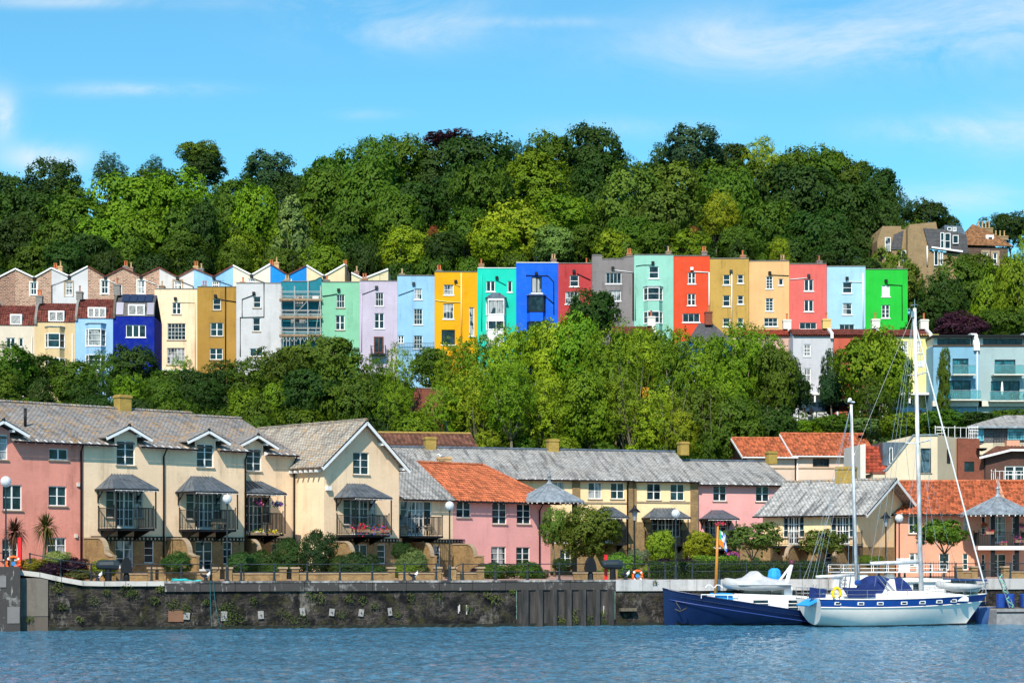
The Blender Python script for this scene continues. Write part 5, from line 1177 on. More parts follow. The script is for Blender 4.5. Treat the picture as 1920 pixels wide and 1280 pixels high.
# ------------------------------------------------------------------ water, quay, hill
rng=random.Random(3)
QA=Vector((xat(0,118),118,0)); QB=Vector((xat(1920,135),135,0)); QU=(QB-QA).normalized(); QTH=math.degrees(math.atan2(QU.y,QU.x))
FQy=Fr(0,0,QTH,0,(QA.x,QA.y))          # plane of the quay face, z=0 water
def qz(s): # quay level rises at the far left (ramp)
    t_=min(1,max(0,(5.6-s)/4.6)); return 3.0+.72*t_*t_*(3-2*t_)
def waterm(t,b,o):
    v=t.n('ShaderNodeTexCoord').outputs['Object']
    a=t.noise(t.mapv(v,(1.9,.42,1)),1.,6,.62,.5); c=t.noise(t.mapv(v,(5.5,1.3,1),(3,1,0)),1.,5,.6,.4); d=t.noise(t.mapv(v,(.06,.17,1)),1.,3,.5)
    col=t.mix(t.ramp(d,[(.35,0.),(.65,1.)]),(.04,.19,.33),(.07,.245,.40))
    t.set(b,'Base Color',col); t.set(b,'Roughness',.03); t.set(b,'IOR',1.33); t.set(b,'Specular IOR Level',.6)
    h=t.math('ADD',t.math('MULTIPLY',a,.7),t.math('MULTIPLY',c,.16)); bump(t,b,h,1.3,1.0)
mb=MB()
WATER=mat('river_water',waterm)
def wf(x0,x1,y0,y1):
    def f(u,v):
        x=lerp(x0,x1,u); y=lerp(y0,y1,v); q=Vector((x*1.4,y*.42,0)); 
        return (x,y,.055*(noise.noise(q)+.6*noise.noise(q*2.3)+.45*noise.noise(q*4.7)))
    return f
mb.grid(wf(-46,50,58,140),460,520)
w=mb.build('water',WATER,smooth=True); w['kind']='structure'
mb=MB()
for (x0,y0,x1,y1) in ((-2500,-3000,2500,58),(-2500,58,-46,140),(50,58,2500,140)): mb.face([(x0,y0,-.01),(x1,y0,-.01),(x1,y1,-.01),(x0,y1,-.01)])
w=mb.build('water',WATER); w['kind']='structure'
# terrain: one sheet reaching the horizon behind the quay
TZ=[(139,-1.),(142,2.9),(158,2.96),(170,3.4),(182,7),(200,12.5),(222,18.5),(236,21.5),(250,24),(262,27),(275,30),(288,36),(312,46),(345,57),(380,61),(700,55),(3500,20)]
def tz(x,y):
    for (a,za),(b,zb) in zip(TZ,TZ[1:]):
        if y<=b: z=lerp(za,zb,max(0,(y-a)/(b-a))); break
    else: z=20
    if y>285: 
        k=min(1,(y-285)/60); z-=k*(6*max(0,(-x-22)/28.)) + k*(7*max(0,(x-42)/20.))
    if y>175 and y<600: z+=.7*noise.noise(Vector((x*.07,y*.07,0)))
    return z
def groundm(t,b,o):
    v=t.n('ShaderNodeTexCoord').outputs['Object']; n=t.noise(v,.5,6,.7); n2=t.noise(v,3.,5,.7)
    c=t.mix(t.ramp(n,[(.35,0.),(.65,1.)]),(.018,.03,.008),(.04,.06,.012)); c=t.mix(t.ramp(n2,[(.55,0.),(.7,.5)]),c,(.08,.055,.03))
    t.set(b,'Base Color',c); t.set(b,'Roughness',.95); bump(t,b,n2,.3,.6)
xs=[-3000,-600,-150]+[ -100+ i*4 for i in range(51)]+[150,600,3000]; ys=[139.5,142,148,152,158,164]+[170+i*4 for i in range(55)]+[420,520,700,1200,3500]
mb=MB(); nx=len(xs)
for y in ys:
    for x in xs:
        yq=y
        mb.v.append((x,y,tz(x,y) if y>158 else (2.94)))
for j in range(len(ys)-1):
    for i in range(nx-1):
        a=j*nx+i; mb.f.append((a,a+1,a+nx+1,a+nx)); mb.mi.append(0)
# drop the part of the sheet that would stick out over the water in front of the slanting quay
keep=[k for k,f in enumerate(mb.f) if all((Vector(mb.v[i])-QA).dot(Vector((-QU.y,QU.x,0)))>.6 or abs(mb.v[i][0])>100 for i in f)]
mb.f=[mb.f[k] for k in keep]; mb.mi=[0]*len(mb.f)
w=mb.build('ground',mat('hill_ground',groundm),smooth=True); w['kind']='structure'
# quay deck
def pavem(t,b,o):
    uv=t.n('ShaderNodeTexCoord').outputs['UV']; v=t.n('ShaderNodeTexCoord').outputs['Object']
    br=t.n('ShaderNodeTexBrick',ins={'Vector':uv,'Color1':(.42,.24,.18,1),'Color2':(.34,.18,.14,1),'Mortar':(.2,.16,.13,1),'Scale':1.,'Mortar Size':.01,'Brick Width':.21,'Row Height':.105})
    c=t.mix(t.math('MULTIPLY',t.ramp(t.noise(v,.6,5,.7),[(.45,0.),(.7,1.)]),.4),br.outputs[0],(.2,.17,.14)); t.set(b,'Base Color',c); t.set(b,'Roughness',.85)
mb=MB(); N=110
def dk(u,v):
    s=lerp(-30,150,u); b_=lerp(.32,34,v**1.5); p=FQy.pt(s,b_); return (p[0],p[1],(qz(s) if v<.6 else qz(s))+.0)
mb.grid(dk,N,14); w=mb.build('pavement',mat('quay_paving',pavem)); w['kind']='structure'
# quay wall: one thing with its parts
qw=thing('quay_wall','dark rubble stone quay wall with pale coping, stained and overgrown, along the water','quay wall',(QA.x,QA.y,0),R(QTH))
QS=bricky('quay',(.065,.052,.046),(.024,.021,.02),(.115,.10,.09),.5,.2,.024,1.6,(.008,.008,.009),irr=.28,mossy=.42,bs=1.)
def s_px(px): return FQy.s_at(px)
s0,s1,s2,s3,s4=s_px(90),s_px(968),s_px(1153),s_px(1250),s_px(2300)
def face(sa,sb,zt=lambda s:qz(s)-.3,yo=0.,rough=.05):
    def f(u,v):
        s=lerp(sa,sb,u); z=lerp(-.4,zt(s),v); n=noise.noise(Vector((s*2.1,z*4.2,0)))*rough+noise.noise(Vector((s*.5,z*.8,3)))*rough*1.2
        return (s,yo-abs(n)-.02,z)
    return f
mb=MB().grid(face(s0,s1),420,34); mb.grid(face(s2,s3+1.5,yo=.0),50,20); mb.build('stone_face',QS,qw,smooth=False)
mb=MB().grid(face(s3+1.5,s4),260,20); mb.build('stone_face',QS,qw)
CONC=lambda nm,c,d,dc=(.02,.02,.02): stucco(nm,c,d,dc)
def patchy(t,b,o):
    v=ocoord(t); n=t.noise(v,.8,6,.72); n2=t.noise(t.mapv(v,(1.5,1.5,.5)),1.5,6,.7); n3=t.noise(v,12,4)
    c=t.mix(t.ramp(n,[(.44,0.),(.56,1.)]),(.045,.043,.045),(.40,.385,.38)); c=t.mix(t.math('MULTIPLY',t.ramp(n2,[(.5,0.),(.6,1.)]),.7),c,(.05,.045,.045)); c=t.mix(.3,c,t.ramp(n3,[(.3,.4),(.7,1.)]),'MULTIPLY')
    t.set(b,'Base Color',c); t.set(b,'Roughness',.9); bump(t,b,n3,.02,.5)
CPT=mat('coping_patchy',patchy)
def patchd(t,b,o):
    v=ocoord(t); n=t.noise(v,.7,6,.72); n2=t.noise(t.mapv(v,(2.5,2.5,.6)),1.5,6,.7); n3=t.noise(v,12,4)
    c=t.mix(t.ramp(n,[(.56,0.),(.66,1.)]),(.05,.046,.045),(.27,.26,.25)); c=t.mix(t.math('MULTIPLY',t.ramp(n2,[(.6,0.),(.68,1.)]),.8),c,(.36,.35,.34)); c=t.mix(.4,c,t.ramp(n3,[(.3,.4),(.7,1.)]),'MULTIPLY')
    t.set(b,'Base Color',c); t.set(b,'Roughness',.9); bump(t,b,n3,.03,.6)
CP=mat('capping_dark',patchd)
PALEC=stucco('coping_pale',(.50,.47,.44),.5,(.1,.09,.08)); 
def cope(sa,sb,ztop,zbot,y0,y1,m,name='coping',seg=.0):
    mb=MB(); s=sa
    while s<sb-.01:
        e=min(sb,s+(seg or 1.3)); g=.015; j=rng.uniform(-.012,.012)
        a,b_=ztop(s),ztop(e)
        mb.v+= [(s+g,y0+j,a-zbot),(e-g,y0+j,b_-zbot),(e-g,y1,b_-zbot),(s+g,y1,a-zbot),(s+g,y0+j,a),(e-g,y0+j,b_),(e-g,y1,b_),(s+g,y1,a)]
        n=len(mb.v)-8
        for q in ((0,3,2,1),(4,5,6,7),(0,1,5,4),(1,2,6,5),(2,3,7,6),(3,0,4,7)): mb.f.append(tuple(n+i for i in q)); mb.mi.append(0)
        s=e
    return mb.build(name,m,qw)
top_=lambda s:qz(s)+.03
cope(s_px(34),s_px(308),top_,.3,-.22,.36,PALEC)
cope(s_px(308),s2,top_,.13,-.22,.36,CPT,seg=2.2)
cope(s_px(308)+.01,s2,lambda s:top_(s)-.135,.52,-.18,.2,CP,name='capping_band',seg=2.2)
cope(s2,s_px(1960),top_,.75,-.16,.36,stucco('coping_grey',(.46,.455,.46),.75,(.06,.055,.05)),seg=1.9)
cope(s_px(1960),s4,top_,.5,-.2,.36,CP)
# pier block on the left
mb=MB(); mb.box(-8,-.9,-.4,s_px(38),.4,3.95); b_=mb.build('concrete_pier',CP,qw)
mb=MB(); mb.box(-8.2,-.95,2.7,s_px(12),-.9,3.4).box(s_px(14),-.93,.5,s_px(37),-.9,1.5); mb.build('render_patch',stucco('patch',(.19,.18,.18),.9,(.05,.05,.05)),qw)
mb=MB(); mb.box(s_px(38)+.02,-.16,.9,s_px(90),.3,3.25).build('render_panel',stucco('panel',(.17,.15,.13),1.1,(.07,.055,.045)),qw)
MB().box(s_px(38)+.02,-.12,-.4,s_px(90),.3,.9).build('render_panel',stucco('panel2',(.12,.1,.085),.6,(.03,.03,.03)),qw)
# sheet piling
mb=MB(); s=s1; prof=[]
while s<s2: prof+=[(s,-.08),(s+.28,-.08),(s+.42,-.42),(s+.72,-.42),(s+.86,-.08)]; s+=.98
for a,b_ in zip(prof,prof[1:]): mb.face([(a[0],a[1],-.4),(b_[0],b_[1],-.4),(b_[0],b_[1],2.4),(a[0],a[1],2.4)])
def rust(t,b,o):
    v=ocoord(t); n=t.noise(t.mapv(v,(2.5,2.5,.35)),1.,6,.7); z=t.n('ShaderNodeSeparateXYZ',ins={0:t.n('ShaderNodeTexCoord').outputs['Object']}).outputs[2]
    c=t.mix(t.ramp(n,[(.4,0.),(.62,1.)]),(.012,.013,.015),(.06,.052,.05)); t.set(b,'Base Color',c); t.set(b,'Roughness',.8)
mb.build('sheet_piling',mat('pile_steel',rust),qw)
MB().box(s_px(1160),-.5,.95,s_px(1190),-.05,1.15).build('timber_ledge',BARK,qw)
mb=MB().grid(lambda u,v:(lerp(s_px(90),s4,u),-.2-.06*noise.noise(Vector((u*300,v,0))),lerp(-.4,.20+.07*noise.noise(Vector((u*180,0,0))),v)),300,3); mb.build('algae_band',plain('algae',(.012,.014,.008),.6,var=.4),qw)
# anchor plates and a repaired patch
for (px,py,w_,h_) in ((489,1152,.36,.5),(567,1146,.33,.5),(622,1147,.33,.46),(677,1148,.33,.46),(731,1146,.25,.5),(350,1154,.38,.44),(420,1154,.4,.6)):
    s,z=FQy.sz(px,py,.1); M=Matrix.Translation((s,-.14,z))@Matrix.Rotation(rng.uniform(-.15,.15),4,'Y')
    mb=MB().box(-w_/2,-.03,-h_/2,w_/2,.03,h_/2,M=M); p=mb.build('anchor_plate',plain('plate_grey',(.27,.26,.25),.8,var=.25,nscale=8),qw); MB().tube([(s,-.17,z),(s,-.26,z)],.04,6).build('bolt',IRON,p)
s,z=FQy.sz(329,1155,.1); MB().box(s-.45,-.1,z-.33,s+.5,-.07,z+.36).build('render_patch',stucco('rustpatch',(.2,.1,.06),1.2,(.07,.06,.055)),qw)
for px in (862,1118): 
    s,z=FQy.sz(px,1140,.1)
    mb=MB(); 
    for k in range(5): x=s+rng.uniform(-.15,.5); mb.box(x,-.12,z-rng.uniform(.1,.4),x+.07,-.1,z+rng.uniform(.1,.3))
    mb.build('limewash_streaks',PALEC,qw)
def deckpt(px,py=None,back=1.0,z=None):
    s=FQy.s_at(px,-back); p=FQy.pt(s,back); return Vector((p[0],p[1],qz(s)))
# ------------------------------------------------------------------ leaves
def leaf_mesh(name,seed,kind='round',leaf=.05,lobes=24,per=34,cl=13,gap=.0,sq=1.):
    r_=random.Random(seed); mb=MB(); tone=[]; L=[]
    for i in range(lobes):
        if kind=='round':
            a=r_.random()*2*math.pi; u=r_.uniform(-.75,1); q=math.sqrt(max(0,1-u*u)); rr=r_.uniform(.5,.74); c=Vector((q*math.cos(a)*rr,q*math.sin(a)*rr,u*rr*.92)); lr=r_.uniform(.24,.40)
        elif kind=='tall':
            u=r_.uniform(-1,1); a=r_.random()*2*math.pi; rr=r_.uniform(.2,.62)*(1-.45*max(0,u)**2); c=Vector((math.cos(a)*rr,math.sin(a)*rr,u*.82)); lr=r_.uniform(.2,.34)
        elif kind=='cone':
            u=r_.uniform(-1,1); a=r_.random()*2*math.pi; rr=.72*(1-(u+1)/2)**.75+.05; c=Vector((math.cos(a)*rr,math.sin(a)*rr,u*.85)); lr=r_.uniform(.16,.28)
        elif kind=='open':
            a=r_.random()*2*math.pi; u=r_.uniform(-.6,1); q=math.sqrt(max(0,1-u*u)); rr=r_.uniform(.3,.85); c=Vector((q*math.cos(a)*rr,q*math.sin(a)*rr,u*rr)); lr=r_.uniform(.17,.30)
        elif kind=='flat':
            a=r_.random()*2*math.pi; rr=math.sqrt(r_.random())*.75; c=Vector((math.cos(a)*rr,math.sin(a)*rr,r_.uniform(-.3,.6)*(1-rr*.5))); lr=r_.uniform(.2,.34)
        else:
            a=r_.random()*2*math.pi; u=r_.uniform(-1,1); q=math.sqrt(1-u*u); c=Vector((q*math.cos(a),q*math.sin(a),u))*r_.uniform(.3,.62); lr=r_.uniform(.28,.4)
        L.append((c,lr,r_.uniform(-.18,.18)))
    for ci,(c,lr,lt) in enumerate(L):
        for k in range(per):
            n=Vector((r_.gauss(0,1),r_.gauss(0,1),r_.gauss(.25,1))).normalized(); p=c+n*lr*r_.uniform(.72,1.04)
            if any(j!=ci and (p-c2).length<r2*.72 for j,(c2,r2,_) in enumerate(L)): continue
            ct=.5+lt+r_.uniform(-.16,.16)
            for m in range(cl):
                q=p+Vector((r_.gauss(0,1),r_.gauss(0,1),r_.gauss(0,.8)))*lr*.15
                nn=(n*1.1+p.normalized()*.4+Vector((r_.gauss(0,1),r_.gauss(0,1),r_.gauss(.4,1)))*.5).normalized()
                e=nn.cross(Vector((r_.gauss(0,1),r_.gauss(0,1),r_.gauss(0,1)))).normalized(); g=nn.cross(e); s_=leaf*(1.7 if kind in('round','cone','tall') else 1.45)*r_.uniform(.6,1.2)
                mb.face([q-e*s_*.62,q-g*s_*.38-e*s_*.1+nn*s_*.12,q+e*s_*.62,q+g*s_*.38+e*s_*.1+nn*s_*.12]); tone.append(min(1,max(0,ct+r_.uniform(-.12,.12))))
    mb.tone=tone; return mb.mesh(name,LEAFC,uv=False)
CR={'round':[leaf_mesh('crown_round',s,'round',.045,30,44,13) for s in (1,2,3)],'tall':[leaf_mesh('crown_tall',s,'tall',.042,34,36,12) for s in (4,5)],'cone':[leaf_mesh('crown_cone',6,'cone',.045,50,30,12)],
    'open':[leaf_mesh('crown_open',s,'open',.036,52,26,11) for s in (7,8)],'flat':[leaf_mesh('crown_flat',9,'flat',.055,22,30,12)],'bush':[leaf_mesh('bush',s,'bush',.046,30,70,13) for s in (10,11)],
    'fine':[leaf_mesh('crown_fine',12,'flat',.06,30,26,11)],'feather':[leaf_mesh('crown_feather',13,'open',.045,54,24,11)]}
def trunk_mesh(seed,rb,h,fork,spread,n=5,m=None,bare=False):
    r_=random.Random(seed); mb=MB(); top=Vector((r_.uniform(-.04,.04)*h,r_.uniform(-.04,.04)*h,h*fork))
    mid=top*.5+Vector((r_.uniform(-.02,.02)*h,0,0)); mb.tube([(0,0,-.6),tuple(mid),tuple(top)],[rb*1.25,rb*.9,rb*.7],7)
    for i in range(n):
        a=2*math.pi*(i+r_.random()*.6)/n; e=top+Vector((math.cos(a)*spread*r_.uniform(.4,1),math.sin(a)*spread*r_.uniform(.4,1),h*(1-fork)*r_.uniform(.55,1.)))
        k=top.lerp(e,.45)+Vector((math.cos(a),math.sin(a),.2))*spread*.12
        mb.tube([tuple(top-Vector((0,0,h*.02))),tuple(k),tuple(e)],[rb*.5,rb*.34,rb*.12],5)
        for q in range(2):
            s_=k.lerp(e,.2+.4*q); mb.tube([tuple(s_),tuple(s_+Vector((r_.uniform(-1,1),r_.uniform(-1,1),r_.uniform(.3,1)))*spread*.35)],[rb*.2,rb*.06],4)
    return mb
TRC={}
def tree(px,ytop,wpx,hpx,d,kind,col,label,cat='tree',group=None,name='tree',yb=None,bark=None,seed=0,rz=None,th=None,base=None,tw=None):
    """crown top at ytop, crown width/height in photograph pixels at distance d, foot on the ground"""
    x=xat(px,d); r_=random.Random(seed or int(px*7+ytop)); zt=zat(ytop,d); rw=wpx/F*d/2; rh=hpx/F*d/2; zg=tz(x,d) if base is None else base
    zc=zt-rh; zg=min(zg,zc-rh*.5)
    t_=thing(name,label,cat,(x,d,zg),0,group)
    me=r_.choice(CR[kind]); o=bpy.data.objects.new('crown' if cat!='bush' else 'foliage',me); COL.objects.link(o); o.parent=t_; o.location=(0,0,zc-zg); o.scale=(rw*1.04,rw*1.0,rh*1.04); o.rotation_euler=(0,0,r_.random()*6.28 if rz is None else rz)
    j=lambda c:max(.001,c*r_.uniform(.88,1.13)); o.color=(j(col[0]),j(col[1]),j(col[2]),1)
    H=zc-zg+rh*.45; rb=tw or max(.1,rw*.055)
    m=trunk_mesh(r_.randint(0,999),rb,H,max(.25,min(.8,(zc-rh*.8-zg)/H)),rw*.62); m.build('trunk',bark or BARK,t_,smooth=True)
    return t_
def bush(px,ytop,wpx,ybot,d,col,label,kind='bush',cat='bush',name='bush',group='garden shrubs along the quay',depth=None):
    x=xat(px,d); zt=zat(ytop,d); zb=zat(ybot,d); rw=wpx/F*d/2; rh=(zt-zb)/2
    me=random.Random(int(px)).choice(CR[kind]); t_=thing(name,label,cat,(x,d,zb),R(QTH+10),group)
    o=bpy.data.objects.new('foliage',me); COL.objects.link(o); o.parent=t_; o.location=(0,0,rh*.9); o.scale=(rw*1.27,min(rw*1.2,depth or 1.2),rh*1.3); o.color=(*col,1)
    mb=MB()
    for k in range(4): a=k*1.6; mb.tube([(0,0,-.1),(math.cos(a)*rw*.4,math.sin(a)*.3,rh*1.1)],[.04,.015],4)
    mb.build('stem',BARK,t_); return t_
# ------------------------------------------------------------------ trees
DK=(.022,.052,.006); MD=(.050,.098,.006); BR=(.10,.175,.006); YG=(.165,.225,.008); TL=(.025,.07,.025); OL=(.078,.118,.012); CU=(.045,.014,.025); PL=(.11,.18,.045)
cname={id(DK):'dark green',id(MD):'mid green',id(BR):'fresh green',id(YG):'yellow green',id(TL):'bluish dark',id(OL):'olive',id(CU):'copper purple',id(PL):'pale green'}
kn={'round':'broad','tall':'tall','cone':'conical','open':'airy','flat':'spreading','fine':'small','feather':'feathery'}
WOODG='trees of the wood behind the coloured houses'; WOODL='trees on the slope below the coloured houses'
anch=[(0,'the left edge'),(60,'the stone house'),(130,'the white gabled house'),(200,'the pinkish stone house'),(265,'the solar panel house'),(330,'the tall cream house'),(405,'the ochre house'),(485,'the chalk white house'),(565,'the scaffolding'),(638,'the mint green house'),(710,'the lilac house'),(780,'the sky blue house'),(855,'the yellow house'),(932,'the turquoise house'),(1008,'the cobalt blue house'),(1078,'the crimson house'),(1150,'the grey house'),(1226,'the pale mint house'),(1297,'the orange red house'),(1368,'the mustard house'),(1442,'the peach house'),(1515,'the coral house'),(1587,'the powder blue house'),(1662,'the bright green house'),(1740,'the brown apartment block'),(1840,'the stone villa'),(1910,'the right edge')]
def near(px): return min(anch,key=lambda a:abs(a[0]-px))[1]
# skyline: px, top, width, height, distance, kind, colour
SK=[(15,318,120,150,352,'round',DK),(95,298,120,130,350,'round',DK),(208,290,74,70,352,'open',TL),(285,318,130,140,345,'round',MD),(292,296,60,60,350,'open',DK),(374,261,90,60,350,'round',OL),(385,285,90,70,349,'round',DK),(440,330,120,120,345,'round',MD),(502,282,112,100,352,'round',TL),(560,322,100,110,348,'round',DK),
 (632,270,130,200,340,'round',MD),(700,258,120,150,343,'round',MD),(762,250,130,160,348,'round',MD),(845,240,120,50,356,'flat',CU),(895,243,170,150,348,'round',DK),(822,268,110,130,346,'round',DK),(965,262,70,110,352,'open',TL),(1030,243,110,120,352,'round',MD),(1000,280,130,110,336,'round',BR),(1112,227,128,150,345,'round',DK),(1118,280,130,150,343,'round',DK),(1165,285,90,110,350,'open',TL),(1240,272,80,100,352,'round',DK),(1300,232,125,110,346,'round',TL),(1372,262,90,110,350,'round',DK),
 (1432,256,90,120,344,'open',YG),(1490,272,100,110,347,'round',MD),(1545,270,120,120,346,'round',MD),(1595,292,100,110,345,'round',MD),(1645,306,90,120,342,'round',DK),(1655,355,90,160,338,'round',DK),(1735,370,100,90,352,'round',DK),(1690,366,60,60,350,'open',DK),(1895,392,80,80,352,'round',DK),(1860,404,60,60,350,'open',DK),(1780,402,50,60,352,'round',DK)]
MIDT=[(60,350,150,150,330,'round',DK),(25,400,110,140,320,'round',DK),(150,362,170,170,326,'round',MD),(245,318,170,190,330,'round',BR),(330,316,150,130,334,'round',BR),(275,380,150,170,318,'round',BR),(190,400,150,150,316,'round',BR),(360,365,140,170,318,'round',MD),(110,410,120,130,312,'round',MD),(478,340,110,160,322,'round',BR),(430,352,110,160,326,'round',MD),(548,330,130,150,332,'round',DK),(548,378,105,150,296,'cone',PL),
 (380,390,90,140,300,'tall',DK),(345,430,100,100,296,'round',MD),(620,310,150,190,322,'round',MD),(700,300,170,220,318,'round',MD),(780,330,130,180,322,'round',DK),(905,292,130,160,316,'round',MD),(860,300,100,150,326,'round',DK),(1010,310,120,110,330,'round',BR),(740,350,120,170,306,'round',MD),(655,370,120,160,305,'round',MD),(765,422,110,110,290,'round',YG),(830,430,90,90,288,'round',DK),(880,390,90,110,300,'round',MD),
 (1055,366,120,100,308,'round',BR),(965,376,170,150,296,'round',YG),(1110,330,120,170,332,'tall',DK),(1185,310,160,190,326,'round',OL),(1260,300,150,160,330,'round',OL),(1350,300,140,140,332,'round',MD),(1360,320,150,190,322,'round',MD),(1430,300,130,170,334,'round',MD),(1500,298,180,190,326,'round',DK),(1590,330,160,220,322,'round',DK),(1250,350,140,150,312,'round',OL),(1180,400,110,110,298,'round',MD),(1440,370,130,150,308,'round',MD),(1530,380,150,180,306,'round',DK),(1640,385,130,180,310,'round',DK),
 (1040,420,90,80,288,'round',PL),(1100,415,90,90,290,'round',MD),(1145,430,80,80,288,'round',YG),(930,420,110,90,290,'round',YG),(1230,412,80,90,288,'round',MD),(1290,430,90,80,288,'round',BR),(1380,425,90,80,290,'round',MD),(1462,444,46,60,286,'open',YG),(1350,360,90,110,310,'open',YG),(1550,470,90,60,290,'round',DK),(1000,395,90,110,296,'round',BR)]
for k,(px,yt,w_,h_,d,kd,c) in enumerate(SK):
    tree(px,yt,w_,h_,d,kd,c,'%s %s tree on the skyline above %s'%(kn[kd],cname[id(c)],near(px)),group=WOODG)
for k,(px,yt,w_,h_,d,kd,c) in enumerate(MIDT):
    tree(px,yt,w_,h_,d,kd,c,'%s %s tree %s %s'%(kn[kd],cname[id(c)],'right behind the roof of' if d<300 else 'half way up the wood above',near(px)),group=WOODG)
r_=random.Random(77)
for row,(d,yt,w_) in enumerate(((334,352,120),(318,395,115),(302,432,105),(290,462,85))):
    px=-170+row*23
    while px<1700:
        c=r_.choice([DK,DK,MD,MD,BR if px<900 else OL]); yy=yt+r_.uniform(-12,22)+(25 if px>1600 else 0)+(22 if px<120 else 0)
        tree(px,yy,w_*r_.uniform(.85,1.15),w_*r_.uniform(1.05,1.4),d+r_.uniform(-4,4),'round',c,'%s tree in the %s wood above %s'%(cname[id(c)],['topmost','upper','lower','lowest'][row],near(px)),group=WOODG)
        px+=w_*r_.uniform(.75,1.0)
# bronze seed heads / russet young trees
for px,yt in ((812,424),(1300,425)):
    tree(px,yt,26,34,300 if yt>400 else 318,'open',(.2,.06,.02),'small russet leaved tree in the wood above %s'%near(px),group=WOODG,base=zat(yt+48,300 if yt>400 else 318))
# right hand slope
RT=[(1765,505,110,160,278,'round',DK),(1800,482,120,150,288,'round',MD),(1745,560,110,90,270,'round',DK),(1868,500,110,200,272,'round',BR),(1905,470,90,200,268,'round',BR),(1925,440,70,120,276,'open',BR),(1830,470,90,90,290,'round',MD),(1880,570,110,90,262,'round',MD),(1720,600,80,70,262,'round',DK)]
for (px,yt,w_,h_,d,kd,c) in RT: tree(px,yt,w_,h_,d,kd,c,'%s %s tree on the slope under %s'%(kn[kd],cname[id(c)],near(px)),group='trees on the right hand slope')
tree(1798,585,120,60,255,'bush',CU,'dark purple leaved tree above the modern town houses',group='trees on the right hand slope')
tree(1770,660,40,150,226,'tall',MD,'slim ivy clad tree in front of the pale blue modern town house',base=18)
# lower wood: left part rather dark, right part airy and yellow green
LW=[(20,645,110,110,222,'round',MD),(75,660,110,90,226,'round',DK),(140,670,100,100,222,'round',MD),(195,662,100,110,220,'open',MD),(252,643,120,130,222,'round',DK),(305,690,90,90,218,'round',MD),(345,672,70,90,224,'open',BR),(365,690,100,90,216,'round',DK),(418,672,110,100,216,'feather',DK),(470,668,110,110,214,'feather',MD),(520,650,110,120,216,'feather',MD),(560,640,120,110,220,'round',OL),(615,622,130,120,226,'round',OL),(585,680,130,140,205,'round',DK),(640,665,140,170,205,'round',MD),(672,700,110,130,202,'round',MD),
 (700,668,70,90,214,'open',MD),(745,650,70,150,212,'open',BR),(735,720,90,110,200,'open',BR),(808,645,80,90,232,'round',MD),(855,640,100,150,222,'open',BR),(900,625,110,170,218,'open',BR),(955,606,110,200,216,'open',YG),(1000,600,100,150,224,'round',BR),(1050,590,120,180,216,'round',YG),(1110,535,110,120,228,'round',DK),(1085,580,110,170,214,'round',BR),
 (1150,612,130,200,208,'open',BR),(1185,612,110,120,232,'round',BR),(1150,640,100,120,230,'round',MD),(1225,615,90,110,230,'round',MD),(1210,610,120,170,212,'open',YG),(1265,612,120,180,208,'open',BR),(1320,625,110,190,206,'open',BR),(1385,600,120,210,208,'open',BR),(1430,620,100,170,212,'open',BR),(1420,632,100,120,228,'round',MD),(1455,640,100,160,206,'round',MD),(1485,672,80,120,210,'round',DK),(1345,640,80,150,216,'tall',MD),
 (885,690,120,150,196,'open',YG),(960,680,130,160,192,'open',BR),(1030,710,120,150,194,'open',YG),(1100,690,120,170,194,'round',BR),(1170,700,120,160,194,'open',BR),(1240,730,120,150,193,'open',YG),(1310,720,120,160,194,'round',MD),(1380,740,110,150,192,'round',MD),(1440,760,120,110,194,'round',DK),(830,720,100,120,196,'open',BR),(780,765,90,90,194,'round',BR),(1275,770,80,100,191,'open',YG),(1360,690,90,130,200,'round',BR),
 (1562,655,60,120,226,'round',TL),(1560,705,50,60,224,'round',TL),(1640,606,150,190,220,'round',BR),(1672,645,70,150,218,'open',YG),(1640,700,90,120,216,'open',MD)]
PALEB={k for k in (12,)}
for k,(px,yt,w_,h_,d,kd,c) in enumerate(LW):
    nm={(1562,655):'dark tiered pine left of the tall split tree',(1640,606):'tall split crowned tree in front of the brick red and lemon houses',(1110,535):'round dark tree in front of the crimson and grey houses',(252,643):'large dark bushy tree in front of the royal blue house',(808,645):'round dense tree at the foot of the yellow house'}.get((px,yt))
    tree(px,yt,w_,h_,d,kd,c,nm or '%s %s tree on the slope below %s'%(kn[kd],cname[id(c)],near(px)),group=None if nm else WOODL,bark=BARKP if kd=='open' else None)
for row,(d,yt) in enumerate(((210,705),(203,745),(196,785),(190,812))):
    px=-190+row*31
    while px<1560:
        if (row<2 or px>480) and (px<1370 or (d>205 and px<1440)):
            c=r_.choice([DK,DK,MD,MD,BR] if px<800 else [MD,BR,MD,DK,YG]); kd=r_.choice(['round','open','feather'] if px>700 else ['round','round','feather'])
            if not(768<px<815 and row<3) : tree(px,yt+r_.uniform(-10,18),r_.uniform(70,110),r_.uniform(80,120),d+r_.uniform(-4,4),kd,c,'%s %s tree, %s slope below %s'%(kn[kd],cname[id(c)],['high','middle','low','lowest'][row],near(px)),group=WOODL,bark=BARKP if kd=='open' else None)
        px+=r_.uniform(62,88)
for (px,yt,w_,h_,d,kd,c) in [(1560,775,90,50,201,'round',MD),(1500,785,80,50,201,'round',BR),(1620,780,100,50,201,'round',PL),(1690,770,90,60,198,'round',BR),(1760,765,110,60,202,'round',MD),(1830,768,100,50,206,'round',DK),(1885,765,110,50,210,'round',MD),(1470,775,80,70,201,'round',MD),(1540,800,70,40,201,'round',BR)]:
    tree(px,yt,w_,h_,d,kd,c,'low %s scrub tree on the bank under %s'%(cname[id(c)],near(px)),group=WOODL)
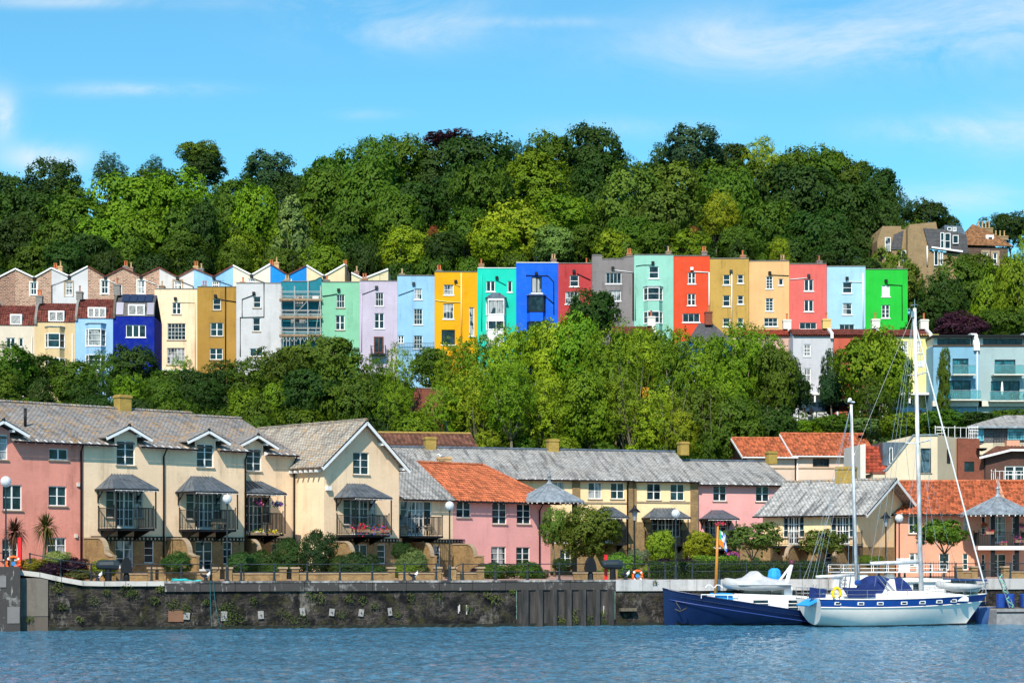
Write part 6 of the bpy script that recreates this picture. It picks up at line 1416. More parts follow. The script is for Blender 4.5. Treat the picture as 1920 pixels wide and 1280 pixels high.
# bare pale stems in the wood
for k,(px,yt,yb,d) in enumerate(((1005,690,800,194),(1190,680,790,193),(1245,700,810,192),(900,730,810,193),(1330,720,800,192))):
    x=xat(px,d); zb=tz(x,d); zt=zat(yt,d); t_=thing('bare_stemmed_tree','bare pale stemmed thin tree in the wood below %s'%near(px),'tree',(x,d,zb),0,'bare thin trees in the wood')
    m=trunk_mesh(k+50,.075,zt-zb,.35,2.2,8); m.build('trunk',BARKP,t_)
# red brick garden wall seen through the trees
g=thing('brick_wall','red brick terrace wall showing through the trees below the sky blue house','wall',(xat(770,214),214,tz(-11,214)-3),R(4))
MB().box(0,0,0,3.6,.5,zat(728,214)-(tz(-11,214)-3)).build('brickwork',REDB,g); MB().box(-.2,-.05,zat(728,214)-(tz(-11,214)-3)+.002,3.8,.6,zat(726,214)-(tz(-11,214)-3)).build('coping',STONEG,g)
# undergrowth over the slope, one mass
r2=random.Random(9); mb=MB(); tone=[]
for i in range(52000):
    x=r2.uniform(-62,62); y=r2.uniform(168,300); z=tz(x,y)+r2.random()*1.3
    if abs(x)>y*.28+4: continue
    n=Vector((r2.gauss(0,.6),-.7+r2.gauss(0,.6),1)).normalized(); e=n.cross(Vector((r2.gauss(0,1),r2.gauss(0,1),.1))).normalized(); g_=n.cross(e); s_=r2.uniform(.2,.42)
    c=Vector((x,y,z)); mb.face([c-e*s_,c-g_*s_*.6,c+e*s_,c+g_*s_*.6]); tone.append(min(1,max(0,.4+.35*noise.noise(c*.2)+r2.uniform(-.2,.2))))
mb.tone=tone; u_=mb.build('undergrowth',LEAF); u_['kind']='stuff'; u_.color=(.035,.075,.012,1); tag(u_,'low green scrub and ivy covering the hillside between the trees','undergrowth')
# ------------------------------------------------------------------ quay trees and shrubs
def qtree(px,yt,w_,h_,d,kd,c,label,**k): return tree(px,yt,w_,h_,d,kd,c,label,base=3.0,group=None,name='ornamental_tree',**k)
qtree(1105,948,130,110,147,'round',(.07,.10,.012),'dark bronze green tree beside the zinc pavilion of the rose house',tw=.14)
qtree(1040,950,60,80,150,'round',(.09,.14,.02),'light green young tree tucked behind the black pavilion post',tw=.1)
qtree(1238,990,62,76,143,'round',(.17,.25,.015),'pale lime green tree in front of the yellow house balcony',tw=.08)
qtree(1312,990,66,76,143,'round',(.2,.24,.012),'yellow green tree left of the boat mast with the flag',tw=.08)
qtree(1412,968,116,90,141,'fine',(.07,.115,.02),'broad crowned tree with forked pale trunk above the grey dinghy',tw=.12,bark=BARKP)
qtree(1540,983,104,78,142,'fine',(.075,.12,.018),'spreading tree in front of the cream house with masts',tw=.1,bark=BARKP)
qtree(1768,963,120,82,143.5,'fine',(.075,.14,.01),'umbrella shaped tree in front of the salmon house',tw=.12)
for (px,yt,w_,yb,d,c,lab,kd) in [
 (598,993,68,1082,133.5,(.015,.038,.01),'large round dark bush in front of the gabled house','bush'),(545,1008,70,1084,134.5,(.025,.06,.012),'dark leafy shrub left of the large round bush','bush'),(495,1030,60,1086,133,(.03,.06,.012),'ivy like shrub below the narrow cream house','bush'),
 (640,1040,44,1086,132.6,(.03,.06,.012),'dark shrub right of the large round bush','bush'),(520,1052,44,1086,131.5,(.035,.075,.014),'low dark shrub by the iron gate left of the large round bush','bush'),(1000,1058,40,1086,136.3,(.035,.07,.012),'dark low shrub right of the rose house hedges','bush'),
 (333,1036,56,1072,123.2,(.035,.09,.018),'bright green rosemary bush between the two left cream houses','bush'),(458,1034,64,1076,126.6,(.035,.085,.02),'bright green bush right of the lamp post by the cream houses','bush'),
 (672,1034,78,1088,131.5,(.022,.05,.014),'dark wide bush under the red flower balcony','bush'),(700,1058,50,1088,130.5,(.03,.07,.014),'small green bush right under the gabled house corner','bush'),(775,1033,64,1086,132,(.10,.15,.045),'grey green domed bush below the open balcony','bush'),(752,1015,36,1050,138,(.02,.05,.01),'ivy clump on the garden wall by the open balcony','bush'),(760,1056,50,1086,130.6,(.1,.16,.015),'low lime green bush in front of the grey green domed one','bush'),
 (108,1032,50,1060,120.6,(.19,.25,.07),'pale clipped dome bush under the ground floor window of the pink house','bush'),(62,1046,50,1072,119.6,(.17,.15,.012),'yellow flowering bush behind the lifebuoy','bush'),(95,1050,60,1082,119.9,(.02,.008,.02),'dark purple shrub, leftmost on the ramp','bush'),(140,1044,52,1080,120.9,(.022,.009,.022),'dark purple shrub beside the brick garden wall','bush'),(196,1048,48,1080,121.7,(.15,.22,.012),'lime green shrub behind the capstans','bush'),(148,1068,60,1086,120.2,(.09,.1,.03),'low dry grassy shrub behind the railing by the capstans','bush'),
 (930,1054,66,1087,135.2,(.05,.10,.015),'square hedge left under the rose house windows','bush'),(985,1054,70,1087,136,(.055,.11,.015),'square hedge right under the rose house windows','bush'),(905,1058,40,1080,137,(.03,.012,.02),'small purple shrub left of the rose house hedges','bush'),
 (1165,1036,74,1088,138.5,(.09,.19,.02),'feathery bright green shrub behind the red post','bush'),(1055,1045,40,1072,141,(.02,.045,.01),'dark shrub under the pavilion balcony','bush'),(1196,1028,40,1062,142,(.12,.16,.09),'pale flowering shrub behind the lantern post','bush'),(1216,1058,24,1088,138.6,(.12,.2,.02),'small lime shrub right of the orange lifebuoy','bush'),
 (1250,1046,70,1078,140,(.028,.009,.022),'dark purple hedge, left part behind the round lamp','bush'),(1295,1046,46,1078,140.5,(.03,.01,.024),'dark purple hedge, right part behind the round lamp','bush'),(1010,1066,40,1086,136.4,(.05,.1,.02),'low green shrub at the rose house corner','bush'),(1115,1070,60,1086,138.6,(.06,.11,.04),'grey green low planting left of the feathery shrub','bush'),(1630,1040,50,1062,141,(.09,.15,.015),'low green shrub in front of the gable brickwork','bush')]:
    bush(px,yt,w_,yb,d,c,lab,kd)
# clipped hedges behind the iron fence
def hedge(pa,pb,back,z1,col,label):
    A=deckpt(pa,back=back); Bp=deckpt(pb,back=back); L=(Bp-A).length; t_=thing('hedge',label,'hedge',tuple(A),R(QTH),'hedges behind the iron fence'); r3=random.Random(int(pa)); mb=MB(); tone=[]
    for i in range(int(L*900)):
        s=r3.uniform(0,L); f=r3.random()
        if f<.6: p=Vector((s,-.45+r3.gauss(0,.05),r3.uniform(0,z1))); n=Vector((r3.gauss(0,.5),-1,r3.gauss(.2,.5)))
        else: p=Vector((s,r3.uniform(-.45,.45),z1+r3.gauss(0,.05)+.06*noise.noise(Vector((s,0,0))))); n=Vector((r3.gauss(0,.5),r3.gauss(-.2,.5),1))
        n.normalize(); e=n.cross(Vector((r3.gauss(0,1),r3.gauss(0,1),r3.gauss(0,1)))).normalized(); g_=n.cross(e); q=r3.uniform(.05,.1); mb.face([p-e*q,p-g_*q*.7,p+e*q,p+g_*q*.7]); tone.append(r3.random())
    mb.tone=tone; o=mb.build('foliage',LEAF,t_); o.color=(*col,1); MB().box(.1,-.38,0,L-.1,.38,z1-.1).build('twig_core',BARK,t_)
hedge(1215,1545,4.6,1.15,(.035,.075,.012),'long clipped hedge behind the iron fence, left of the masts'); hedge(1300,1380,6.4,1.5,(.10,.19,.015),'light green clipped hedge behind the flag mast')
# ------------------------------------------------------------------ quay furniture
rng=random.Random(21)
GLOBE=mat('globe_glass',lambda t,b,o:(t.set(b,'Base Color',(.78,.8,.82,1)),t.set(b,'Roughness',.12),t.set(b,'Transmission Weight',.35),t.set(b,'IOR',1.3)))
def globe_lamp(px,ytop,label,back=1.2,r=.30):
    p=deckpt(px,back=back); H=zat(ytop,p.y)-p.z; t_=thing('globe_street_lamp',label,'street lamp',tuple(p),0,'globe lamps on the quay')
    MB().lathe([(.16,0),(.16,.1),(.1,.15),(.1,.9),(.075,.98),(.055,1.02),(.045,H-2*r-.15),(.07,H-2*r-.12),(.07,H-2*r),(.12,H-2*r+.04)],(0,0,0),10).build('post',LEADG,t_)
    MB().ball((0,0,H-r),r,16,12).build('globe',GLOBE,t_,smooth=True); MB().lathe([(.1,0),(.13,.1),(.05,.16)],(0,0,H-2*r),8).build('lamp_holder',WHITE,t_)
globe_lamp(11,892,'globe lamp at the far left in front of the pink house',.6,.34); globe_lamp(426,926,'globe lamp in front of the middle cream balcony',.7); globe_lamp(843,939,'globe lamp between the open balcony and the rose house',.75); globe_lamp(1267,954,'globe lamp behind the bow of the blue boat',.9); globe_lamp(1686,963,'globe lamp left of the main mast by the salmon house',4.0)
def lantern(px,ytop,label,back):
    p=deckpt(px,back=back); H=zat(ytop,p.y)-p.z; t_=thing('lantern_street_lamp',label,'street lamp',tuple(p),0,'lantern lamps in the gardens')
    MB().lathe([(.14,0),(.12,.8),(.06,.9),(.045,H-1.1),(.09,H-1.05)],(0,0,0),8).build('post',IRON,t_)
    MB().lathe([(.1,0),(.2,.55),(.19,.6)],(0,0,H-1.05),6).build('lantern_glass',ZINCL,t_); MB().lathe([(.42,0),(.4,.05),(.16,.26),(.1,.42),(.02,.5)],(0,0,H-.48),10).build('lantern_cap',IRON,t_)
lantern(1190,947,'black lantern lamp behind the yellow house tree gap, left of the blue boat',5.5); lantern(1661,959,'black lantern lamp beside the gable end of the cream house with masts',5.5)
def quay_rail(p0,p1,label,loopL=False,loopR=False,step=2.0,h=1.08,back=.62):
    a=deckpt(p0,back=back); b=deckpt(p1,back=back); L=(b-a).length; n=max(1,round(L/step)); t_=thing('quay_railing',label,'railing',tuple(a),R(QTH),'railings along the quay edge')
    s_0=FQy.s_at(p0,-back); zz=lambda s:qz(s_0+s)-a.z
    mb=MB(); pts=[L*i/n for i in range(n+1)]
    for hh in (h,h*.52):
        mb.tube([(s,0,zz(s)+hh) for s in pts],.032,6)
    for lp,s,sg in ((loopL,0,-1),(loopR,L,1)):
        if lp: mb.tube([(s+sg*.5*math.sin(math.pi*k/8),0,zz(s)+h*.52+(h*.48)*(.5+.5*math.cos(math.pi*k/8))) for k in range(9)],.032,6)
    mb.build('rail',LEADG,t_,smooth=True)
    for s in pts: MB().lathe([(.13,0),(.13,.06),(.08,.1),(.065,h*.48),(.085,h*.5),(.085,h*.56),(.055,h*.6),(.05,h*.96),(.075,h*.98),(.06,h+.06)],(s,0,zz(s)),8).build('post',LEADG,t_)
quay_rail(-30,16,'quay railing on the pier block at the far left',step=1.6); quay_rail(56,395,'quay railing running down the ramp past the capstans to the gap',loopR=True); quay_rail(452,818,'quay railing in front of the gabled house',loopL=True,loopR=True); quay_rail(868,1108,'quay railing in front of the rose house, above the sheet piling',loopL=True); quay_rail(1172,1247,'short quay railing with the orange lifebuoy, left of the blue boat',loopL=True,loopR=True); quay_rail(1298,1840,'quay railing behind the moored boats',loopL=True); quay_rail(1846,1990,'quay railing at the right edge under the salmon house',step=2.2)
def stick_fence(pa,pb,back,label,h=1.35,step=.13,m=None):
    A=deckpt(pa,back=back); Bp=deckpt(pb,back=back); L=(Bp-A).length; t_=thing('iron_fence',label,'fence',tuple(A),R(QTH),'iron fences of the gardens')
    mb=MB(); n=int(L/step)
    for i in range(n+1): mb.bar((L*i/n,0,0),(L*i/n,0,h+(0.04 if i%2 else 0)),.022)
    mb.build('pickets',IRON,t_); MB().bar((0,0,h-.12),(L,0,h-.12),.035).bar((0,0,.15),(L,0,.15),.035).build('rails',IRON,t_)
stick_fence(1215,1555,3.6,'long black iron fence in front of the clipped hedge'); stick_fence(1725,1790,3.6,'dark paling fence in front of the salmon house',1.2,.2)
# masonry garden fronts with piers and gates
def gwall(pa,pb,back,label,h=.42,piers=()):
    A=deckpt(pa,back=back); Bp=deckpt(pb,back=back); L=(Bp-A).length; t_=thing('low_garden_wall',label,'garden wall',tuple(A),R(QTH),'low brick walls along the path')
    MB().box(0,-.11,-.1,L,.11,h).build('brickwork',BUFF,t_); MB().box(-.03,-.16,h+.002,L+.03,.16,h+.08).build('coping',STONE,t_)
    for e in piers:
        s=L*e; MB().box(s-.23,-.23,-.1,s+.23,.23,h+.35).build('pier',BUFF,t_); MB().box(s-.3,-.3,h+.352,s+.3,.3,h+.47).build('pier_cap',STONE,t_)
def gate(pa,pb,back,label):
    A=deckpt(pa,back=back); Bp=deckpt(pb,back=back); L=(Bp-A).length; t_=thing('iron_gate',label,'gate',tuple(A),R(QTH),'small iron gates')
    mb=MB()
    for i in range(9): mb.bar((L*i/8,0,.1),(L*i/8,0,.7),.03)
    mb.bar((0,0,.15),(L,0,.15),.04).bar((0,0,.66),(L,0,.66),.04); mb.build('gate_leaf',IRON,t_)
BK=3.3
gwall(238,284,BK,'low brick garden wall left of the first iron gate',piers=(1,)); gate(287,300,BK,'iron gate by the first cream house'); gwall(304,405,BK,'low brick garden wall in front of the two left cream houses',piers=(0,1)); gate(408,424,BK,'iron gate beside the globe lamp by the cream houses'); gwall(428,530,BK,'low brick garden wall in front of the narrow cream house',piers=(0,1)); gate(537,549,BK,'iron gate left of the large round bush'); gwall(553,735,BK,'low brick garden wall in front of the gabled house',piers=(0,.99)); gwall(747,830,BK,'low brick garden wall in front of the grey green domed bush',piers=(.88,)); gate(834,845,BK,'iron gate beside the globe lamp by the rose house'); gwall(848,900,BK,'low brick garden wall left of the rose house hedge',piers=(0,1)); gwall(1075,1150,BK+.5,'low brick garden wall behind the round capstans',piers=(1,)); gwall(1797,1825,4.,'low brick wall and pier left of the salmon house door',piers=(0,1)); gwall(1885,1940,4.,'low brick wall and pier right of the salmon house door',piers=(0,))
# capstans, cleats, posts
def hood(px,label,w=.62):
    p=deckpt(px,back=.75); t_=thing('quay_winch',label,'winch',tuple(p),R(QTH),None)
    MB().lathe([(.2,0),(.2,.35),(.15,.5),(.15,.75)],(0,0,0),10).build('pedestal',IRON,t_); MB().prism([(-w/2,.55),(w/2,.55),(w/2+.05,.8),(w/2-.06,1.25),(w*.2,1.5),(-w*.2,1.5),(-w/2+.06,1.25),(-w/2-.05,.8)],-.3,.3).build('hood',IRON,t_)
def tee(px,label):
    p=deckpt(px,back=.8); t_=thing('quay_capstan',label,'capstan',tuple(p),R(QTH),None)
    MB().lathe([(.22,0),(.2,.6),(.18,.8)],(0,0,0),10).build('pedestal',IRON,t_); MB().tube([(-.75,0,1.),(-.7,0,1.),(-.55,0,1.05),(.3,0,1.05),(.62,0,1.),(.66,0,1.)],[.1,.2,.3,.34,.3,.16],10).build('drum',LEADG,t_)
hood(237,'black hooded quay winch, right one of the pair in front of the cream house'); tee(203,'black horizontal drum capstan left of the hooded winch'); hood(1107,'black round hooded winch left of the red post'); tee(1149,'black drum capstan with the red post behind it')
def rpost(px,yt,back,label,r_=.11):
    p=deckpt(px,back=back); H=zat(yt,p.y)-p.z; t_=thing('red_post',label,'post',tuple(p),0); MB().box(-r_,-r_,0,r_,r_,H).build('shaft',RED,t_); MB().box(-r_-.02,-r_-.02,H+.002,r_+.02,r_+.02,H+.06).build('cap',RED,t_)
rpost(37,1009,.5,'tall red safety post beside the lifebuoy on the ramp'); rpost(1136,1041,1.3,'red post rising behind the drum capstan')
ORG=plain('lifebuoy_orange',(.8,.13,.02),.5); BLU=plain('rope_blue',(.03,.2,.5),.6)
def buoy(px,py,back,label,r_=.34):
    p=deckpt(px,back=back); z=zat(py,p.y); t_=thing('lifebuoy',label,'lifebuoy',(p.x,p.y,z),R(QTH)); mb=MB(); n=20
    mb.tube([(r_*math.cos(2*math.pi*k/n),-.05,r_*math.sin(2*math.pi*k/n)*1.05) for k in range(n+1)],.085,8); mb.build('ring',ORG,t_,smooth=True)
    mb=MB()
    for k in range(4): a=math.pi/4+k*math.pi/2; c=Vector((r_*math.cos(a),-.05,r_*math.sin(a))); e=Vector((-math.sin(a),0,math.cos(a)))*.05; mb.tube([c-e,c+e],.09,8)
    mb.build('band',WHITE,t_); MB().lathe([(.14,-.03),(.14,.03)],(0,0,0),10).build('rope_coil',BLU,t_).rotation_euler=(R(90),0,0)
buoy(25,1056,.45,'orange lifebuoy with blue rope on the pier block',.4); buoy(1195,1079,.55,'orange lifebuoy on the short railing left of the blue boat',.33)
DOG=plain('cleat_black',(.015,.015,.02),.4); 
for px,l in ((183,'black and white mooring bollard left of the drum capstan'),(386,'black and white mooring bollard at the railing gap by the cream houses'),(776,'black and white mooring bollard in front of the grey green domed bush'),(1173,'black and white mooring bollard left of the orange lifebuoy near the blue boat')):
    p=deckpt(px,back=.35); t_=thing('mooring_bollard',l,'bollard',tuple(p),R(QTH),None)
    MB().lathe([(.3,0),(.3,.04),(.12,.08),(.1,.3),(.16,.38),(.1,.42)],(0,0,0),9).build('base',DOG,t_); MB().tube([(0,0,.25),(-.28,0,.42),(-.34,0,.5)],[.09,.08,.05],7).build('horn',DOG,t_); MB().tube([(0,0,.25),(.22,0,.5),(.26,0,.66)],[.09,.09,.06],7).build('horn',WHITE,t_,label='white painted horn')
TURQ=plain('turquoise_rope',(.02,.4,.42),.7)
mb=MB(); r_=random.Random(4)
for k in range(7): a=r_.random()*6; mb.tube([(.45*math.cos(a+q*.9)+r_.uniform(-.1,.1),.12*math.sin(a+q*.9),.05+r_.random()*.12) for q in range(8)],.03,5)
for k in range(3): mb.tube([(.3+q*.15,.02*k,.05+.04*math.sin(q+k)) for q in range(8)],.03,5)
p=deckpt(337,back=.25); o=mb.build('rope_heap',TURQ); o.location=p; tag(o,'tangled turquoise rope lying on the coping','rope')
for (px,px2,l) in ((394,397,'straight turquoise rope hanging down the quay wall'),(401,414,'slack turquoise rope hanging in a curve down the quay wall, right one')):
    s=FQy.s_at(px,.3); s2_=FQy.s_at(px2,.3); mb=MB(); A=FQy.pt(s,-.3); w_=s2_-s; mb.tube([(w_*(k/9)**2.2,0,3.05-2.9*k/9) for k in range(10)],.014,5); o=mb.build('mooring_rope',plain('weathered_rope',(.015,.16,.19),.8)); o.location=(A[0],A[1],0); o.rotation_euler=(0,0,R(QTH)); tag(o,l,'rope')
# tufts on the wall
r2=random.Random(2); mb=MB(); tone=[]
W_=[(108,1100,26),(118,1135,20),(175,1125,22),(238,1105,30),(250,1115,24),(300,1103,18),(290,1125,20),(322,1130,26),(350,1140,20),(430,1150,46),(440,1165,40),(425,1135,30),(385,1128,14),(580,1115,20),(600,1120,26),(655,1122,22),(680,1125,20),(560,1165,40),(530,1150,26),(700,1135,20),(770,1118,18),(820,1118,22),(880,1140,16),(915,1115,20),(930,1125,26),(55,1160,14),(1080,1155,40),(1065,1165,36),(1105,1160,26),(1128,1150,22),(1135,1165,16),(1090,1145,20),(1050,1160,20),(200,1110,16),(150,1160,14),(640,1150,20),(475,1125,16),(745,1150,18),(960,1108,14),(1228,1092,12)]
for (px,py,w_) in W_:
    s0_,z0_=FQy.sz(px,py,.15); R_=w_/30./2
    for i in range(int(170*R_*R_)+30):
        a=r2.random()*6.28; q=math.sqrt(r2.random())*R_; s=s0_+q*math.cos(a)*1.0; z=z0_+q*math.sin(a)*.8
        P3=FQy.pt(s,-.12-r2.random()*.18); n=Vector((QU.y+r2.gauss(0,.5),-QU.x+r2.gauss(0,.5),r2.gauss(.5,.5))).normalized(); e=n.cross(Vector((r2.gauss(0,1),r2.gauss(0,1),r2.gauss(0,1)))).normalized(); g_=n.cross(e); k=r2.uniform(.04,.08)
        c=Vector((P3[0],P3[1],z)); mb.face([c-e*k,c-g_*k*.5,c+e*k,c+g_*k*.5]); tone.append(min(1,max(0,(.75 if px%3==0 else .35)+r2.uniform(-.3,.3))))
mb.tone=tone; o=mb.build('wall_weeds',LEAF); o.color=(.06,.085,.02,1); o['kind']='stuff'; tag(o,'tufts of weeds and ferns growing out of the quay wall','weeds')
# weeds hanging plants, cordyline palms
def palm(px,yt,wpx,back,label,col):
    p=deckpt(px,back=back); zc=zat(yt+wpx*.55,p.y)-p.z; rr=wpx/F*p.y/2; t_=thing('cordyline_palm',label,'palm tree',tuple(p),0,'spiky palms by the pink house'); r3=random.Random(px)
    MB().tube([(-.1,0,-.2),(.0,0,zc*.45),(.18,0,zc*.8),(.1,0,zc)],[.13,.11,.09,.08],8).build('trunk',BARK,t_,smooth=True)
    mb=MB(); tone=[]
    for i in range(260):
        d=Vector((r3.gauss(0,1),r3.gauss(0,1),r3.gauss(.25,.9))).normalized(); L=rr*r3.uniform(.8,1.15); sd_=d.cross(Vector((0,0,1))).normalized()*.035; a=Vector((.1,0,zc)); m_=a+d*L*.55; e=a+d*L+Vector((0,0,-L*.28*(1.2-d.z)))
        mb.face([a-sd_*.5,a+sd_*.5,m_+sd_,m_-sd_]); mb.face([m_-sd_,m_+sd_,e]); k=r3.random(); tone+= [k,k]
    mb.tone=tone; o=mb.build('fronds',LEAF,t_); o.color=(*col,1)
palm(83,953,64,2.0,'spiky cordyline palm with bent trunk, right one of the two',(.075,.07,.02)); palm(24,962,62,1.6,'spiky reddish cordyline palm behind the left globe lamp',(.07,.035,.022))
# flowers, pots and balcony furniture
FLR=leafmat('petals',.1)
def flowers(p,rx,ry,rz,n,cols,green=.5,seed=1,sz=.045):
    r3=random.Random(seed); mb=MB(); mb2=MB(); tone=[]
    for i in range(n):
        q=Vector((r3.gauss(0,.45)*rx,r3.gauss(0,.45)*ry,r3.gauss(0,.45)*rz)); nn=Vector((r3.gauss(0,1),-1+r3.gauss(0,.6),r3.gauss(.3,1))).normalized(); e=nn.cross(Vector((0,.1,1))).normalized(); g_=nn.cross(e); s_=sz*r3.uniform(.7,1.4)
        M_=mb if r3.random()<green else mb2
        M_.face([q-e*s_,q-g_*s_,q+e*s_,q+g_*s_],r3.randrange(len(cols)) if M_ is mb2 else 0)
    return mb,mb2
def flowerbox(fr,x,y,z,w,label,cols,group=None,seed=1,hang=False,n=260,h=.22):
    p=fr.pt(x,y); t_=thing('hanging_basket' if hang else 'flower_box',label,'hanging basket' if hang else 'flower box',(p[0],p[1],fr.z+z),fr.th,group)
    if hang: MB().lathe([(.03,-.2),(.16,-.1),(.2,0)],(0,0,0),8).build('basket',BARK,t_); MB().bar((0,0,0),(0,0,.5),.015).build('hanger',IRON,t_)
    else: MB().box(-w/2,-.1,-.2,w/2,.1,0).build('trough',PLK if 'PLK' in globals() else BARK,t_)
    a,b=flowers(None,w*(.62 if not hang else .6),.14 if not hang else .25,h,n,cols,.45,seed)
    a.tone=[.5]*len(a.f); o=a.build('foliage',LEAF,t_); o.color=(.04,.1,.015,1)
    b.build('blossoms',[plain('petal_%s'%c,{'red':(.75,.01,.02),'blue':(.08,.08,.55),'purple':(.22,.02,.45),'pink':(.8,.08,.3),'yellow':(.85,.6,.02),'white':(.8,.8,.8),'magenta':(.6,.01,.2)}[c],.6) for c in cols],t_)
fr,b=BG; W_=b['x1']-b['x0']
flowerbox(fr,b['x0']+W_*.2,-b['dep']-.1,b['zf']+.38,W_*.42,'red geranium flower box, left half of the gabled house balcony',['red','red','pink'],'flower boxes',1,n=420,h=.42); flowerbox(fr,b['x0']+W_*.55,-b['dep']-.1,b['zf']+.3,W_*.3,'blue and red flower box in the middle of the gabled house balcony',['blue','red','blue'],'flower boxes',2,n=300,h=.3); flowerbox(fr,b['x0']+W_*.85,-b['dep']-.1,b['zf']+.38,W_*.3,'red geranium flower box at the right end of the gabled house balcony',['red','red','blue'],'flower boxes',3,n=320,h=.4)
fr,b=B3
flowerbox(fr,b['x0']+1.,-b['dep']-.05,b['zf']+.1,1.3,'yellow flower trough on the narrow cream house balcony',['yellow','white'],'flower boxes',4,n=160); flowerbox(fr,b['x1']-.9,-b['dep']-.05,b['zf']+.1,.9,'yellow and orange flower trough at the right of the narrow cream house balcony',['yellow'],'flower boxes',5,n=120)
flowerbox(fr,b['x1']-.45,-b['dep']+.1,b['cz0']-.75,.9,'purple hanging basket at the right of the narrow cream house canopy',['purple','purple','white'],None,6,True,n=300); flowerbox(fr,b['x0']+1.1,-b['dep']+.1,b['cz0']-.7,.8,'purple hanging basket at the left of the narrow cream house canopy',['purple','magenta'],None,7,True,n=240)
fq=Fr(0,0,0,3.,(gp.location.x,gp.location.y)); zfq=zat(1023,dQ-1.2)-3
flowerbox(fq,-1.,-1.5,zfq+1.1,.6,'pink flowers at the left of the salmon house balcony rail',['pink','red'],'flowers on the salmon house balcony',8,n=130); flowerbox(fq,1.4,-1.5,zfq+.45,.9,'purple flowers at the right of the salmon house balcony',['purple','pink'],'flowers on the salmon house balcony',9,n=260,h=.3); flowerbox(fq,.1,-1.4,zfq+.2,.5,'pink pot flowers in the middle of the salmon house balcony',['pink'],'flowers on the salmon house balcony',10,n=90); flowerbox(fq,1.6,-1.0,zfq+1.6,.5,'leafy hanging basket by the right post of the salmon house pavilion',['pink'],None,11,True,n=160); flowerbox(fq,-1.3,-1.,zfq+1.6,.5,'leafy hanging basket by the left post of the salmon house pavilion',['red'],None,12,True,n=160)
p=Fr(0,0,0,3.,(xat(1074,dP-1),dP-1.2)); flowerbox(p,0,0,zat(982,dP-1.2)-3,.7,'bright pink hanging basket on the black pavilion post',['pink','magenta'],None,13,True,n=220)
p=Fr(0,0,0,3.,(xat(1374,160),160)); flowerbox(p,0,0,zat(1038,160)-3,1.,'pink and purple hanging basket by the ground floor door of the pink house',['pink','purple','magenta'],None,14,True,n=260); p=Fr(0,0,0,3.,(xat(1352,161),161)); flowerbox(p,0,0,zat(982,161)-3,.7,'red hanging basket under the dark canopy of the pink house',['red','pink'],None,15,True,n=160)
def chair(fr,x,y,z,rz,label,m=None):
    p=fr.pt(x,y); t_=thing('garden_chair',label,'chair',(p[0],p[1],fr.z+z),fr.th+rz,'chairs on the open balcony'); m=m or BARKP
    MB().box(-.22,-.22,.42,.22,.22,.46).build('seat',m,t_); mb=MB(); 
    for k in range(5): mb.bar((-.2+k*.1,.22,.46),(-.2+k*.1,.28,.92),.03)
    mb.bar((-.24,.28,.92),(.24,.28,.92),.05); mb.build('backrest',m,t_)
    for a in (-1,1):
        for c in (-1,1): MB().bar((a*.2,c*.2,.42),(a*.25,c*.26,0),.035).build('leg',m,t_)
fr,b=BS; chair(fr,b['x1']-.8,-1.1,b['zf'],-1.2,'slatted garden chair at the right of the open balcony'); chair(fr,b['x1']-2.7,-1.1,b['zf'],1.2,'slatted garden chair at the left of the open balcony')
pp=fr.pt(b['x1']-1.7,-1.1); t_=thing('garden_table','small round garden table on the open balcony between two chairs','table',(pp[0],pp[1],fr.z+b['zf']),0); MB().lathe([(.36,.7),(.36,.74)],(0,0,0),14).build('tabletop',LEADG,t_)
for k in range(3): MB().bar((0.05*math.cos(k*2.1),.05*math.sin(k*2.1),.7),(.28*math.cos(k*2.1),.28*math.sin(k*2.1),0),.03).build('leg',LEADG,t_)
fr,b=BEN; pp=fr.pt(b['x1']-1.,-1.5); t_=thing('wooden_bench','low wooden bench on the middle cream balcony','bench',(pp[0],pp[1],fr.z+b['zf']),fr.th); MB().box(-.6,-.2,.36,.6,.2,.42).build('seat',BARKP,t_); MB().box(-.6,.16,.42,.6,.2,.75).build('backrest',BARKP,t_)
for a in (-.5,.5): MB().box(a-.03,-.18,0,a+.03,.18,.36).build('leg',BARKP,t_)
# gull on the chimney
p=P(828,857,fB.d_at(833)+1.2); t_=thing('gull','white gull with grey wings on the buff chimney above the rose house','bird',tuple(p),R(20))
mb=MB(); mb.v=[]; sec=[(-.34,.01,.12),(-.2,.05,.1),(0,.11,.08),(.16,.1,.12),(.24,.06,.22),(.3,.065,.28),(.36,.03,.28),(.43,.008,.26)]
mb.tube([(-x,0,z) for x,_,z in sec],[r for _,r,_ in sec],8); mb.build('body',WHITE,t_,smooth=True)
for s in (-1,1): MB().tube([(-.12,.09*s,.12),(.1,.1*s,.1),(.34,.04*s,.1)],[.04,.07,.02],6).build('wing',ZINCL,t_,smooth=True); MB().bar((0,.04*s,.02),(0,.04*s,-.12),.015).build('leg',POTY,t_)
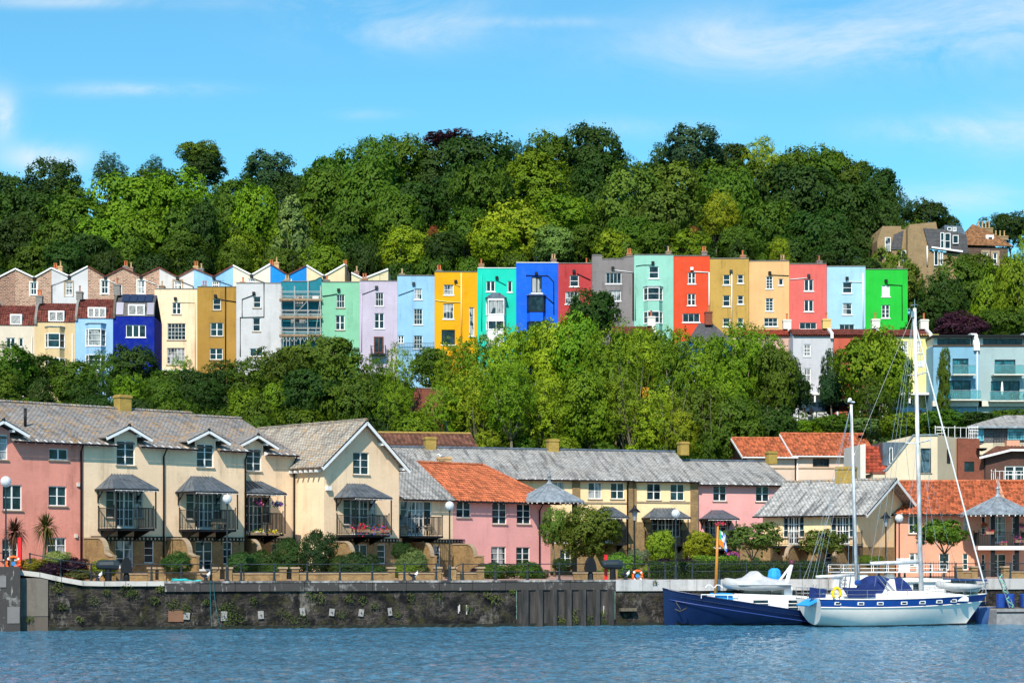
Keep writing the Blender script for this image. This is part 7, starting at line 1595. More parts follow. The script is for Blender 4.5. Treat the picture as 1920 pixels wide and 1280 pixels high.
# cars parked on the upper road
def car(px,py,d,col,label,L=4.1):
    x=xat(px,d); z=max(zat(py,d)-.55,tz(x,d)+.1); t_=thing('parked_car',label,'car',(x,d,z),0,'cars parked below the lower terrace'); m=plain('car_%s'%label[:9].replace(' ','_'),col,.25,.3)
    MB().prism([(-L/2,.3),(-L/2,.75),(-L/2+.5,.9),(L/2-1.1,.92),(L/2-.1,.75),(L/2,.35)],-.8,.8).build('body',m,t_); MB().prism([(-L/2+.45,.9),(-L/2+1.,1.38),(L/2-1.9,1.4),(L/2-1.1,.92)],-.7,.7).build('cabin',G_DARK,t_); MB().prism([(-L/2+.95,1.38),(-L/2+1.05,1.42),(L/2-1.95,1.44),(L/2-1.88,1.4)],-.68,.68).build('car_roof',m,t_)
    for a in (-L/2+.75,L/2-.8):
        for s in (-.78,.78): MB().prism([(a+.32*math.cos(k*.628),.32+.32*math.sin(k*.628)) for k in range(10)],s-.09,s+.09).build('wheel',IRON,t_)
    for s in (-.6,.6): MB().box(-L/2-.02,s-.12,.6,-L/2+.05,s+.12,.72).build('headlight',WHITE,t_)
car(1540,768,229,(.03,.05,.09),'dark blue parked car in front of the cool white house'); car(1577,767,229,(.12,.015,.015),'dark red parked car between the cool white and the brick red house'); car(1702,770,229,(.02,.07,.14),'steel blue parked car below the lemon house')
mb=MB().box(0,0,-6,26,8,0); o=mb.build('road',plain('asphalt',(.05,.05,.05),.9)); o.location=(xat(1480,227),226.5,min(20.,zat(774,228))); o['kind']='structure'
for (x,y,z,l) in FLW: 
    t_=thing('potted_plant',l,'potted plant',(x,y,z),0,'pots on the grey blue town house balcony'); MB().lathe([(.14,0),(.2,.32)],(0,0,0),8).build('pot',TERRA,t_); o=bpy.data.objects.new('foliage',CR['bush'][0]); COL.objects.link(o); o.parent=t_; o.location=(0,0,.6); o.scale=(.3,.3,.35); o.color=(.06,.12,.02,1)
# ------------------------------------------------------------------ boats
HULLW=plain('hull_white',(.86,.79,.73),.35,var=.07,nscale=1.1); HULLB=plain('hull_navy',(.004,.014,.068),.3,var=.15,nscale=1.2); BAND=plain('band_blue',(.008,.055,.27),.3,var=.1); CANV=plain('canvas_blue',(.005,.022,.13),.85,var=.2); BOOT=plain('boot_black',(.01,.01,.012),.5)
ALU=zinc('mast',(.7,.7,.71),.35,.1); SKYC=plain('sky_blue_cover',(.02,.3,.7),.8); GREYC=plain('grey_tube',(.4,.41,.42),.6,var=.15); STEEL=plain('stainless',(.5,.5,.5),.25,.8); YEL=plain('lifebelt_yellow',(.85,.55,.01),.6); TEAK=plain('varnished_wood',(.5,.2,.03),.4)
def hull_mb(st,half,n=28,m=12,keel=-.35):
    """st(t)->(x_shift,beam,z_sheer,z_chine factor); t 0 stern .. 1 bow; builds both sides + deck"""
    mb=MB(); rows=[]
    for i in range(n+1):
        t_=i/n; x,b,zs,pw,xo,*kk=st(t_); row=[]; kl=kk[0] if kk else keel
        for j in range(-m,m+1):
            a=abs(j)/m; y=b*lerp(math.sin(math.pi*a/2),a,pw)*(1 if j>0 else -1) if j else 0.; z=lerp(kl,zs,lerp(1-math.cos(math.pi*a/2),a,pw))
            row.append((x+xo*(z-kl)/(zs-kl),y,z))
        rows.append(row)
    k=2*m+1
    for r_ in rows: mb.v+=r_
    return mb,rows,k
def hull(par,st,bands,L,n=30,m=12,keel=-.4,deckm=None,deckdrop=.0,name='hull',transom=True,tm=None):
    mb,rows,k=hull_mb(st,None,n,m,keel); mats=[b_[1] for b_ in bands]
    for i in range(n):
        for j in range(k-1):
            a=i*k+j; q=(a,a+k,a+k+1,a+1); zc=sum(mb.v[t][2] for t in q)/4; zsh=(st((i+.5)/n)[2]); mi=0
            for bi,(f,_) in enumerate(bands):
                if f(zc,zsh): mi=bi
            mb.f.append(q); mb.mi.append(mi)
    h=mb.build(name,mats,par,smooth=True)
    d=MB(); 
    for i in range(n): a,b=rows[i],rows[i+1]; d.face([(a[0][0],a[0][1]*.97,a[0][2]-deckdrop),(b[0][0],b[0][1]*.97,b[0][2]-deckdrop),(b[-1][0],b[-1][1]*.97,b[-1][2]-deckdrop),(a[-1][0],a[-1][1]*.97,a[-1][2]-deckdrop)])
    d.build('deck',deckm or WHITE,par)
    if transom: MB().face(rows[0][::-1]) ; t_=MB(); t_.face([tuple(p) for p in rows[0][::-1]]); t_.build('transom',tm or mats[0],par)
    return h,rows
# ---- white and blue ketch
YA=19.; y0=125.2; X0=xat(1512,y0)
yt=thing('ketch_yacht','white two masted sailing yacht with blue band and blue canvas, moored in front','sailing boat',(X0,y0,0),R(YA))
LH=13.6
def ys(t):
    x=LH*t; b=1.95*(1-max(0,(t-.42)/.58)**2.2)*(1-.16*max(0,(.3-t)/.3)**1.6); b=max(b,.03); zs=1.82-.08*math.sin(math.pi*t)+.22*t**2; pw=.08+.72*t*t
    x0=x*(.86 if t>.3 else .86)+.5*0; return (lerp(.55,LH*.84,t),b,zs,pw,(t-.0)**2*(LH-LH*.84)*1.0-.45*(1-t)**2,lerp(.12,-.6,min(1,t*3.2)))
bl=[(lambda z,s:True,HULLW),(lambda z,s:z>s-.50,BAND)]
h,rows=hull(yt,ys,bl,LH,n=44,m=26,tm=HULLW)
# rubbing strake, toe rail, portlights
for (dz,rad,nm,m_) in ((-.52,.04,'rubbing_strake',HULLW),(.02,.04,'toe_rail',HULLW),(-99,.06,'waterline_stripe',BOOT)):
    for sgn in (0,-1):
        pts=[]
        for r_ in rows:
            zs=r_[0][2]+dz if dz>-9 else .05; pl=r_[:len(r_)//2+1] if sgn==0 else r_[len(r_)//2:][::-1]
            q=pl[0]
            for a,b_ in zip(pl,pl[1:]):
                if b_[2]<=zs<=a[2]: t_=(zs-b_[2])/max(1e-6,a[2]-b_[2]); q=(lerp(b_[0],a[0],t_),lerp(b_[1],a[1],t_),zs); break
            pts.append((q[0],q[1]*(1.01 if dz>-9 else .99),q[2] if dz<0 else r_[0][2]+dz))
        MB().tube(pts,rad,6).build(nm,m_,yt,smooth=True)
def hull_y(x,dz): # port side surface
    best=min(rows,key=lambda r_:abs(r_[2][0]-x)); zs=best[0][2]+dz; q=best[0]
    for a,b_ in zip(best[:len(best)//2],best[1:]):
        if b_[2]<=zs<=a[2]: q=b_
    return q[1],best[0][2]
fy=Fr(0,0,YA,0,(X0,y0))
for px in (1570,1611,1647,1692,1728,1763,1795):
    x=fy.s_at(px,1.7); yy,zs=hull_y(x,-.25); z=zs-.25; mb=MB()
    mb.box(x-.23,yy-.05,z-.1,x+.23,yy+.1,z+.1); p_=mb.build('portlight',WHITE,yt); MB().box(x-.16,yy-.065,z-.055,x+.16,yy+.05,z+.055).build('pane',G_DARK,p_)
MB().prism([(-.62,1.42),(.25,1.86),(.35,1.75),(-.5,1.36)],-1.2,.3).build('sun_cover',SKYC,yt)
# coachroof, cockpit, dodgers
def X(px,off=0.): return fy.s_at(px,off)
def Zy(py,px,off=0.): return fy.sz(px,py,off)[1]
MB().prism([(X(1545),1.7),(X(1552),2.1),(X(1642),2.15),(X(1650),2.3),(X(1720),2.3),(X(1790),2.05),(X(1800),1.85),(X(1800),1.6),(X(1545),1.6)],-1.05,1.05).build('coachroof',WHITE,yt)
def canv(pts,ya,yb,m=CANV,name='spray_hood'):
    return MB().prism([(X(p[0],-ya),Zy(p[1],p[0],-ya)) for p in pts],ya,yb).build(name,m,yt)
canv([(1592,1120),(1580,1101),(1642,1101),(1642,1119)],-1.6,-1.53,name='cockpit_screen')
mb=MB()
def hood_(pts,w0,w1,name,m=CANV):
    mb=MB(); n=8
    for i in range(len(pts)-1):
        (xa,za),(xb,zb)=pts[i],pts[i+1]
        for k in range(n):
            a0=math.pi*k/n; a1=math.pi*(k+1)/n; f=lambda x,z,a:(x,-math.cos(a)*w0,lerp(2.1,z,min(1,math.sin(a)**.45)))
            mb.face([f(xa,za,a0),f(xb,zb,a0),f(xb,zb,a1),f(xa,za,a1)])
    return mb.build(name,m,yt,smooth=True)
hood_([(X(1614),2.5),(X(1619),3.1),(X(1629),3.3),(X(1648),3.32),(X(1662),3.15)],0.8,0,'spray_hood'); MB().prism([(X(1644),2.2),(X(1654),2.95),(X(1664),3.1),(X(1668),2.2)],-.9,.9).build('windscreen',WHITE,yt)
hood_([(X(1667),2.5),(X(1669),3.15),(X(1688),3.15),(X(1698),2.75),(X(1704),2.2)],0.75,0,'bimini_hood')
mb=MB(); 
for (a,b_,c,d) in ((1645,1080,1672,1112),(1652,1078,1680,1110)): mb.tube([(X(a,1),-1.,Zy(b_,a,1)),(X(c,1),-1.,Zy(d,c,1))],.04,6)
mb.build('boarding_rails',STEEL,yt)
# life belt
mb=MB(); n=14; xb=X(1568,1.8); zb=Zy(1112,1568,1.8); mb.tube([(xb+.27*math.cos(a),-1.85,zb+.36*math.sin(a)) for a in [(-.9+(math.pi+1.8)*k/n) for k in range(n+1)]],.1,8); mb.build('horseshoe_lifebelt',YEL,yt,smooth=True)
# masts and rigging
def mast(name,px0,py0,px1,py1,r0,r1):
    off=0; a=(X(px0),0,Zy(py0,px0)); b_=(X(px1),0,Zy(py1,px1)); return MB().tube([a,b_],[r0,r1],10).build(name,ALU,yt,smooth=True),Vector(a),Vector(b_)
mm,ma,mb_=mast('main_mast',1727,1106,1715,578,.155,.12); mz,za,zb=mast('mizzen_mast',1606,1092,1596,758,.12,.085)
MB().tube([tuple(mb_+Vector((-.3,0,.2))),tuple(mb_+Vector((.25,0,.25)))],.03,5).tube([tuple(mb_),tuple(mb_+Vector((0,0,.6)))],.02,5).box(mb_.x-.2,-.15,mb_.z-.6,mb_.x-.1,.15,mb_.z-.2).build('masthead_gear',STEEL,mm)
MB().tube([tuple(zb+Vector((-.25,0,.2))),tuple(zb+Vector((.25,0,.15))),],.05,5).ball(tuple(zb+Vector((-.1,0,.3))),.14,7,5).build('masthead_gear',WHITE,mz)
z1=Zy(830,1721); xm=X(1721)
sp=MB()
for s in (-1,1): sp.tube([(xm,0,z1),(xm-.0,s*1.6,z1+.1)],.04,6); 
z2=Zy(703,1719); 
for s in (-1,1): sp.tube([(xm-.1,0,z2),(xm+.0,s*1.25,z2+.1)],.04,6)
sp.tube([(xm,0,z1-.03),(xm-.9,0,z1-.02)],.04,5); sp.tube([(xm,0,z1-.02),(xm+1.05,0,z1+.3)],.03,5); sp.build('spreader',ALU,mm)
x_,z_=X(1717),Zy(640,1717); MB().box(x_+.2,-.2,z_-.1+(-1.6),x_+.55,.2,z_+.3-1.6).build('radar_reflector',WHITE,mm)
b1=MB().tube([(X(1722),0,Zy(1053,1722)),(X(1632),0,Zy(1056,1632))],.13,8).build('boom',ALU,mm,smooth=True); MB().tube([(X(1602),0,Zy(1077,1602)),(X(1530),0,Zy(1081,1530))],.1,8).build('mizzen_boom',ALU,mz,smooth=True)
st=MB(); W=.0075; T=lambda px,py,off=0.:Vector((X(px,off),-off,Zy(py,px,off)))
bow=T(1850,1112); lines=[(mb_,T(1500,1100)),(mb_,T(1640,1098,1.6)),(mb_,T(1655,1098,-1.6)),(Vector((xm,-1.6,z1+.1)),T(1730,1108,1.9)),(mb_,Vector((xm,-1.6,z1+.1))),(mb_,Vector((xm,1.6,z1+.1))),(Vector((xm,1.6,z1+.1)),T(1727,1100,-1.9)),(mb_.lerp(ma,.45),T(1800,1090)),
 (mb_.lerp(ma,.45),T(1690,1106,1.8)),(mb_.lerp(ma,.45),T(1770,1100,1.6)),(mb_,Vector((X(1632),0,Zy(1056,1632)))),(zb,T(1510,1100,1.2)),(zb,T(1520,1100,-1.2)),(zb,T(1600,1100,1.8)),(zb,T(1612,1100,-1.8)),(zb,T(1530,1081)),(zb.lerp(za,.1),T(1540,1083)),(zb,T(1590,1098,1.8)),(mb_.lerp(ma,.06),bow)]
for a,b_ in lines: st.tube([tuple(a),tuple(b_)],W*1.5,4)
st.build('rigging',STEEL,yt)
f0=mb_.lerp(ma,.05); MB().tube([tuple(f0),tuple(f0.lerp(bow,.04)),tuple(f0.lerp(bow,.94)),tuple(bow)],[.03,.05,.055,.03],8).build('furled_jib',WHITE,yt,smooth=True)
# guard rails, pulpit, pushpit, ladder
st=MB(); 
for sgn in (0,-1):
    pts=[r_[sgn] for r_ in rows]
    top=[(p[0],p[1]*.95,p[2]+.62) for p in pts]; midl=[(p[0],p[1]*.95,p[2]+.33) for p in pts]
    st.tube(top[2:-6],.012,4); st.tube(midl[2:-6],.012,4)
    for i in range(2,len(pts)-5,5): st.tube([(pts[i][0],pts[i][1]*.95,pts[i][2]),top[i]],.018,5)
    st.tube([top[-6],(rows[-1][0][0]+.1,0,rows[-1][0][2]+.75)],.022,5); st.tube([(pts[-6][0],pts[-6][1]*.95,pts[-6][2]),top[-6],],.022,5); st.tube([(pts[-3][0],pts[-3][1],pts[-3][2]),(rows[-1][0][0],0,rows[-1][0][2]+.75)],.022,5)
a,b_=rows[0][0],rows[0][-1]
for zz_ in (.35,.7): st.tube([(a[0]+1.2,a[1],a[2]+zz_),(a[0],a[1],a[2]+zz_),(b_[0],b_[1],b_[2]+zz_),(b_[0]+1.2,b_[1],b_[2]+zz_)],.022,5)
for k in range(5): y_=lerp(a[1],b_[1],k/4); st.tube([(a[0],y_,a[2]),(a[0],y_,a[2]+.7)],.02,5)
for y_ in (-.9,-.5): st.tube([(a[0]-.1,y_,1.3),(a[0]+.15,y_,a[2]+.95)],.025,5)
for k in range(5): z_=1.4+.28*k; st.tube([(a[0]-.08+.05*k,-.9,z_),(a[0]-.08+.05*k,-.5,z_)],.02,5)
st.build('guard_rails',STEEL,yt)
MB().prism([(X(1517,1),Zy(1121,1517,1)),(X(1519,1),Zy(1100,1519,1)),(X(1550,1),Zy(1104,1550,1)),(X(1548,1),Zy(1120,1548,1))],-1.0,-.94).build('stern_screen',CANV,yt)
MB().ball((X(1608,.5),-.5,Zy(1092,1608,.5)),.22,8,6,(1.1,.8,.9)).build('fender_cover',BAND,yt)
# rigid inflatable on the foredeck
def rib(loc,rz,L,label,cover=False,hullm=None,tubem=GREYC,parent=None):
    t_=thing('inflatable_dinghy',label,'dinghy',loc,rz,None); w=L*.24; r_=L*.085
    pts=[(-L/2,-w,0),(-L*.2,-w,0),(L*.18,-w*.98,.02),(L*.36,-w*.72,.08),(L*.47,-w*.3,.15),(L*.5,0,.18)]; pts=pts+[(x,-y,z) for x,y,z in pts[-2::-1]]
    mb=MB(); mb.tube(pts,[r_*.55]+[r_]*(len(pts)-2)+[r_*.55],10); mb.build('tube',tubem,t_,smooth=True)
    mb=MB(); n=10
    for i in range(n):
        a=i/n;b=(i+1)/n; xa,xb=lerp(-L/2*.95,L*.44,a),lerp(-L/2*.95,L*.44,b); wa,wb=w*.95*(1-max(0,a-.5)**2*3),w*.95*(1-max(0,b-.5)**2*3); ka,kb=-L*.13*(1-max(0,a-.55)**2*4),-L*.13*(1-max(0,b-.55)**2*4)
        for s in (-1,1): mb.face([(xa,0,ka),(xb,0,kb),(xb,s*max(.02,wb),-.0),(xa,s*max(.02,wa),-.0)])
    mb.face([(-L/2*.95,-w,0),(-L/2*.95,w,0),(-L/2*.95,0,-L*.13)]); mb.build('hull',hullm or WHITE,t_)
    if cover:
        mb=MB(); pr=[(-L*.5,.12),(-L*.42,.34),(-L*.25,.42),(-L*.1,.62),(0,.95),(L*.08,.93),(L*.2,.52),(L*.36,.4),(L*.47,.28),(L*.53,.1)]; n=10
        for i in range(len(pr)-1):
            (xa,za),(xb,zb_)=pr[i],pr[i+1]; wa=(w+r_)*1.02*(1-max(0,(xa/L+.5)-.72)**2*7); wb=(w+r_)*1.02*(1-max(0,(xb/L+.5)-.72)**2*7)
            for k in range(n):
                a0=math.pi*k/n;a1=math.pi*(k+1)/n; f=lambda x,z,ww,a:(x,-math.cos(a)*ww,.05+(z-.02)*math.sin(a)**.8)
                mb.face([f(xa,za,wa,a0),f(xb,zb_,wb,a0),f(xb,zb_,wb,a1),f(xa,za,wa,a1)])
        mb.build('cover',plain('dinghy_cover',(.46,.47,.5),.8,var=.15),t_,smooth=True)
    else: MB().box(-L*.3,-w,.0,-L*.2,w,.06).build('seat',YEL,t_)
    return t_
q=fy.pt(X(1797,.3),-.3); rib((q[0],q[1],2.55),R(YA+165),2.7,'grey inflatable dinghy with yellow seat lashed on the yacht foredeck')
q=fy.pt(X(1815),.2); o=MB().tube([(-.9,0,0),(-.3,0,.1),(.3,0,.08),(.9,0,0)],[.14,.26,.24,.1],8).build('sail_bag',plain('olive_bag',(.12,.16,.1),.9)); o.location=(q[0],q[1],2.25); o.rotation_euler=(0,0,R(YA)); tag(o,'grey green rolled sail bag on the yacht bow','sail bag')
# ---- navy blue barge with white deckhouse
BA=13.; by=127.3; BX=xat(1246,by); bt=thing('blue_barge','navy blue steel boat with raked bow, white deckhouse and wooden mast with a flag','boat',(BX,by,0),R(BA)); LB=13.2
fb_=Fr(0,0,BA,0,(BX,by)); Xb=lambda px,off=0.:fb_.s_at(px,off); Zb=lambda py,px,off=0.:fb_.sz(px,py,off)[1]
def bs(t): # t 0 = bow here
    b=max(.04,2.1*(1-(1-min(1,t/.55))**2.0)); zs=Zb(1103,1247)-(Zb(1103,1247)-Zb(1148,1500,1.9))*min(1,(t/.72))**.85; return (LB*t,b,zs,max(.12,.95-1.6*t),-.0*(1-t)-.12*(1-t)**6)
mb,rows_b,k=hull_mb(bs,None,36,12,-.4)
for i in range(36):
    for j in range(k-1): a=i*k+j; q=(a,a+1,a+k+1,a+k); zc=sum(mb.v[t][2] for t in q)/4; mb.f.append(q); mb.mi.append(1 if zc<.1 else 0)
mb.build('hull',[HULLB,BOOT],bt,smooth=True)
d=MB()
for i in range(36): a,b_=rows_b[i],rows_b[i+1]; dz=.32; d.face([(a[0][0],a[0][1]*.97,a[0][2]-dz),(b_[0][0],b_[0][1]*.97,b_[0][2]-dz),(b_[-1][0],b_[-1][1]*.97,b_[-1][2]-dz),(a[-1][0],a[-1][1]*.97,a[-1][2]-dz)])
d.build('deck',WHITE,bt); t2=MB(); t2.face(rows_b[-1]); t2.build('transom',HULLB,bt)
for sgn in (0,-1): 
    MB().tube([(r_[sgn][0],r_[sgn][1],r_[sgn][2]+.02) for r_ in rows_b],.05,6).build('gunwale',HULLB,bt,smooth=True)
    MB().tube([(r_[sgn][0],r_[sgn][1]*1.0+(-.01 if sgn==0 else .01),r_[sgn][2]-.62) for r_ in rows_b[1:]],.03,5).build('rubbing_strake',plain('strake_blue',(.03,.06,.25),.3),bt,smooth=True)
x=.55; mb=MB().tube([(x,-.75,1.55),(x+.25,-.95,1.1)],.05,6).tube([(x-.1,-.85,1.1),(x+.2,-1.0,.95),(x+.6,-1.15,1.15)],.06,6).tube([(x+.6,-1.15,1.15),(x+.5,-1.15,1.35)],.05,5); mb.build('anchor',BOOT,bt)
# deckhouse
dh=[(Xb(1382,1),Zb(1150,1382,1)),(Xb(1382,1),Zb(1112,1382,1)),(Xb(1500,1),Zb(1116,1500,1)),(Xb(1520,1),Zb(1118,1520,1)),(Xb(1520,1),Zb(1150,1520,1))]
MB().prism(dh,-1.35,1.35).build('deckhouse',WHITE,bt)
MB().box(Xb(1345,1),-1.1,Zb(1128,1350,1)-.3,Xb(1382,1)-.01,1.1,Zb(1114,1350,1)).build('fore_cabin',WHITE,bt); MB().box(Xb(1350,1),-1.0,Zb(1114,1350,1)+.0,Xb(1373,1),1.0,Zb(1114,1350,1)+.08).build('hatch_cover',SKYC,bt)
mb=MB().prism([(Xb(1338,1.2),Zb(1120,1338,1.2)),(Xb(1345,1.2),Zb(1113,1345,1.2)),(Xb(1374,1.2),Zb(1116,1374,1.2)),(Xb(1374,1.2),Zb(1126,1374,1.2))],-1.2,-1.1); mb.build('blue_tarpaulin',SKYC,bt)
for (a,b_) in ((1413,1441),(1479,1497)):
    za_,zb_=Zb(1144,a,1.4),Zb(1124,a,1.4); w_=MB().box(Xb(a,1.4),-1.37,za_,Xb(b_,1.4),-1.352,zb_).build('window',G_DARK,bt)
    mb=MB()
    for k in range(4): z_=lerp(za_,zb_,k/3); mb.tube([(Xb(a-2,1.6),-1.6,z_),(Xb(b_+1,1.6),-1.6,z_)],.03,5)
    mb.tube([(Xb(a-2,1.6),-1.6,za_),(Xb(a-2,1.6),-1.6,zb_)],.03,5).tube([(Xb(b_,1.6),-1.6,za_),(Xb(b_,1.6),-1.6,zb_)],.03,5); mb.build('rail',WHITE,w_)
mb=MB(); 
for k in range(9): x=lerp(Xb(1314,1.2),Xb(1510,1.2),k/8); z=lerp(Zb(1114,1314,1.2),Zb(1120,1510,1.2),k/8); mb.tube([(x,-1.3,z-.25),(x,-1.3,z+.02)],.025,5)
mb.tube([(Xb(1314,1.2),-1.3,Zb(1114,1314,1.2)),(Xb(1510,1.2),-1.3,Zb(1118,1510,1.2))],.035,5)
for px in (1325,1342): mb.tube([(Xb(px-6),-.4,2.5),(Xb(px-2),-.4,Zb(1096,px)),(Xb(px+3),-.4,Zb(1096,px)),(Xb(px+9),-.4,2.5)],.035,5)
mb.build('deck_rails',WHITE,bt)
pa=Vector((Xb(1342),0,Zb(1115,1342))); pb=Vector((Xb(1346),0,Zb(986,1346))); o=MB().tube([tuple(pa),tuple(pb)],[.12,.075],9).build('flag_mast',TEAK,bt,smooth=True)
fl=MB(); 
for i in range(6):
    for j in range(5):
        f=lambda a,b_:(pb.x+.05+a*.55+.08*b_,.12*math.sin(a*7+b_*2),pb.z-.15-b_*1.1-a*.5)
        mi=0 if i<2 and j<3 else (2 if j>=3 and i<3 else (1 if (i+j)%3 else 3))
        fl.face([f(i/6,j/5),f((i+1)/6,j/5),f((i+1)/6,(j+1)/5),f(i/6,(j+1)/5)],mi)
fl.build('flag',[plain('flag_green',(.02,.4,.2),.8),plain('flag_white',(.8,.8,.8),.8),plain('flag_orange',(.8,.2,.02),.8),plain('flag_blue',(.05,.1,.5),.8)],o)
# crane on the deck
cx=Xb(1476,.8); cr=MB().box(cx-.28,-1.0,1.0,cx+.28,-.5,Zb(1100,1476,.8)).build('crane_column',WHITE,bt)
ct=Vector((Xb(1485,.8),-.75,Zb(1058,1485,.8))); MB().tube([(cx-.1,-.75,Zb(1100,1476,.8)),tuple(ct)],[.16,.12],8).tube([(Xb(1446,.8),-.75,Zb(1109,1446,.8)),tuple(ct)],[.07,.09],6).build('crane_arm',WHITE,cr); MB().ball(tuple(ct+Vector((0,0,.15))),.2,8,6).build('sheave',plain('sheave_maroon',(.1,.02,.04),.6),cr)
# covered rib on the barge
q=fb_.pt(Xb(1418,.2),-.2); rib((q[0],q[1],Zb(1097,1418,.2)),R(BA+178),4.1,'large inflatable dinghy under a grey cover, on the deck of the blue boat',True,hullm=CREAMW)
q=fb_.pt(Xb(1452,-.5),.5); o=MB().lathe([(.1,-.5),(.42,-.42),(.48,0),(.4,.4),(.2,.55)],(0,0,0),9).build('covered_outboard',SKYC); o.location=(q[0],q[1],Zb(1080,1452)); tag(o,'bright blue wrapped outboard motor behind the grey covered dinghy','outboard motor')
mb=MB()
for s in (-1.3,1.2): mb.box(q[0]*0-0,0,0,0.01,0.01,0.01)
k=MB(); 
for px in (1390,1440): 
    x=Xb(px,.2); zt=Zb(1104,px,.2); k.tube([(x-.1,-.9,Zb(1115,px,1)),(x-.1,-.9,zt)],.03,5).tube([(x-.1,.6,Zb(1115,px,1)),(x-.1,.6,zt)],.03,5).bar((x-.1,-.9,zt-.08),(x-.1,.6,zt-.08),.08)
    k.build('dinghy_cradle',BOOT,bt); k=MB()
# ---- white motor cruiser moored behind the yacht
ca=13.; cy=130.6; CXX=xat(1548,cy); ct_=thing('motor_cruiser','white motor cruiser with railed flybridge and funnel, between the yacht and the quay','motor boat',(CXX,cy,0),R(ca)); fc=Fr(0,0,ca,0,(CXX,cy)); Xc=lambda px,off=0.:fc.s_at(px,off); Zc=lambda py,px,off=0.:fc.sz(px,py,off)[1]
def cs(t): return (10.5*t,max(.05,1.25*(1-max(0,(t-.5)/.5)**2)),1.7+.3*t,.2+.5*t,.4*t*t)
hull(ct_,cs,[(lambda z,s:True,HULLW),(lambda z,s:z<.15,BOOT)],10.5,n=20,m=8,deckm=WHITE)
MB().prism([(Xc(1560),1.5),(Xc(1572),Zc(1078,1572)),(Xc(1612),Zc(1076,1612)),(Xc(1640),Zc(1090,1640)),(Xc(1690),Zc(1082,1690)),(Xc(1760),Zc(1084,1760)),(Xc(1762),1.5)],-1.0,1.0).build('superstructure',WHITE,ct_)
mb=MB(); a=Xc(1565); e=Xc(1762); mb.box(a,-1.15,Zc(1073,1600),e,1.15,Zc(1071,1600)); mb.box(Xc(1648),-1.2,Zc(1090,1700),Xc(1768),1.2,Zc(1086,1700)); mb.build('upper_deck',WHITE,ct_)
mb=MB()
for yy_ in (-1.1,1.1):
    for i in range(8): x=lerp(a,e,i/7); mb.tube([(x,yy_,Zc(1072,1600)),(x,yy_,Zc(1058,1600))],.02,5)
    for py in (1058,1065): mb.tube([(a,yy_,Zc(py,1600)),(e,yy_,Zc(py,1600))],.014,5)
mb.build('bridge_rails',WHITE,ct_)
x=Xc(1695); MB().box(x-.28,-.3,Zc(1072,1695),x+.28,.3,Zc(1050,1695)).box(x-.42,-.35,Zc(1050,1695),x+.3,.35,Zc(1046,1695)).build('funnel',WHITE,ct_)
for (p0,p1) in ((1660,1671),(1676,1688),(1712,1724)): MB().box(Xc(p0,1),-1.03,Zc(1107,p0,1),Xc(p1,1),-1.0,Zc(1094,p0,1)).build('cabin_window',G_DARK,ct_)
mb=MB()
for k in range(3): mb.tube([(Xc(1562+k*9),-1.1,Zc(1100,1562)),(Xc(1566+k*10),-1.1,Zc(1056,1566))],.035,5)
for k in range(6): mb.bar((Xc(1563),-1.1,lerp(Zc(1100,1562),Zc(1060,1562),k/5)),(Xc(1576),-1.1,lerp(Zc(1100,1562),Zc(1060,1562),k/5)),.04)
mb.build('ladder',STEEL,ct_)
MB().lathe([(.3,-.1),(.42,.1),(.3,.35)],(Xc(1664),-.3,Zc(1085,1664)),10).build('deck_dome',WHITE,ct_)
# dark canopy boat at the right, small blue boat, work barge with blue drums
t_=thing('canopy_launch','low launch with a dark blue flat canopy behind the yacht bow','boat',(xat(1765,132.3),132.3,0),R(13)); fl_=Fr(0,0,13,0,(xat(1765,132.3),132.3)); L_=fl_.s_at(1845)
def ls(t): return (L_*t,max(.05,.85*(1-max(0,(t-.6)/.4)**2)),1.3+.2*t,.2+.5*t,.2*t)
hull(t_,ls,[(lambda z,s:True,HULLB),(lambda z,s:z<.12,BOOT)],L_,n=14,m=7,deckm=BARKP)
MB().prism([(fl_.s_at(1758),fl_.sz(1758,1087)[1]),(fl_.s_at(1758),fl_.sz(1758,1083)[1]),(fl_.s_at(1840),fl_.sz(1840,1085)[1]),(fl_.s_at(1840),fl_.sz(1840,1089)[1])],-.9,.9).build('canopy',plain('canopy_navy',(.015,.05,.15),.8),t_); mb=MB()
for px in (1762,1800,1838): 
    for yy_ in (-.8,.8): mb.tube([(fl_.s_at(px),yy_,1.3),(fl_.s_at(px),yy_,fl_.sz(px,1087)[1])],.03,5)
mb.build('canopy_frame',STEEL,t_)
dW=130.5; t_=thing('work_barge','grey flat work barge with blue plastic drums at the right edge','boat',(xat(1857,dW),dW,0),R(13)); MB().prism([(0,-.4),(0,.95),(.05,1.05),(6,1.05),(6,-.4)],-.9,.9).build('hull',plain('barge_grey',(.25,.25,.26),.7,var=.25),t_); MB().tube([(0,-.92,.8),(6,-.92,.8)],.05,6).build('rubbing_strake',BOOT,t_); MB().box(.05,-.85,1.052,6,.85,1.08).build('deck',BARK,t_)
DR=plain('drum_blue',(.01,.05,.28),.45,var=.2); fw=Fr(0,0,13,0,(xat(1857,dW),dW))
def drum(x,y,lab):
    p=fw.pt(x,y); d_=thing('plastic_drum',lab,'drum',(p[0],p[1],1.09),0,'blue drums on the work barge'); MB().lathe([(.27,0),(.3,.03),(.3,.3),(.285,.32),(.3,.34),(.3,.62),(.285,.64),(.3,.66),(.3,.9),(.25,.95)],(0,0,0),14).build('drum_body',DR,d_,smooth=False); MB().lathe([(.24,0),(.24,.04)],(0,0,.951),12).build('lid',BOOT,d_)
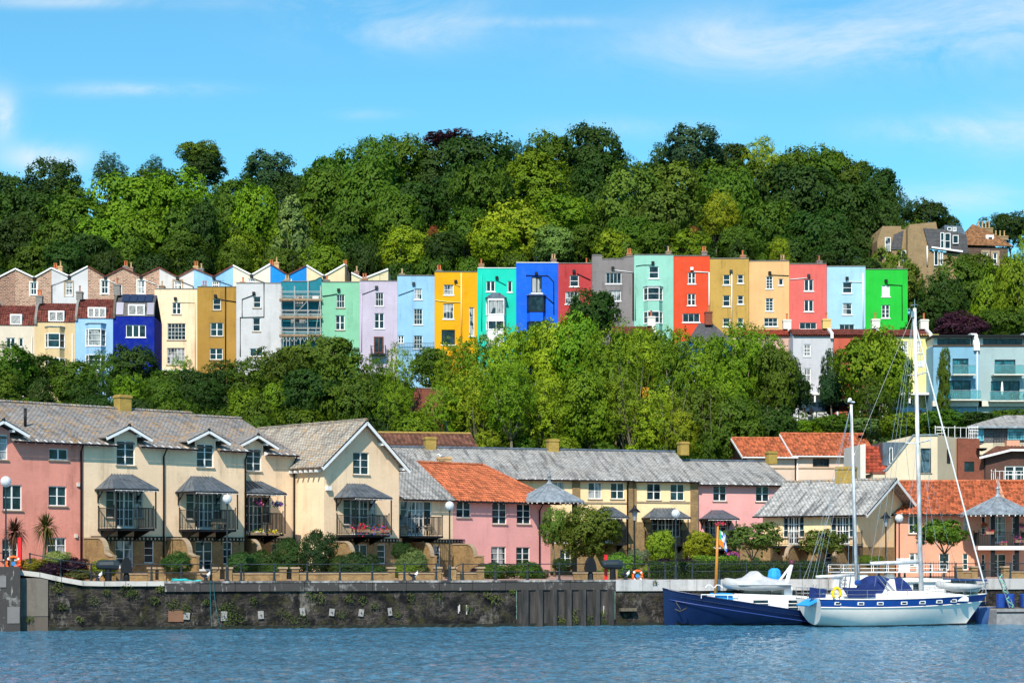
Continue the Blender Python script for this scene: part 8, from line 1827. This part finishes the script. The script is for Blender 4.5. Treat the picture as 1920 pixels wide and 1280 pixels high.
for i,(x,y) in enumerate(((.6,-.3),(1.3,-.3),(2.4,-.3),(3.1,-.3),(1.0,.4),(2.75,.4))): drum(x,y,['front drum nearest the yacht on the work barge','front drum second from the yacht on the work barge','front drum right of the leaning ladder on the work barge','front drum at the right edge of the photo','rear drum left of the leaning ladder on the work barge','rear drum right of the leaning ladder on the work barge'][i])
LG=plain('ladder_green',(.15,.5,.35),.6); A=fw.pt(fw.s_at(1893,.9),-.9); lz=zat(1148,A[1]); B_=Vector((xat(1868,A[1]+1.5),A[1]+1.2,zat(1076,A[1]+1.2))); t_=thing('aluminium_ladder','aluminium ladder with green rope leaning between the work barge and the quay','ladder',(A[0],A[1],1.1),0)
a0=Vector((0,0,0)); b0=B_-Vector((A[0],A[1],1.1)); sd_=Vector((.3,.1,0)); mb=MB(); mb.bar(a0,b0,.07).bar(a0+sd_,b0+sd_,.07); mb.build('side_rail',STEEL,t_); mb=MB()
for k in range(9): q=a0.lerp(b0,(k+.5)/9); MB().bar(q,q+sd_,.04).build('rung',STEEL,t_)
mb=MB(); mb.tube([tuple(a0.lerp(b0,k/12)+sd_*(.5+.6*math.sin(k*1.7))+Vector((0,-.06,0))) for k in range(13)],.03,5); mb.build('rope',LG,t_)
t_=thing('small_blue_boat','small rounded blue boat tucked behind the yacht bow','boat',(xat(1832,131.),131.,0),R(13)); 
def ss(t): return (1.3*t,max(.05,.55*math.sin(math.pi*min(1,.15+t*.85))),1.15,.3,.25*t)
hull(t_,ss,[(lambda z,s:True,plain('hull_bluegrey',(.04,.1,.28),.4))],1.3,n=12,m=8,deckm=CREAMW)
# ------------------------------------------------------------------ make labels single things out
def uniq():
    from collections import defaultdict
    g=defaultdict(list)
    for o in THINGS: g[o['label']].append(o)
    W_=['first','second','third','fourth','fifth','sixth','seventh','eighth','ninth','tenth']
    for l,os_ in g.items():
        if len(os_)<2: continue
        os_.sort(key=lambda o:o.location.x/max(1,o.location.y)); n=len(os_)
        for i,o in enumerate(os_):
            q=('left one' if i==0 else 'right one') if n==2 else ('leftmost' if i==0 else 'rightmost' if i==n-1 else '%s from left'%(W_[i] if i<10 else str(i+1)+'th'))
            o['label']=l+', '+q
    for o in THINGS:
        w_=o['label'].split()
        if len(w_)>16: print('LONG',len(w_),o['label'])
uniq()
